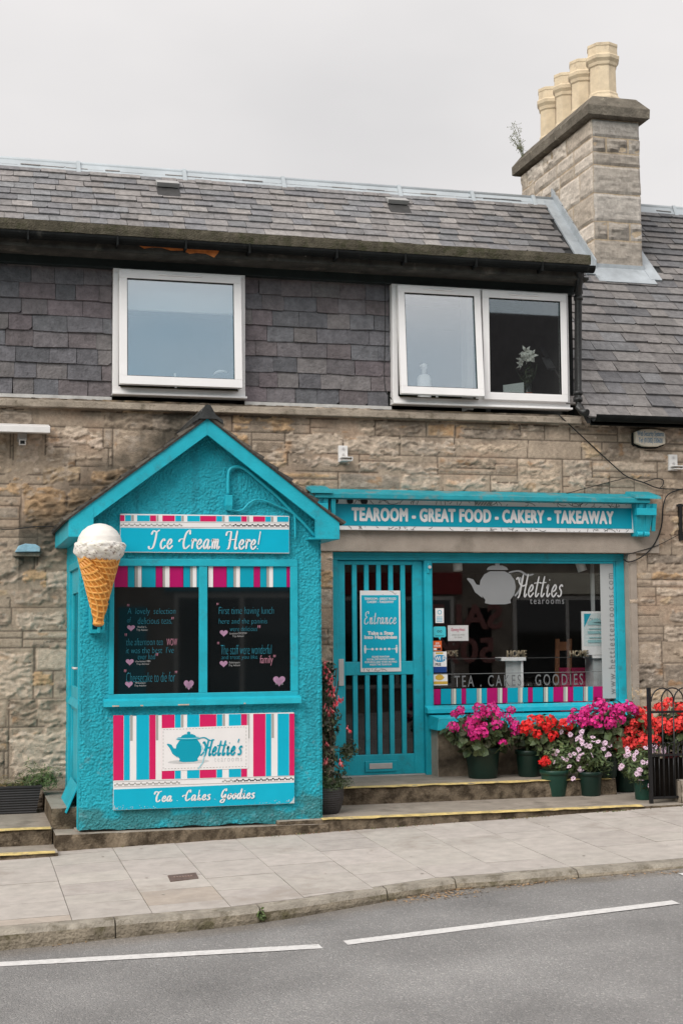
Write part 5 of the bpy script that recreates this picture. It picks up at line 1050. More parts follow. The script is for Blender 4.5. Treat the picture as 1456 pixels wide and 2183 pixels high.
def heart(a, t_, c, d, name='chalk_heart'):
    x0, x1, z0, z1 = RECT(k6(a), k6v(t_), k6(c), k6v(d), HY); pts = []
    for k in range(24):
        t = 2*math.pi*k/24; pts.append((16*math.sin(t)**3, 13*math.cos(t)-5*math.cos(2*t)-2*math.cos(3*t)-math.cos(4*t)))
    mnx, mxx, mnz, mxz = -16, 16, -17, 12; b = MB(); b.poly([(x0+(p-mnx)/(mxx-mnx)*(x1-x0), HY, z0+(q-mnz)/(mxz-mnz)*(z1-z0)) for p, q in reversed(pts)]); b.build(name, CHL, kw)
hand('"', 343, 540, 355, 553, CHP); hand('A  lovely  selection', 345, 562, 610, 606); hand('of', 343, 614, 364, 642); hand('delicious teas.', 402, 614, 592, 650); hand('"', 588, 612, 600, 626, CHP)
heart(342, 657, 386, 692); hand('Heather L.\nTrip Advisor', 394, 661, 458, 692, CHW)
hand('"', 330, 703, 341, 718, CHP); hand('the afternoon tea', 338, 730, 540, 768); hand('WOW', 562, 731, 620, 770, CHP); hand("it was the best  I've", 337, 778, 600, 812); hand('ever had', 402, 816, 498, 846); hand('"', 502, 812, 514, 828, CHP)
heart(335, 845, 379, 882); hand('charlottea1985\nTrip Advisor', 388, 852, 472, 880, CHW)
hand('"', 326, 903, 338, 918, CHP); hand('Cheesecake to die for', 338, 918, 608, 972); hand('"', 608, 910, 620, 924, CHP)
heart(331, 969, 374, 1006); hand('MHelsdayn\nTrip Advisor', 383, 972, 450, 1000, CHW); heart(656, 962, 712, 1018); hand('Love\nHetties', 666, 976, 702, 1006, CHW)
hand('First time having lunch', 850, 556, 1154, 608); hand('here and the paninis', 850, 620, 1118, 658); hand('were delicious', 912, 664, 1062, 690); hand('"', 1066, 658, 1080, 674, CHP); hand('"', 838, 534, 848, 546, CHP)
heart(855, 685, 900, 722); hand('Louiseam7592DW\nTrip Advisor', 910, 697, 1006, 726, CHW)
hand('"', 842, 750, 852, 764, CHP); hand('The staff were wonderful', 862, 766, 1142, 818); hand('and treat you like', 864, 822, 1064, 852); hand('family', 1078, 824, 1150, 882, CHP); hand('"', 1152, 822, 1164, 836, CHP)
heart(854, 855, 899, 892); hand('Rubempatia\nTrip Advisor', 905, 858, 970, 888, CHW); heart(1150, 940, 1218, 998); hand('Love\nHetties', 1164, 958, 1206, 988, CHW)
# conduit and lamp box on the gable
b = MB(); c4 = lambda x, y, Y=KF-.03: AT(100+x/2.206, 840+y/2.206, Y)
b.tube(catmull([c4(*p) for p in ((853, 475), (853, 400), (862, 355), (895, 342), (935, 355), (990, 400), (1080, 478), (1160, 560), (1215, 615), (1262, 668))], 6), .015, 8)
b.tube(catmull([c4(*p) for p in ((862, 535), (880, 548), (920, 545), (950, 515), (985, 497), (1030, 503), (1090, 528), (1150, 555), (1166, 580), (1168, 690))], 6), .009, 8); b.build('conduit', TEAL, kd)
q0, q1 = c4(840, 475, KF-.05), c4(873, 545, KF-.05); b = MB(); b.box(q0.x, q1.x, KF-.07, KF+.01, q1.z+.03, q0.z); b.hexa([(q0.x+.01, KF-.06, q1.z), (q1.x-.005, KF-.06, q1.z-.01), (q1.x-.005, KF, q1.z-.01), (q0.x+.01, KF, q1.z), (q0.x, KF-.07, q1.z+.029), (q1.x, KF-.07, q1.z+.029), (q1.x, KF, q1.z+.029), (q0.x, KF, q1.z+.029)]); b.build('junction_box', TEAL, kd, .004)
# plinth under the kiosk
x0, x1 = AT(119, 1790, -1.62).x, 2.98; pl = thing('kiosk_plinth', 'stained concrete plinth under the turquoise kiosk', 'plinth', ((x0+x1)/2, -1.6, .1))
b = MB(); noisy_block(b, x0, x1, -1.625, KF+.3, -.15, kz0-.012, .03, 14); b.box(x0, kx0, KF+.29, -.3, -.1, kz0-.014); b.build('plinth_body', [STEPT, STEPR], pl)
# ---- signs on the kiosk
SK = KF-.035
def signbox(name, label, c, t_=.02, m=WHITE):
    x0, x1, z0, z1 = RECT(*c, SK); th = thing(name, label, 'sign', ((x0+x1)/2, SK, z0)); b = MB(); b.box(x0, x1, SK, KF-.0, z0, z1); b.build('panel', m, th, .002); return th, (x0, x1, z0, z1)
t, bx = signbox('kiosk_sign', 'striped Ice Cream Here sign above the kiosk window', (257, 1097.5, 617, 1178.5))
l3 = [(304, 328, 0), (332, 364, 1), (366, 380, 3), (398, 468, 1), (470, 503, 0), (506, 516, 3), (538, 606, 0), (610, 642, 1), (644, 656, 3), (676, 745, 1), (747, 835, 0), (837, 868, 1), (870, 882, 3), (905, 973, 1), (975, 1005, 0), (1008, 1018, 3), (1040, 1106, 0), (1108, 1138, 1), (1140, 1152, 3), (1173, 1236, 1)]
tl = lambda a, c: (lambda x: a+(c-a)*(x-257)/360)
b = MB(); stripes(b, l3, k6, tl(1098, 1101.5), tl(1111, 1112.5), SK-.001, .0009); b.build('stripes', SM, t)
def lace(px0, px1, fa, fb, Y, par):
    b = MB(); n = 30
    for k in range(n):
        f = (k+.5)/n
        if .36 < f < .60: continue
        x = px0+(px1-px0)*f; y = fa+(fb-fa)*f; b.cur = 0 if f > .65 else 1; q = AT(x, y, Y)
        for dx, dz, r in ((-.016, -.003, .009), (0, .006, .009), (.016, -.003, .009)):
            disc(b, q.x+dx, q.z+dz, r, Y-.0003*(dx > 0)-.0002*(dx == 0), 8, .7)
    for dy in (-5.5, 5): 
        b.cur = 1; p0, p1 = AT(px0, fa+dy, Y), AT(px1, fb+dy, Y); b.poly([p0, p1, p1+Vector((0, 0, .003)), p0+Vector((0, 0, .003))])
    b.build('lace_border', [INK, GREYP], par)
lace(258, 616, 1119, 1120.5, SK-.0015, t)
b = MB(); x0, x1, z0, z1 = RECT(257.5, 1127, 616.5, 1178, SK); b.box(x0, x1, SK-.001, SK-.0002, z0+.003, z1); b.build('blue_field', TEALP, t)
SCRIPT('Ice Cream Here!', k6(462), k6v(132), k6(1080), k6v(236), SK-.002, WHITE, t, .0165, name='script_lettering')
t, bx = signbox('kiosk_sign', 'large striped sign with teapot below the kiosk window', (243, 1523, 627.5, 1720))
k7 = lambda c: 120+c/2.275
k7v = lambda c: 1480+c/2.275
tp = tl(1527.5, 1518.5); 
tpf = lambda a, c: (lambda x: a+(c-a)*(x-243)/384.5)
l4 = [(278, 328, 0), (330, 358, 1), (360, 372, 3), (390, 452, 1), (453, 483, 0), (485, 496, 3), (513, 575, 0), (577, 605, 1), (607, 618, 3), (636, 695, 1), (697, 777, 0), (779, 806, 1), (808, 819, 3), (838, 897, 1), (898, 926, 0), (928, 938, 3), (956, 1015, 0), (1017, 1043, 1), (1045, 1056, 3), (1074, 1130, 1), (1131, 1155, 0)]
l4a = [s for s in l4 if s[2] != 3]; l4b = [s for s in l4 if s[2] == 3]
b = MB(); stripes(b, l4a, k7, tpf(1525, 1521), tpf(1664, 1653), SK-.001, .0009); stripes(b, l4b, k7, tpf(1525, 1521), tpf(1580, 1572), SK-.001, .0009); b.build('stripes', SM, t)
lace(244, 627, 1673, 1660, SK-.0015, t)
x0, x1, z0, z1 = bx; zb_l, zb_r = AT(243, 1683, SK).z, AT(627, 1668, SK).z
b = MB(); b.hexa([(x0+.001, SK-.001, z0+.002), (x1-.001, SK-.001, z0+.002), (x1-.001, SK-.0002, z0+.002), (x0+.001, SK-.0002, z0+.002), (x0+.001, SK-.001, zb_l), (x1-.001, SK-.001, zb_r), (x1-.001, SK-.0002, zb_r), (x0+.001, SK-.0002, zb_l)])
b.cur = 1; g = np.random.default_rng(12)
for k in range(110):
    f = g.random()**1.6; side = g.random() < .5; xq = x0+.01+(.33*f*f if side else (x1-x0-.02)-.4*f*f); h = abs(g.normal(0, .014)); zq = z0+.003+h; r = g.uniform(.001, .0036); disc(b, xq, zq+r, r, SK-.0013-.00001*k, 6, g.uniform(.5, 1.6))
b.poly([(x1-.045, SK-.0032, z0+.002), (x1-.001, SK-.0032, z0+.002), (x1-.001, SK-.0032, z0+.06), (x1-.012, SK-.0032, z0+.03)])
b.build('blue_field', [TEALP, mat('worn_print', (.50, .55, .55), .7, .1)], t)
SCRIPT('Tea . Cakes . Goodies', k7(478), k7v(462), k7(962), k7v(528), SK-.002, WHITE, t, .0145, name='script_lettering')
b = MB(); pl_ = [AT(k7(513), k7v(165), SK), AT(k7(933), k7v(150), SK), AT(k7(933), k7v(360), SK), AT(k7(513), k7v(372), SK)]; b.hexa([p+Vector((0, -.003, 0)) for p in (pl_[3], pl_[2])]+[p+Vector((0, -.0012, 0)) for p in (pl_[2], pl_[3])]+[p+Vector((0, -.003, 0)) for p in (pl_[0], pl_[1])]+[p+Vector((0, -.0012, 0)) for p in (pl_[1], pl_[0])]); b.build('white_plaque', WHITE, t)
b = MB(); qs = [AT(k7(x), k7v(y), SK-.004) for x, y in ((520, 172), (922, 158), (922, 350), (520, 362))]
for i in range(4):
    A, Bq = qs[i], qs[(i+1) % 4]; n_ = 26 if i % 2 == 0 else 11
    for k in range(n_):
        p0, p1 = A.lerp(Bq, k/n_), A.lerp(Bq, (k+.55)/n_); rib(b, [(p0.x, p0.z), (p1.x, p1.z)], SK-.004, .0035)
b.build('stitched_line', GREYP, t)
b = MB(); q = AT(k7(643), k7v(273), SK-.004); q2 = AT(k7(708), k7v(273), SK-.004); teapot(b, q.x, q.z, (q2.x-q.x)*1.93, SK-.0045, .865); b.build('teapot_emblem', TEALD, t)
b = MB(); q = AT(k7(643), k7v(327), SK-.004); disc(b, q.x, q.z, .17, SK-.0036, 24, .10); b.build('grey_shadow_print', mat('soft_grey_print', (.55, .55, .55), .5), t)
b = MB(); q = AT(k7(641), k7v(213), SK); disc(b, q.x, q.z-.005, .10, SK-.0062, 24, .10); disc(b, q.x, q.z+.006, .09, SK-.0066, 24, .06)
b.cur = 1; disc(b, q.x, q.z+.001, .092, SK-.0064, 24, .07); rib(b, [(q.x+.10, q.z-.05), (q.x+.135, q.z-.12), (q.x+.12, q.z-.20), (q.x+.08, q.z-.25)], SK-.0062, .008); b.build('teapot_highlights', [TEALD, mat('pale_blue_print', (.30, .62, .70), .4)], t)
SCRIPT("hettie's", k7(712), k7v(216), k7(902), k7v(300), SK-.005, TEALD, t, .015, slant=.26, mn=.9, name='script_lettering')
T('tearooms', k7(768), k7v(306), k7(902), k7v(327), SK-.004, mat('soft_grey_print', (.55, .55, .55), .5), t, space=1.4)
# ---- giant ice cream cone on its bracket
CY_ = KF-.24; q = AT(213, 1157, CY_); e1 = AT(160, 1157, CY_); R_s = (q.x-e1.x)*.93; tipz = AT(210, 1336, CY_).z; rimz = AT(213, 1196, CY_).z; rr = (AT(252, 1196, CY_).x-AT(172, 1196, CY_).x)/2*.93; scz = AT(213, 1162, CY_).z
t = thing('ice_cream_cone', 'giant model ice cream cone with white scoop on the kiosk corner', 'cone', (q.x, CY_, tipz))
def scoop():
    n1, n2 = 90, 120; th = np.linspace(0, 1, n1); ph = np.linspace(0, 2*np.pi, n2, endpoint=False); TH, PH = np.meshgrid(th, ph, indexing='ij')
    prof_r = np.interp(th, [0, .08, .2, .35, .5, .60, .64, .68, .74, .80, .86, .92, .97, 1], [0, .26, .52, .76, .91, .955, .975, 1.06, 1.12, 1.12, 1.06, .95, .78, .45])
    prof_z = np.interp(th, [0, .08, .2, .35, .5, .60, .64, .68, .74, .80, .86, .92, .97, 1], [1.0, .96, .85, .64, .38, .20, .13, .10, -.03, -.22, -.42, -.60, -.74, -.78])
    c, s = np.cos(PH), np.sin(PH); skirt = sstep(.60, .72, TH)
    nn = (fbm(c*3+10+TH*7, s*3+10, 4, 400)-.5); n3 = (fbm(c*7+10, s*7+TH*30, 4, 410)-.5); fold = np.sin(TH*46+3*fbm(c*2+9, s*2+9, 3, 420)*6)
    r = prof_r[:, None]*(1+skirt*(.10*nn+.06*n3+.018*fold)); z = prof_z[:, None]+skirt*(.13*(fbm(c*2.2+5, s*2.2+5, 3, 430)-.5))+.012*(1-skirt)*0
    V = np.stack([q.x+R_s*r*c, CY_+R_s*r*s, scz+R_s*.96*z], -1).reshape(-1, 3)
    i = np.arange(n1-1)[:, None]*n2+np.arange(n2)[None]; j = np.arange(n1-1)[:, None]*n2+(np.arange(n2)+1)[None] % n2; F = np.stack([i, i+n2, j+n2, j], -1).reshape(-1, 4)
    tint = np.ones(TH.shape+(3,))*np.array([.74, .705, .655]); cream = sstep(-.05, .12, n3+.3*fold*.1)*skirt; tint = tint*(1-.5*cream[..., None])+np.array([.74, .70, .57])*.5*cream[..., None]
    sp = (sstep(.69, .73, fbm(PH*14, TH*70, 2, 440))*sstep(.6, .7, TH))[..., None]; tint = tint*(1-.85*sp)+np.array([.16, .08, .06])*.85*sp
    np_mesh('scoop', V, F, mat('ice_cream_t', None, .45, .06, 20, .1, 60, .4, attr=True), t, tint.reshape(-1, 3))
scoop()
def wafer():
    n1, n2 = 260, 260; f = np.linspace(0, 1, n1); ph = np.linspace(0, 2*np.pi, n2, endpoint=False); FF, PH = np.meshgrid(f, ph, indexing='ij')
    r0 = rr*(1-FF)**.96*1.0+.026+.012*sstep(.9, .96, FF); r0 = np.where(FF > .965, r0*np.sqrt(np.maximum(0, 1-((FF-.965)/.036)**2)), r0)
    z = rimz+.03+(tipz-rimz-.03)*FF
    # the rolled wafer: grid of ribs on the unrolled sheet
    L_ = 1-FF*.94; tt = np.mod(PH+2.35-3.3*FF, 2*np.pi); a_ = tt/(2*np.pi); u = L_*np.cos(a_*2.2)*11.5; v = L_*np.sin(a_*2.2)*11.5
    g1 = np.abs(np.mod(u+v*.25, 1)-.5)*2; g2 = np.abs(np.mod(v-u*.25, 1)-.5)*2
    rib_ = np.maximum(sstep(.60, .82, g1), sstep(.60, .82, g2)); seam = sstep(.0, .05, a_)*(1-.0*a_)
    r = r0-.0085*(1-rib_)*(FF < .95)-.014*(1-seam)+.014*a_*(1-FF)*1.0*(1-sstep(.9, 1, FF)); r = np.maximum(r, .001)
    V = np.stack([q.x+r*np.cos(PH)-.005*FF, CY_+r*np.sin(PH), z], -1).reshape(-1, 3)
    i = np.arange(n1-1)[:, None]*n2+np.arange(n2)[None]; j = np.arange(n1-1)[:, None]*n2+(np.arange(n2)+1)[None] % n2; F = np.stack([i, i+n2, j+n2, j], -1).reshape(-1, 4)
    base = np.array([.74, .36, .085]); deep = np.array([.56, .21, .028]); tn = deep+(base-deep)*rib_[..., None]; tn = tn*(.9+.2*fbm(PH*5, FF*25, 3, 460))[..., None]
    np_mesh('wafer_cone', V, F, mat('wafer_t', None, .42, .08, 25, .1, 70, .45, attr=True), t, tn.reshape(-1, 3))
wafer()
b = MB(); x0, x1, z0, z1 = RECT(191, 1215, 222, 1350, KF-.05); b.box(x0, x0+.018, KF-.16, KF+.01, z0, z1+.3); b.box(x1-.018, x1, KF-.16, KF+.01, z0, z1+.3); b.box(x0+.0185, x1-.0185, KF-.17, KF+.01, z0, z0+.03); b.box(x0+.0185, x1-.0185, KF-.04, KF+.01, z0+.031, z1+.3); b.tube([(q.x, CY_, z0+.05), (q.x, CY_, z0+.015), (q.x, KF-.05, z0+.015)], .014, 8); b.build('bracket', TEAL, t, .003)
# ================================================================== LEFT STEPS, BLOCK, PLANTER
t = thing('house_steps', 'two low steps with yellow edges left of the kiosk plinth', 'steps', (0, -1, .2)); st = t
zt1 = .325; ye1 = ATZ(50, 1768, zt1).y; xr = AT(112, 1768, ye1).x
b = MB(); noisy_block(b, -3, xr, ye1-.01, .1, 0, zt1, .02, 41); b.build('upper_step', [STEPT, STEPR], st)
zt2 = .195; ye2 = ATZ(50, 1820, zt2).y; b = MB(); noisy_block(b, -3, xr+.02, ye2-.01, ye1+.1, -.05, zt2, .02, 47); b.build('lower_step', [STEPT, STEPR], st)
yline(-3, xr-.01, ye1-.01, zt1, .09, 15); yline(-3, xr-.0, ye2-.01, zt2, .08, 18)
q = AT(118, 1722, -1.28); q2 = AT(165, 1768, -1.28); t = thing('kiosk_doorstep', 'rough stone block forming the step at the kiosk side door', 'step', (q.x, -.9, .3))
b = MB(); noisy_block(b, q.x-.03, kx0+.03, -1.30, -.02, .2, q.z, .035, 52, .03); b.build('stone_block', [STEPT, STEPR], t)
LG = [(.045, .075, .025), (.06, .10, .03), (.035, .055, .02), (.085, .12, .04)]
def leafcloud(b, n, fn, size, cols, kind='round', up=.4, g=rng):
    for _ in range(n):
        c, nrm = fn(); nrm = (nrm+Vector(g.normal(0, .45, 3))+Vector((0, -.15, up))).normalized(); a = nrm.cross(Vector(g.normal(0, 1, 3))).normalized(); d = nrm.cross(a); s = size*g.uniform(.55, 1.2)
        b.tint = tuple(np.array(cols[g.integers(len(cols))])*g.uniform(.7, 1.3))
        if kind == 'round':
            m = 9; pts = [c+(a*math.cos(6.2832*k/m)+d*math.sin(6.2832*k/m))*s*(.82+.18*(k % 2))*(.55 if k == 0 else 1)+nrm*(.12*s*(k % 3 == 0)) for k in range(m)]
            cc = c-nrm*.18*s
            for k in range(m): b.poly([cc, pts[k], pts[(k+1) % m]])
        elif kind == 'oval':
            b.poly([c-a*s, c-a*.2*s+d*.42*s, c+a*s+nrm*.1*s]); b.poly([c-a*s, c+a*s+nrm*.1*s, c-a*.2*s-d*.42*s])
        else:
            b.poly([c-a*s+d*.13*s, c-a*s-d*.13*s, c+a*s])
def ell(cx_, cy_, cz_, rx_, ry_, rz_, lo=.55, zc_=-.5, g=rng):
    def f():
        while True:
            v = Vector(g.normal(0, 1, 3)).normalized()
            if v.z < zc_: continue
            r = g.uniform(lo, 1.0)*(1+.18*math.sin(5*v.x+3*v.z+cx_*9)); return Vector((cx_+rx_*v.x*r, cy_+ry_*v.y*r, cz_+rz_*v.z*r)), v
    return f
t = thing('planter', 'dark grey ribbed trough planter on the steps by the left wall', 'planter', (AT(30, 1735, -.4).x, -.35, zt1))
b = MB(); xp1 = AT(88, 1700, -.42).x; zt_ = AT(40, 1677, -.42).z; n = 22
for k in range(n):
    f0, f1 = k/n, (k+1)/n; z0, z1 = zt1+(zt_-zt1)*f0, zt1+(zt_-zt1)*f1
    for (i0, i1) in ((0, 1), ):
        w0, w1 = .04*(1-f0), .04*(1-f1); r = .006*(k % 2); r1 = .006*((k+1) % 2)
        A = [(-.9, -.42+w0-r, z0), (xp1-w0+r, -.42+w0-r, z0), (xp1-w0+r, -.12, z0), (-.9, -.12, z0)]; Bq = [(-.9, -.42+w1-r1, z1), (xp1-w1+r1, -.42+w1-r1, z1), (xp1-w1+r1, -.12, z1), (-.9, -.12, z1)]
        for j in range(3): b.poly([A[j], A[j+1], Bq[j+1], Bq[j]])
b.box(-.9, xp1+.008, -.428, -.40, zt_-.012, zt_+.004); b.box(xp1-.02, xp1+.008, -.40, -.12, zt_-.012, zt_+.004); b.poly([(-.9, -.41, zt_-.03), (xp1-.01, -.41, zt_-.03), (xp1-.01, -.12, zt_-.03), (-.9, -.12, zt_-.03)])
b.build('trough', mat('charcoal_plastic', (.035, .033, .034), .55, .15, 12, .1, 40), t)
b = MB(); x2 = AT(80, 1660, -.28).x
leafcloud(b, 900, ell(x2-.02, -.28, zt_-.02, .22, .13, .21, .3, -.1), .03, [(.07, .12, .035), (.10, .16, .05), (.05, .08, .02)], 'needle', .8)
leafcloud(b, 500, ell(x2+.10, -.30, zt_+.03, .13, .10, .16, .3, -.3), .028, [(.07, .12, .035), (.11, .16, .05)], 'needle', .8); b.build('green_foliage', LEAF, t)
b = MB(); leafcloud(b, 700, ell(AT(14, 1665, -.28).x, -.28, zt_-.03, .22, .12, .13, .3, -.1), .02, [(.24, .15, .06), (.17, .13, .05), (.12, .13, .04)], 'needle', .7); b.build('dried_foliage', LEAF, t)
# ================================================================== FLOWER POTS
def head_mesh(name, base, R, n, seed, fl):
    g = np.random.default_rng(seed); b = MB()
    for k in range(n):
        zz = 1-1.55*(k+.5)/n; a = k*2.39996; rr_ = math.sqrt(max(0, 1-zz*zz)); v = Vector((rr_*math.cos(a), rr_*math.sin(a), zz)); v = (v+Vector(g.normal(0, .16, 3))).normalized()
        c = v*R*g.uniform(.82, 1.08); nrm = (v+Vector(g.normal(0, .3, 3))).normalized(); e = nrm.cross(Vector(g.normal(0, 1, 3))).normalized(); d = nrm.cross(e); br = g.uniform(.75, 1.3)
        for p_ in range(5):
            a = 6.2832*p_/5; o = e*math.cos(a)+d*math.sin(a); s = e*-math.sin(a)+d*math.cos(a)
            b.tint = tuple(min(1, x*br*g.uniform(.85, 1.15)) for x in base)
            b.poly([c, c+o*fl*.65-s*fl*.42+nrm*fl*.1, c+o*fl+nrm*fl*.02, c+o*fl*.65+s*fl*.42+nrm*fl*.1])
    o = b.build(name, PETAL); me = o.data; bpy.data.objects.remove(o); return me
MAG = [head_mesh('flower_head', (.58, .022, .20), .046, 34, 100+i, .0155) for i in range(3)]
RED = [head_mesh('flower_head', (.70, .022, .022), .046, 34, 110+i, .0155) for i in range(3)]
COR = [head_mesh('flower_head', (.72, .05, .045), .046, 34, 115+i, .0155) for i in range(2)]
def daisy_mesh(seed):
    g = np.random.default_rng(seed); b = MB()
    for k in range(11):
        a = 6.2832*k/11+g.normal(0, .05); w = .11; L_ = .033*g.uniform(.9, 1.08); c, s = math.cos(a), math.sin(a); b.tint = tuple(np.array((.80, .60, .74))*g.uniform(.88, 1.1))
        P = lambda r, da, z: Vector((r*math.cos(a+da), r*math.sin(a+da), z)); b.poly([P(.004, 0, 0), P(L_*.7, -.22, .004), P(L_, 0, .001), P(L_*.7, .22, .004)])
    b.tint = (.20, .08, .20); b.poly([(.0048*math.cos(k*.785), .0048*math.sin(k*.785), .0045) for k in range(8)]); b.tint = (.40, .20, .05); b.poly([(.003*math.cos(k*.785), .003*math.sin(k*.785), .006) for k in range(8)])
    o = b.build('flower_head', PETAL); me = o.data; bpy.data.objects.remove(o); return me
DAI = [daisy_mesh(i) for i in range(3)]
def put(me, root, p, sc_=1.0, face=None, g=rng):
    o = bpy.data.objects.new('flower_head', me); COL.objects.link(o); o.parent = root; q = Vector(p)-Vector(ORG[root.name]); o.location = q
    if face is None: o.rotation_euler = (g.normal(0, .35)+.35, g.normal(0, .3), g.uniform(0, 6.28))
    else: o.rotation_euler = face.to_track_quat('Z', 'Y').to_euler()
    o.scale = (sc_,)*3
POTG = mat('green_plastic_pot', (.006, .024, .017), .42, .15, 8, .08, 50, .4); POTG2 = mat('weathered_green_pot', (.010, .048, .033), .45, .15, 8, .08, 50, .4); POTM = mat('maroon_pot', (.09, .012, .016), .45, .15, 8)
def pot(name, label, cat, px0, px1, base, top, z, m=POTG, group='green flower pots by the shop steps', Y=None):
    pc = ATZ((px0+px1)/2, base, z) if Y is None else AT((px0+px1)/2, base, Y); d = pc.y
    a, c = AT(px0, base, d).x, AT(px1, base, d).x; r = (c-a)/2; cy_ = pc.y+r*.78; h = AT((px0+px1)/2, top, pc.y+.0).z-z
    th = thing(name, label, cat, (pc.x, cy_, z), group); b = MB()
    b.lathe([(r*.76, 0), (r*.80, .01), (r*.93, h*.80), (r*.94, h*.83), (r*1.02, h*.84), (r*1.03, h*.985), (r*1.0, h), (r*.92, h), (r*.90, h*.9)], (pc.x, cy_, z), 28, cap=False); b.build('pot', m, th)
    b = MB(); b.lathe([(.001, h*.9), (r*.9, h*.9)], (pc.x, cy_, z), 20, cap=False); b.build('compost', GRND, th)
    return th, Vector((pc.x, cy_, z)), r, h
ub, vb = (lambda c: 900+c/2.6187), (lambda c: 1440+c/2.6187)
GLV = [(.065, .095, .038), (.085, .12, .048), (.105, .135, .058), (.05, .075, .03), (.10, .11, .06)]
def bush(th, c, r, h, px0, px1, py0, py1, dy, n, size, kind, cols, depth=None, nst=14):
    Yc = c.y+dy; x0, x1, z0, z1 = RECT(px0, py0, px1, py1, Yc); cxx, czz = (x0+x1)/2, (z0+z1)/2; ry = depth or min(.26, (x1-x0)*.42)
    b = MB(); f = ell(cxx, Yc, czz, (x1-x0)/2*.93, ry, (z1-z0)/2*.93, .35, -.9); leafcloud(b, n, f, size, cols, kind)
    b.tint = (.06, .075, .03)
    for k in range(nst):
        p, v = f(); b.tube([Vector((c.x+rng.normal(0, r*.3), c.y+rng.normal(0, r*.3), c.z+h*.85)), Vector(((c.x+p.x)/2, (c.y+p.y)/2, (c.z+h+p.z)/2)), p], .004, 4, cap=False)
    b.build('foliage', LEAF, th); return Yc, ry, (cxx, czz, (x1-x0)/2, (z1-z0)/2)
def heads(th, lst, Yc, ry, box, meshes, sc_=1.0, daisy=False):
    b = MB(); b.tint = (.09, .11, .045)
    if not daisy: lst = [(i[0], i[1], (i[2] if len(i) > 2 else 1)*1.12) for i in lst]+[(i[0]+rng.normal(0, 15), i[1]+rng.normal(4, 13), rng.uniform(.6, .95)) for i in lst if rng.random() < .42]
    else: lst = list(lst)+[(i[0]+rng.normal(0, 16), i[1]+rng.normal(3, 16), rng.uniform(.75, 1)) for i in lst if rng.random() < .5]
    for it in lst:
        px_, py_ = ub(it[0]), vb(it[1]); s_ = (it[2] if len(it) > 2 else 1)*sc_; q = AT(px_, py_, Yc); u_, v_ = (q.x-box[0])/box[2], (q.z-box[1])/box[3]
        k = max(0, 1-u_*u_*.8-v_*v_*.6); Yq = Yc-ry*math.sqrt(k)*.95-.02+rng.normal(0, .012); p = AT(px_, py_, Yq)
        if daisy: put(meshes[rng.integers(len(meshes))], th, p, s_, face=(Vector(CAM)-p).normalized()*.7+Vector(rng.normal(0, .42, 3))+Vector((0, 0, .25)))
        else: put(meshes[rng.integers(len(meshes))], th, p, s_*rng.uniform(.9, 1.12))
        b.tube([p-Vector((0, -.01, .02)), Vector((p.x*.6+box[0]*.4, Yq+.09, p.z-.11))], .0028 if not daisy else .002, 4, cap=False)
    b.build('flower_stems', LEAF, th)
th, c, r, h = pot('geranium_pot', 'large dark green pot of magenta geraniums beside the turquoise door post', 'flower pot', 1003, 1076, 1661, 1594, ZU)
Y_, ry, bx = bush(th, c, r, h, 950, 1104, 1508, 1618, -.04, 520, .045, 'round', GLV)
heads(th, [(215, 195), (315, 185), (390, 187, 1.25), (355, 215), (420, 225, 1.2), (495, 195, .8), (290, 245, 1.1), (265, 285, 1.2), (170, 290, 1.1), (330, 315, 1.3), (415, 275, 1.2), (510, 265), (515, 300), (295, 345, .8), (450, 375, .7), (180, 215, .8), (475, 235, .7), (345, 275, .6), (305, 320)], Y_, ry, bx, MAG)
th, c, r, h = pot('geranium_pot', 'green pot of scarlet geraniums under the middle of the shop window', 'flower pot', 1109, 1163, 1657, 1600, ZU)
Y_, ry, bx = bush(th, c, r, h, 1096, 1222, 1527, 1618, -.03, 400, .043, 'round', GLV)
heads(th, [(585, 290, 1.35), (610, 245, .9), (655, 240, .8), (715, 250, 1.1), (660, 265, .8), (700, 290, .9), (640, 330, .85), (730, 340, 1.1), (790, 285, 1.4), (560, 305, 1.0)], Y_, ry, bx, RED)
th, c, r, h = pot('geranium_pot', 'green pot of tall magenta geraniums behind the pale daisies', 'flower pot', 1262, 1330, 1659, 1604, ZU)
Y_, ry, bx = bush(th, c, r, h, 1210, 1388, 1500, 1618, -.02, 560, .045, 'round', GLV)
heads(th, [(835, 245), (885, 240), (910, 200), (845, 195, .6), (895, 262), (985, 165, 1.3), (1030, 180), (970, 250, 1.3), (1045, 262), (1065, 215, .9), (1100, 190), (1150, 175, 1.1), (1110, 245, .9), (1175, 195), (930, 185, .8), (1010, 200, .8), (1060, 270, .9), (1090, 185, .9)], Y_, ry, bx, MAG)
th, c, r, h = pot('geranium_pot', 'dark green pot of coral-red geraniums just left of the iron gate', 'flower pot', 1317, 1372, 1688, 1625, ZL)
Y_, ry, bx = bush(th, c, r, h, 1278, 1414, 1518, 1640, -.05, 440, .043, 'round', GLV)
heads(th, [(1240, 215, 1.3), (1200, 205), (1220, 245), (1195, 275, .7), (1245, 285), (1300, 300), (1155, 330), (1105, 355, .9), (1085, 400, 1.1), (1200, 380, 1.2), (1230, 370, 1.2), (1265, 355), (1300, 360), (1215, 330, .7), (1260, 385), (1180, 380), (1250, 345, .8), (1115, 385, .9), (1140, 360, .8), (1215, 250), (1170, 300, .9), (1280, 260), (1225, 395), (1150, 395, .9)], Y_, ry, bx, COR)
th, c, r, h = pot('geranium_pot', 'maroon pot of coral-red geraniums behind the iron gate', 'flower pot', 1428, 1480, 1652, 1606, .50, POTM, Y=-.75)
Y_, ry, bx = bush(th, c, r, h, 1390, 1500, 1500, 1620, .0, 420, .043, 'round', GLV)
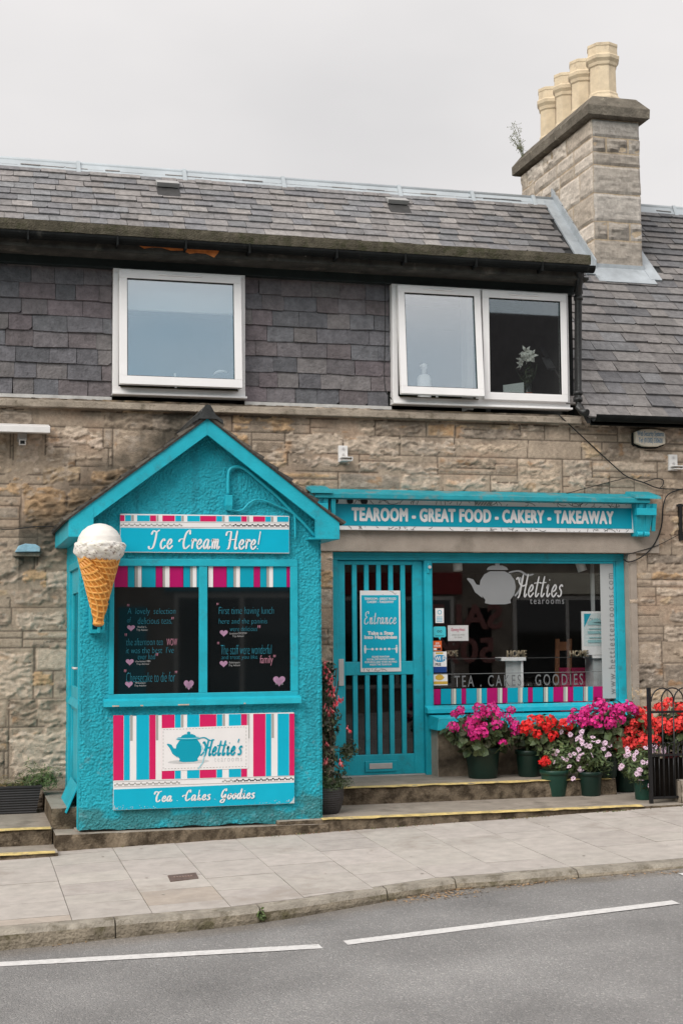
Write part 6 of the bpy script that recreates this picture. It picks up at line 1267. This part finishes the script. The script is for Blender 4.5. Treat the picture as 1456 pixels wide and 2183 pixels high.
heads(th, [(1375, 155, 1.1), (1330, 185), (1440, 185, 1.2), (1330, 265, 1.1), (1400, 275, 1.2), (1440, 270, 1.3), (1375, 300), (1470, 250, 1.2), (1310, 180, .8), (1415, 290), (1500, 280), (1490, 190)], Y_, ry, bx, COR)
DG = [(.07, .11, .04), (.095, .14, .05), (.05, .08, .03), (.13, .17, .065)]
th, c, r, h = pot('daisy_pot', 'pale-rimmed green pot of trailing daisies, left of the two on the lower step', 'flower pot', 1163, 1221, 1699, 1643, ZL, POTG2)
Y_, ry, bx = bush(th, c, r, h, 1154, 1256, 1572, 1664, .0, 1000, .026, 'oval', DG, .16)
heads(th, [(740, 418), (746, 436), (735, 440), (825, 330), (775, 315), (820, 508), (880, 530), (910, 500), (842, 575), (825, 445), (805, 470, .8)], Y_, ry, bx, DAI, .86, True)
heads(th, [(685, 470, .9), (700, 485, .7), (672, 482, .6)], Y_, ry, bx, RED, .8)
th, c, r, h = pot('daisy_pot', 'green pot with a wide mound of pale pink daisies in the middle', 'flower pot', 1243, 1291, 1698, 1646, ZL)
Y_, ry, bx = bush(th, c, r, h, 1212, 1320, 1550, 1660, .02, 1400, .026, 'oval', DG, .18)
heads(th, [(880, 345), (890, 370), (865, 420), (880, 455), (870, 465), (950, 345), (980, 370), (935, 395), (1015, 380), (1010, 410), (1030, 445), (945, 445), (885, 320), (875, 350), (1040, 440), (1020, 375), (862, 355), (890, 440)], Y_, ry, bx, DAI, .86, True)
th, c, r, h = pot('daisy_pot', 'green pot of daisies spilling down beside the iron gate post', 'flower pot', 1359, 1400, 1706, 1652, ZL, POTG2)
Y_, ry, bx = bush(th, c, r, h, 1314, 1416, 1584, 1684, .01, 1200, .026, 'oval', DG, .17)
heads(th, [(1145, 425), (1135, 450), (1105, 515), (1112, 505), (1180, 465), (1195, 430), (1230, 485), (1260, 480), (1210, 525), (1195, 550), (1205, 540), (1220, 585), (1280, 600), (1245, 405), (1300, 400), (1350, 410), (1345, 425), (1270, 395), (1150, 440)], Y_, ry, bx, DAI, .86, True)
# fuchsia in its dark pot between kiosk and door
q = ATZ(712, 1736, ZL); r = .17; th = thing('fuchsia_pot', 'tall fuchsia in a dark ribbed pot between kiosk and shop door', 'flower pot', (AT(738, 1700, q.y).x-r, q.y+.1, ZL)); fx, fy = AT(738, 1700, q.y).x-r, q.y+.12
hz = AT(712, 1676, fy).z-ZL; b = MB(); prof = [(r*(.72+.30*min(1, k/14)**.6)+.003*(k % 2), hz*k/24) for k in range(25)]+[(r*.94, hz), (r*.9, hz*.92)]; b.lathe(prof, (fx, fy, ZL), 32, cap=False, smooth=False); b.build('pot', mat('charcoal_plastic', (.035, .033, .034), .55, .15, 12), th)
b = MB(); b.lathe([(.001, hz*.92), (r*.92, hz*.92)], (fx, fy, ZL), 20, cap=False); b.build('compost', GRND, th)
b = MB(); ztop = AT(700, 1415, fy).z
def fcol():
    while True:
        f = rng.random(); z = ZL+hz+(ztop-ZL-hz)*f; w = .19*(1-.62*f)*(1+.25*math.sin(f*14)); v = Vector((rng.normal(0, 1), rng.normal(0, 1), .2)); v.normalize(); rr_ = rng.uniform(.2, 1)
        return Vector((fx+.03+w*v.x*rr_, fy+w*v.y*rr_*.8, z)), v
leafcloud(b, 1500, fcol, .028, [(.045, .06, .025), (.055, .07, .028), (.03, .042, .02), (.05, .045, .028)], 'oval', .2)
leafcloud(b, 260, ell(fx+.22, fy-.02, AT(735, 1600, fy).z, .11, .08, .09, .2, -1), .022, [(.045, .06, .025), (.035, .045, .02)], 'oval', .2)
b.tint = (.10, .065, .04)
for k in range(14):
    a = k*.45; x, z = fx+.1*math.cos(a*2)+.04, ZL+hz+(ztop-ZL-hz)*(.4+.6*rng.random()); b.tube(catmull([(fx+.03*math.cos(a), fy+.03*math.sin(a), ZL+hz*.9), (fx+.08*math.cos(a), fy+.08*math.sin(a), (ZL+hz+z)/2), (x, fy+.08*math.sin(a*3), z)], 5), .005, 5, cap=False)
b.build('foliage', LEAF, th)
b = MB(); leafcloud(b, 900, ell(fx+.05, fy-.03, ZL+hz+.02, .19, .16, .12, .3, -.25), .03, [(.05, .085, .03), (.07, .11, .04), (.04, .06, .02)], 'needle', .7); b.build('fern_tuft', LEAF, th)
def fuchsia(seed):
    g = np.random.default_rng(seed); b = MB()
    for k in range(6):
        a = k*1.047; o = Vector((math.cos(a), math.sin(a), 0)); s = Vector((-math.sin(a), math.cos(a), 0)); b.tint = tuple(np.array((.58, .04, .065))*g.uniform(.75, 1.2)) if k % 3 else (.66, .24, .22)
        b.poly([(0, 0, 0), o*.012-s*.008-Vector((0, 0, .018)), o*.020-Vector((0, 0, .044)), o*.012+s*.008-Vector((0, 0, .018))])
    b.tint = (.62, .10, .14); b.tube([(0, 0, .02), (0, 0, -.03)], .005, 5); o = b.build('flower_head', PETAL); me = o.data; bpy.data.objects.remove(o); return me
FU = [fuchsia(i) for i in range(2)]
for px_, py_ in ((693, 1418), (700, 1428), (697, 1440), (703, 1449), (706, 1455), (709, 1462), (699, 1470), (704, 1476), (690, 1432), (711, 1478), (722, 1487), (726, 1492), (731, 1489), (716, 1494), (720, 1498), (693, 1503), (697, 1510), (702, 1516), (706, 1512), (741, 1549), (743, 1555), (698, 1585), (695, 1583), (697, 1620), (725, 1622), (729, 1628), (692, 1622), (703, 1453), (708, 1443), (692, 1410), (696, 1411), (714, 1467), (712, 1500), (700, 1521)):
    put(FU[rng.integers(2)], th, AT(px_, py_, fy-.16+rng.normal(0, .02)), rng.uniform(.6, .95))
# ================================================================== IRON GATE
GYt = -1.50; gt = thing('iron_gate', 'black wrought iron bow-topped gate at the right edge', 'gate', (AT(1385, 1700, GYt).x, GYt, ZL))
gp = lambda x, y: AT(x, y, GYt)
b = MB(); x0, x1, z0, z1 = RECT(1381.5, 1466, 1388, 1708, GYt); b.box(x0, x1, GYt-.012, GYt+.016, ZL, z1); b.build('gate_post', IRON, gt)
xe = x0+1.05; b = MB(); zt1_, zt2_ = gp(1400, 1518).z, gp(1400, 1610).z; zbm = ZL+.05
for zz in (zt1_, zt2_, zbm): b.box(x1+.0005, xe, GYt-.008, GYt+.008, zz-.010, zz+.010)
b.box(xe+.0005, xe+.028, GYt-.012, GYt+.016, ZL, z1); b.build('rail', IRON, gt)
b = MB(); sp = gp(1434, 1500).x-gp(1410, 1500).x; xb0 = gp(1410, 1500).x; zar = gp(1420, 1495).z; k = 0; xb = xb0
while xb < xe-.03: b.tube([(xb, GYt-.0, zbm), (xb, GYt-.0, zar)], .0068, 7); xb += sp; k += 1
wv = gp(1434, 1500).x-gp(1386, 1500).x; zt0 = gp(1400, 1470).z
for i in range(-1, 8):
    xa0 = xb0+sp*i; xa1 = xa0+sp*2.0
    if xa0 < x1 : pts = [(x1, zt0-.0), (x1+.05, zt0+.0)]+[(xb0+sp-.055*0-(.08)*(1-math.sin(a)), zar+(zt0-zar)*math.cos(a)) for a in [0, .3, .6, .9, 1.2, 1.5708]]
    else: pts = [((xa0+xa1)/2-(xa1-xa0)/2*math.cos(a), zar+(zt0+.012-zar)*math.sin(a)) for a in [j*math.pi/14 for j in range(15)]]
    pts = [(x, z) for x, z in pts if x < xe]
    if len(pts) > 2: b.tube([(x, GYt-.012 if i % 2 else GYt+.012, z) for x, z in pts], .0068, 7, cap=False)
b.build('bow_bar', IRON, gt)
b = MB(); xb = x1+.03; zs_ = gp(1410, 1592).z
while xb < xe:
    b.tube([(xb, GYt+.012, zbm), (xb, GYt+.012, zs_)], .0058, 6); b.tube([(xb+.018*math.sin(a), GYt+.012, zs_+.018-.018*math.cos(a)) for a in [j*.5 for j in range(9)]], .005, 6, cap=False); xb += .047
b.build('dog_bars', IRON, gt)
b = MB(); xx = x1+.02
while xx < xe-.02: b.box(xx, xx+.075, GYt+.05, GYt+.062, ZL+.03, gp(1400, 1614).z-.02*rng.random()); xx += .079
b.build('backing_boards', mat('dark_board', (.010, .008, .0065), .95, .4, 12, .3, 40, .05), gt)
x0, x1, z0, z1 = RECT(1447, 1662, 1500, 1710, -1.52); t = thing('gate_pier', 'pale stone foot of a gate pier at the right edge', 'pier', (x0, -1.5, ZL)); b = MB(); noisy_block(b, x0, x0+.4, -1.56, -1.2, ZL-.02, z1, .02, 71, .04); b.build('stone_foot', [STEPT, LEDGE], t)
# ================================================================== THINGS FIXED TO THE WALL
SCR = mat('white_bracket_paint', (.72, .70, .68), .45, .06, 12)
def wbracket(px0, py0, px1, py1, label):
    x0, x1, z0, z1 = RECT(px0, py0, px1, py1, -.03); t = thing('wall_bracket', label, 'bracket', ((x0+x1)/2, -.03, z0), 'white brackets on the stone wall'); b = MB(); b.box(x0, x1, -.035, -.0, z0, z1); b.build('plate', SCR, t, .003)
    b = MB(); b.box(x0+.01, x1+.025, -.13, -.0355, z0+.005, z0+.012); b.box(x0+.01, x1+.025, -.13, -.0355, z0+.035, z0+.042); b.box(x1+.02, x1+.025, -.13, -.0355, z0+.0125, z0+.0345); b.build('tray', SCR, t)
    for f in (.25, .75): b = MB(); b.tube([((x0+x1)/2, -.0355, z0+.045+(z1-z0-.045)*f), ((x0+x1)/2, -.045, z0+.045+(z1-z0-.045)*f)], .012, 6); b.build('bolt', SILVER, t)
wbracket(722, 950, 741, 985, 'white metal bracket on the stone wall above the turquoise cornice')
wbracket(1425, 969, 1443, 1003, 'white metal bracket on the stone wall below the alarm box')
x0, x1, z0, z1 = RECT(-60, 907, 108, 921, -.25); t = thing('awning_case', 'long white awning casing on the wall at the left edge', 'awning', (x1, -.2, z0)); b = MB(); b.hexa([(x0-.8, -.26, z0), (x1, -.26, z0), (x1, -.02, z0+.02), (x0-.8, -.02, z0+.02), (x0-.8, -.26, z1), (x1, -.26, z1), (x1, -.02, z1+.05), (x0-.8, -.02, z1+.05)]); b.build('casing', SCR, t, .004)
b = MB(); q = AT(48, 935, -.1); b.box(q.x-.04, q.x+.04, -.16, .0, q.z-.02, z0+.018); b.box(q.x-.03, q.x+.03, -.2, -.1, q.z-.07, q.z-.021); b.cur = 1; b.box(q.x-.02, q.x+.02, -.202, -.2005, q.z-.06, q.z-.03); b.build('arm', [mat('grey_bracket', (.36, .34, .32), .5, .15), BLACKT], t)
x0, x1, z0, z1 = RECT(1354, 914, 1418, 952, -.09); t = thing('alarm_box', 'oval cream alarm box with blue lettering on the wall', 'alarm box', ((x0+x1)/2, -.05, z0)); xm, zm = (x0+x1)/2, (z0+z1)/2; hw_, hh_ = (x1-x0)/2, (z1-z0)/2
pts = [(xm-hw_, zm-hh_*.62), (xm-hw_*.5, zm-hh_*.95), (xm, zm-hh_), (xm+hw_*.5, zm-hh_*.95), (xm+hw_, zm-hh_*.62), (xm+hw_, zm+hh_*.62), (xm+hw_*.5, zm+hh_*.95), (xm, zm+hh_), (xm-hw_*.5, zm+hh_*.95), (xm-hw_, zm+hh_*.62)]
b = MB(); b.prism(pts, -.09, -.04); b.build('cover', mat('aged_cream', (.58, .52, .43), .5, .1, 14, dirt=(.36, .30, .22), dirt_s=12, dirt_lo=.6), t, .008)
b = MB(); b.prism([(xm+(x-xm)*1.04, zm+(z-zm)*1.08-.008) for x, z in pts], -.0395, .0); b.build('back_box', BLACKT, t, .004)
T('Web Security Systems\nTel: (01382) 330600', 1358, 919, 1414, 947, -.0915, mat('faded_blue', (.10, .20, .30), .6, .2, 40), t, bold=.02)
x0, x1, z0, z1 = RECT(33, 1159, 86, 1177, -.10); t = thing('blue_corbel', 'chipped pale blue painted stub on the wall left of the kiosk', 'corbel', ((x0+x1)/2, -.05, z0)); b = MB()
b.prism([(x0, z0), (x1, z0+.004), (x1+.004, z1-.03), (x1-.04, z1-.005), (x0+.09, z1), (x0+.03, z1-.02)], -.11, 0); b.build('painted_stub', mat('pale_blue_paint', (.24, .42, .52), .6, .2, 20, .3, 50, dirt=(.40, .42, .40), dirt_s=14, dirt_lo=.58), t, .006); b = MB(); b.box(x0-.02, x1+.0, -.07, 0, z0-.035, z0-.001); b.build('stub_bed', LEDGE, t, .006)
def ywall(p): return p
CAB = mat('black_cable', (.012, .012, .012), .5, .1)
def cable(label, pts, r=.006, Y=-.03):
    pp = [AT(x, y, Y if len(p) == 2 else p[2]) for p in pts for x, y in [p[:2]]]; t = thing('cable', label, 'cable', tuple(pp[0])); b = MB(); b.tube(catmull(pp, 6), r, 6); b.build('wire', CAB, t)
cable('black cable running diagonally from the attic eaves down to the right', [(1190, 884, -.10), (1245, 935), (1310, 995), (1336, 1016), (1372, 1029), (1405, 1041), (1456, 1043), (1520, 1046)])
cable('thin cable rising above the cornice to meet the diagonal one', [(1060, 1066), (1110, 1062), (1180, 1058), (1240, 1043), (1290, 1030), (1336, 1018)], .004)
cable('small loop of cable beside the diagonal one', [(1372, 1028), (1395, 1021), (1412, 1023), (1412, 1034), (1405, 1041)], .005)
cable('thick cable curving down past the right cornice bracket to the window', [(1470, 1040), (1440, 1046), (1420, 1058), (1412, 1085), (1410, 1115), (1402, 1145), (1385, 1172), (1362, 1190), (1340, 1198), (1328, 1192)], .007)
cable('thin cable sloping from the hanging bracket to the window head', [(1333, 1183), (1365, 1174), (1400, 1163), (1440, 1143), (1480, 1122)], .004)
cable('thin black cable hanging down the slates left of the double window', [(814, 520, -.07), (820, 600, -.05), (821, 700, -.05), (820, 820, -.05), (835, 852, -.06)], .005)
cable('thin cable along the wall left of the kiosk roof', [(-20, 1127), (30, 1128), (70, 1123), (115, 1122)], .005)
t = thing('sign_bracket', 'black iron hanging bracket on the wall at the right edge', 'bracket', tuple(AT(1450, 1110, -.03))); b = MB(); x0, x1, z0, z1 = RECT(1447, 1074, 1453, 1152, -.03); b.box(x0, x1, -.04, -.001, z0, z1); b.box(x0-.03, x1+.3, -.042, -.03, z1-.03, z1-.008); q = AT(1462, 1100, -.05)
b.tube([(x1+.09+.07*math.cos(a), -.05, (z0+z1)/2+.1+.07*math.sin(a)) for a in [j*.4 for j in range(13)]], .009, 7); b.tube([(x1, -.05, z0+.06), (x1+.12, -.06, z0+.2), (x1+.2, -.06, z1-.02)], .009, 7); b.box(x0-.008, x1+.008, -.05, -.0405, z0, z0+.05); b.build('iron_strap', IRON, t)
# ================================================================== THINGS ON THE ATTIC WINDOW SILLS
zw = 4.17
b = MB(); q = AT(904, 825, .10); t = thing('pump_bottle', 'white pump bottle on the sill behind the left sash of the double window', 'bottle', (q.x, .10, zw)); hgt = AT(904, 798, .10).z-zw; rw = (AT(918, 810, .1).x-AT(890, 810, .1).x)/2
WBT = mat('white_plastic', (.85, .84, .83), .3, .03); b.lathe([(rw*.9, 0), (rw, .02), (rw, hgt*.85), (rw*.75, hgt*.96), (rw*.3, hgt)], (q.x, .10, zw), 16); b.build('bottle_body', WBT, t)
b = MB(); b.lathe([(rw*.3, hgt), (rw*.3, hgt+.05), (rw*.45, hgt+.06), (rw*.45, hgt+.10), (rw*.1, hgt+.11)], (q.x, .10, zw), 12); b.tube([(q.x, .1, hgt+zw+.085), (q.x-.05, .07, hgt+zw+.08)], .009, 6); b.build('pump', WBT, t)
q = AT(931, 826, .10); t = thing('white_tube', 'short slim white tube beside the pump bottle', 'tube', (q.x, .1, zw)); b = MB(); b.lathe([(.014, 0), (.014, .075), (.008, .085), (.008, .10)], (q.x, .1, zw), 10); b.build('tube_body', WBT, t)
t = thing('greeting_card', 'pale folded card leaning on the sill of the right sash', 'card', tuple(AT(1096, 838, .08))); q0, q1 = AT(1073, 838, .06), AT(1117, 838, .08); q2, q3 = AT(1116, 815, .10), AT(1072, 821, .08); b = MB(); dv_ = Vector((0, .006, 0)); q0.z = q1.z = zw
b.hexa([q0, q1, q1+dv_, q0+dv_, q3, q2, q2+dv_, q3+dv_]); b.build('card_face', mat('pale_card', (.55, .60, .58), .6, .04), t)
q = AT(1125, 838, .12); t = thing('lily_vase', 'dark vase with orange-red band holding white lilies', 'vase', (q.x, .12, zw)); b = MB(); b.lathe([(.045, 0), (.05, .02), (.05, .045)], (q.x, .12, zw), 14); b.lathe([(.05, .11), (.04, .16), (.045, .2)], (q.x, .12, zw), 14, cap=False); b.build('vase_body', mat('dark_glass', (.02, .025, .02), .15, .1), t)
b = MB(); b.lathe([(.051, .045), (.052, .11)], (q.x, .12, zw), 14, cap=False); b.build('orange_band', mat('orange_band', (.75, .12, .03), .5, .05), t)
b = MB(); g = np.random.default_rng(44); b.tint = (.03, .05, .02)
top_ = AT(1124, 768, .12)
for k in range(9): p1 = top_+Vector((g.normal(0, .07), g.normal(0, .03), g.normal(-.05, .06))); b.tube([Vector((q.x, .12, zw+.18)), (Vector((q.x, .12, zw+.18))+p1)/2+Vector((g.normal(0, .03), 0, 0)), p1], .004, 4, cap=False)
leafcloud(b, 60, ell(q.x, .12, zw+.28, .07, .05, .14, .3, -1, g), .04, [(.03, .05, .02), (.05, .07, .03)], 'oval', .1, g); b.build('stems', LEAF, t)
def lily(g):
    b = MB()
    for k in range(6):
        a = k*1.047+g.normal(0, .1); o = Vector((math.cos(a), math.sin(a), 0)); s = Vector((-math.sin(a), math.cos(a), 0)); b.tint = (.74, .74, .68)
        b.poly([Vector((0, 0, -.02)), o*.035-s*.016+Vector((0, 0, .01)), o*.075+Vector((0, 0, -.005)), o*.035+s*.016+Vector((0, 0, .01))])
    o = b.build('lily_flower', PETAL); me = o.data; bpy.data.objects.remove(o); return me
for k, (px_, py_) in enumerate(((1120, 750), (1132, 758), (1112, 765), (1126, 762), (1108, 775))):
    p = AT(px_, py_, .08); o = bpy.data.objects.new('lily_flower', lily(g)); COL.objects.link(o); o.parent = t; o.location = p-Vector(ORG[t.name]); o.rotation_euler = ((Vector(CAM)-p).normalized()+Vector(g.normal(0, .35, 3))).to_track_quat('Z', 'Y').to_euler(); o.scale = (1.0,)*3
q = AT(376, 803, .10); t = thing('white_stick', 'thin white stick standing behind the single attic window', 'stick', (q.x, .1, zw)); b = MB(); b.tube([(q.x, .1, zw), (q.x-.012, .1, AT(376, 796, .1).z)], .010, 8); b.build('stick_body', WBT, t)
q = AT(474, 800, .16); t = thing('white_dish', 'white dish leaning at the right of the single attic window', 'dish', (q.x, .16, zw)); b = MB(); b.tube([(q.x+.09*math.cos(a), .16, q.z-.02+.06*math.sin(a)) for a in [1.0+j*.13 for j in range(14)]], [.004+.010*math.sin(j*3.14/13) for j in range(14)], 6); b.tube([(q.x+.0, .16, zw), (q.x+.06, .16, zw+.025)], .012, 6); b.build('dish_rim', WBT, t)
# ================================================================== SMALL WILD THINGS
def weed(label, p, n, s, cols, sx=.05, h=.06):
    t = thing('weed', label, 'weed', tuple(p)); b = MB(); leafcloud(b, n, ell(p[0], p[1], p[2]+h*.3, sx, sx*.6, h, .2, -.2), s, cols, 'oval', .5); b.build('leaves', LEAF, t)
weed('small green weed growing from a joint in the kerb', (1.872, ky(1.87)-.008, rz(1.87, -4.25)+.02), 46, .018, [(.07, .11, .03), (.09, .13, .04)], .03, .06)
t = thing('chimney_weed', 'dry twiggy weed growing beside the rear chimney pot', 'weed', tuple(AT(1163, 288, CY1-.1))); b = MB(); g = np.random.default_rng(91); b.tint = (.20, .19, .12); p0 = Vector((CX0-.02, CY1-.15, 8.08))
for k in range(9):
    tip = p0+Vector((-.20*g.random()-.02, g.normal(0, .06), .15+.42*g.random())); mid = (p0+tip)/2+Vector((.04*g.random(), 0, .05)); pts = catmull([p0, mid, tip], 5); b.tube(pts, .0028, 4, cap=False)
    for q in pts[3:]:
        for _ in range(2): d = Vector(g.normal(0, .03, 3)); b.tube([q, q+d], .002, 3, cap=False); b.tint = (.16, .17, .09); c = q+d; b.poly([c, c+Vector((.012, 0, .006)), c+Vector((.004, 0, .016))])
b.build('twigs', LEAF, t)
b = MB(); g = np.random.default_rng(77)
def litter(px_, py_, n, sx, sy):
    c = R_(px_, py_)
    for _ in range(n):
        x, y = c.x+g.normal(0, sx), c.y+g.normal(0, sy); y = min(y, ky(x)-.012); a = g.uniform(0, 6.28); s = g.uniform(.006, .02); b.tint = tuple(np.array([.34, .22, .12])*g.uniform(.6, 1.3)); z = rz(x, y)+.003
        b.poly([(x+s*math.cos(a), y+s*math.sin(a), z), (x-s*.4*math.sin(a), y+s*.4*math.cos(a), z+.006*g.random()), (x-s*math.cos(a), y-s*math.sin(a), z+.004), (x+s*.4*math.sin(a), y-s*.4*math.cos(a), z)])
litter(935, 1910, 170, .17, .06); litter(1120, 1886, 60, .12, .02); litter(1350, 1865, 25, .1, .02); litter(140, 2015, 8, .05, .02); litter(970, 1893, 60, .05, .03); litter(1435, 1862, 20, .05, .02)
tag(b.build('leaf_litter', LEAF), kind='stuff')
b = MB()
for _ in range(230):
    x = [g.uniform(.8, 6.2), g.normal(4.75, .12), g.normal(3.55, .2), g.normal(2.75, .12), g.normal(5.6, .1)][g.integers(5)]; y = -1.642-abs(g.normal(0, .014)); s = g.uniform(.003, .009); z = pz(x, y)+.002; h_ = g.uniform(.003, .018); b.tint = tuple(np.array([[.10, .13, .04], [.22, .17, .09], [.24, .13, .08]][g.integers(3)])*g.uniform(.7, 1.2)); a = g.uniform(0, 6.28)
    b.poly([(x-s*math.cos(a), y-s*math.sin(a), z), (x+s*math.cos(a), y+s*math.sin(a), z), (x+g.normal(0, .006), y, z+h_)])
tag(b.build('moss_and_debris', LEAF), kind='stuff')
# ================================================================== TERRACE ACROSS THE ROAD (seen only in the glass)
OY = -21.0
t = thing('opposite_terrace', 'dark slate-roofed terrace across the road, reflected in the windows', 'building', (5, OY, 0))
OST = mat('opposite_stone', (.26, .225, .19), .9, .4, 1.2, .4, 30); b = MB(); b.box(-22, 42, OY-8, OY, -1.5, 6.3); b.build('wall', OST, t)
b = MB(); b.hexa([(-22.3, OY-4, 6.3), (42.3, OY-4, 6.3), (42.3, OY+.35, 6.25), (-22.3, OY+.35, 6.25), (-22.3, OY-4.1, 10.9), (42.3, OY-4.1, 10.9), (42.3, OY-3.9, 10.9), (-22.3, OY-3.9, 10.9)]); b.build('roof', mat('opposite_slate', (.05, .047, .05), .7, .3, 5), t)
for k in range(12):
    x = -17+k*4.6
    for z0, z1, nm in ((3.6, 5.2, 'window'), (.4, 2.7, 'shop_window')):
        b = MB(); b.box(x-1.5+(z0 > 3)*.6, x+1.5-(z0 > 3)*.6, OY+.001, OY+.05, z0, z1); b.cur = 1; b.box(x-1.4+(z0 > 3)*.6, x-.05, OY+.051, OY+.06, z0+.1, z1-.1); b.box(x+.05, x+1.4-(z0 > 3)*.6, OY+.051, OY+.06, z0+.1, z1-.1); b.build(nm, [mat('opposite_frame', (.62, .60, .57), .5), BLACKP], t)
    b = MB(); b.box(x-1.7, x+1.7, OY+.001, OY+.12, 2.75, 3.3); b.build('shop_fascia', (mat('cream_fascia', (.70, .66, .55), .5), mat('sea_blue_fascia', (.02, .30, .42), .5), mat('dark_red_fascia', (.25, .03, .03), .5))[(k+2) % 3], t)
    b = MB(); b.box(x+1.9, x+2.5, OY+.001, OY+.05, .1, 2.4); b.build('door', mat('opposite_door', (.10, .05, .03) if k % 2 else (.02, .10, .12), .5) if False else (BLACKT, TEALD, PINKD)[k % 3], t)
o = flat_text('sale_lettering', 'SALE\n50%', (-1.0, 1.0, 1.0, 2.5), 0, mat('faded_red_print', (.30, .13, .12), .6), t, bold=.03); o.rotation_euler = (0, 0, math.pi)
o.location = Vector((12.4, OY+.075, 0))-Vector(ORG[t.name])+Vector((0, 0, 0))
for v in o.data.vertices: v.co.x += ORG[t.name][0]; v.co.y += ORG[t.name][1]
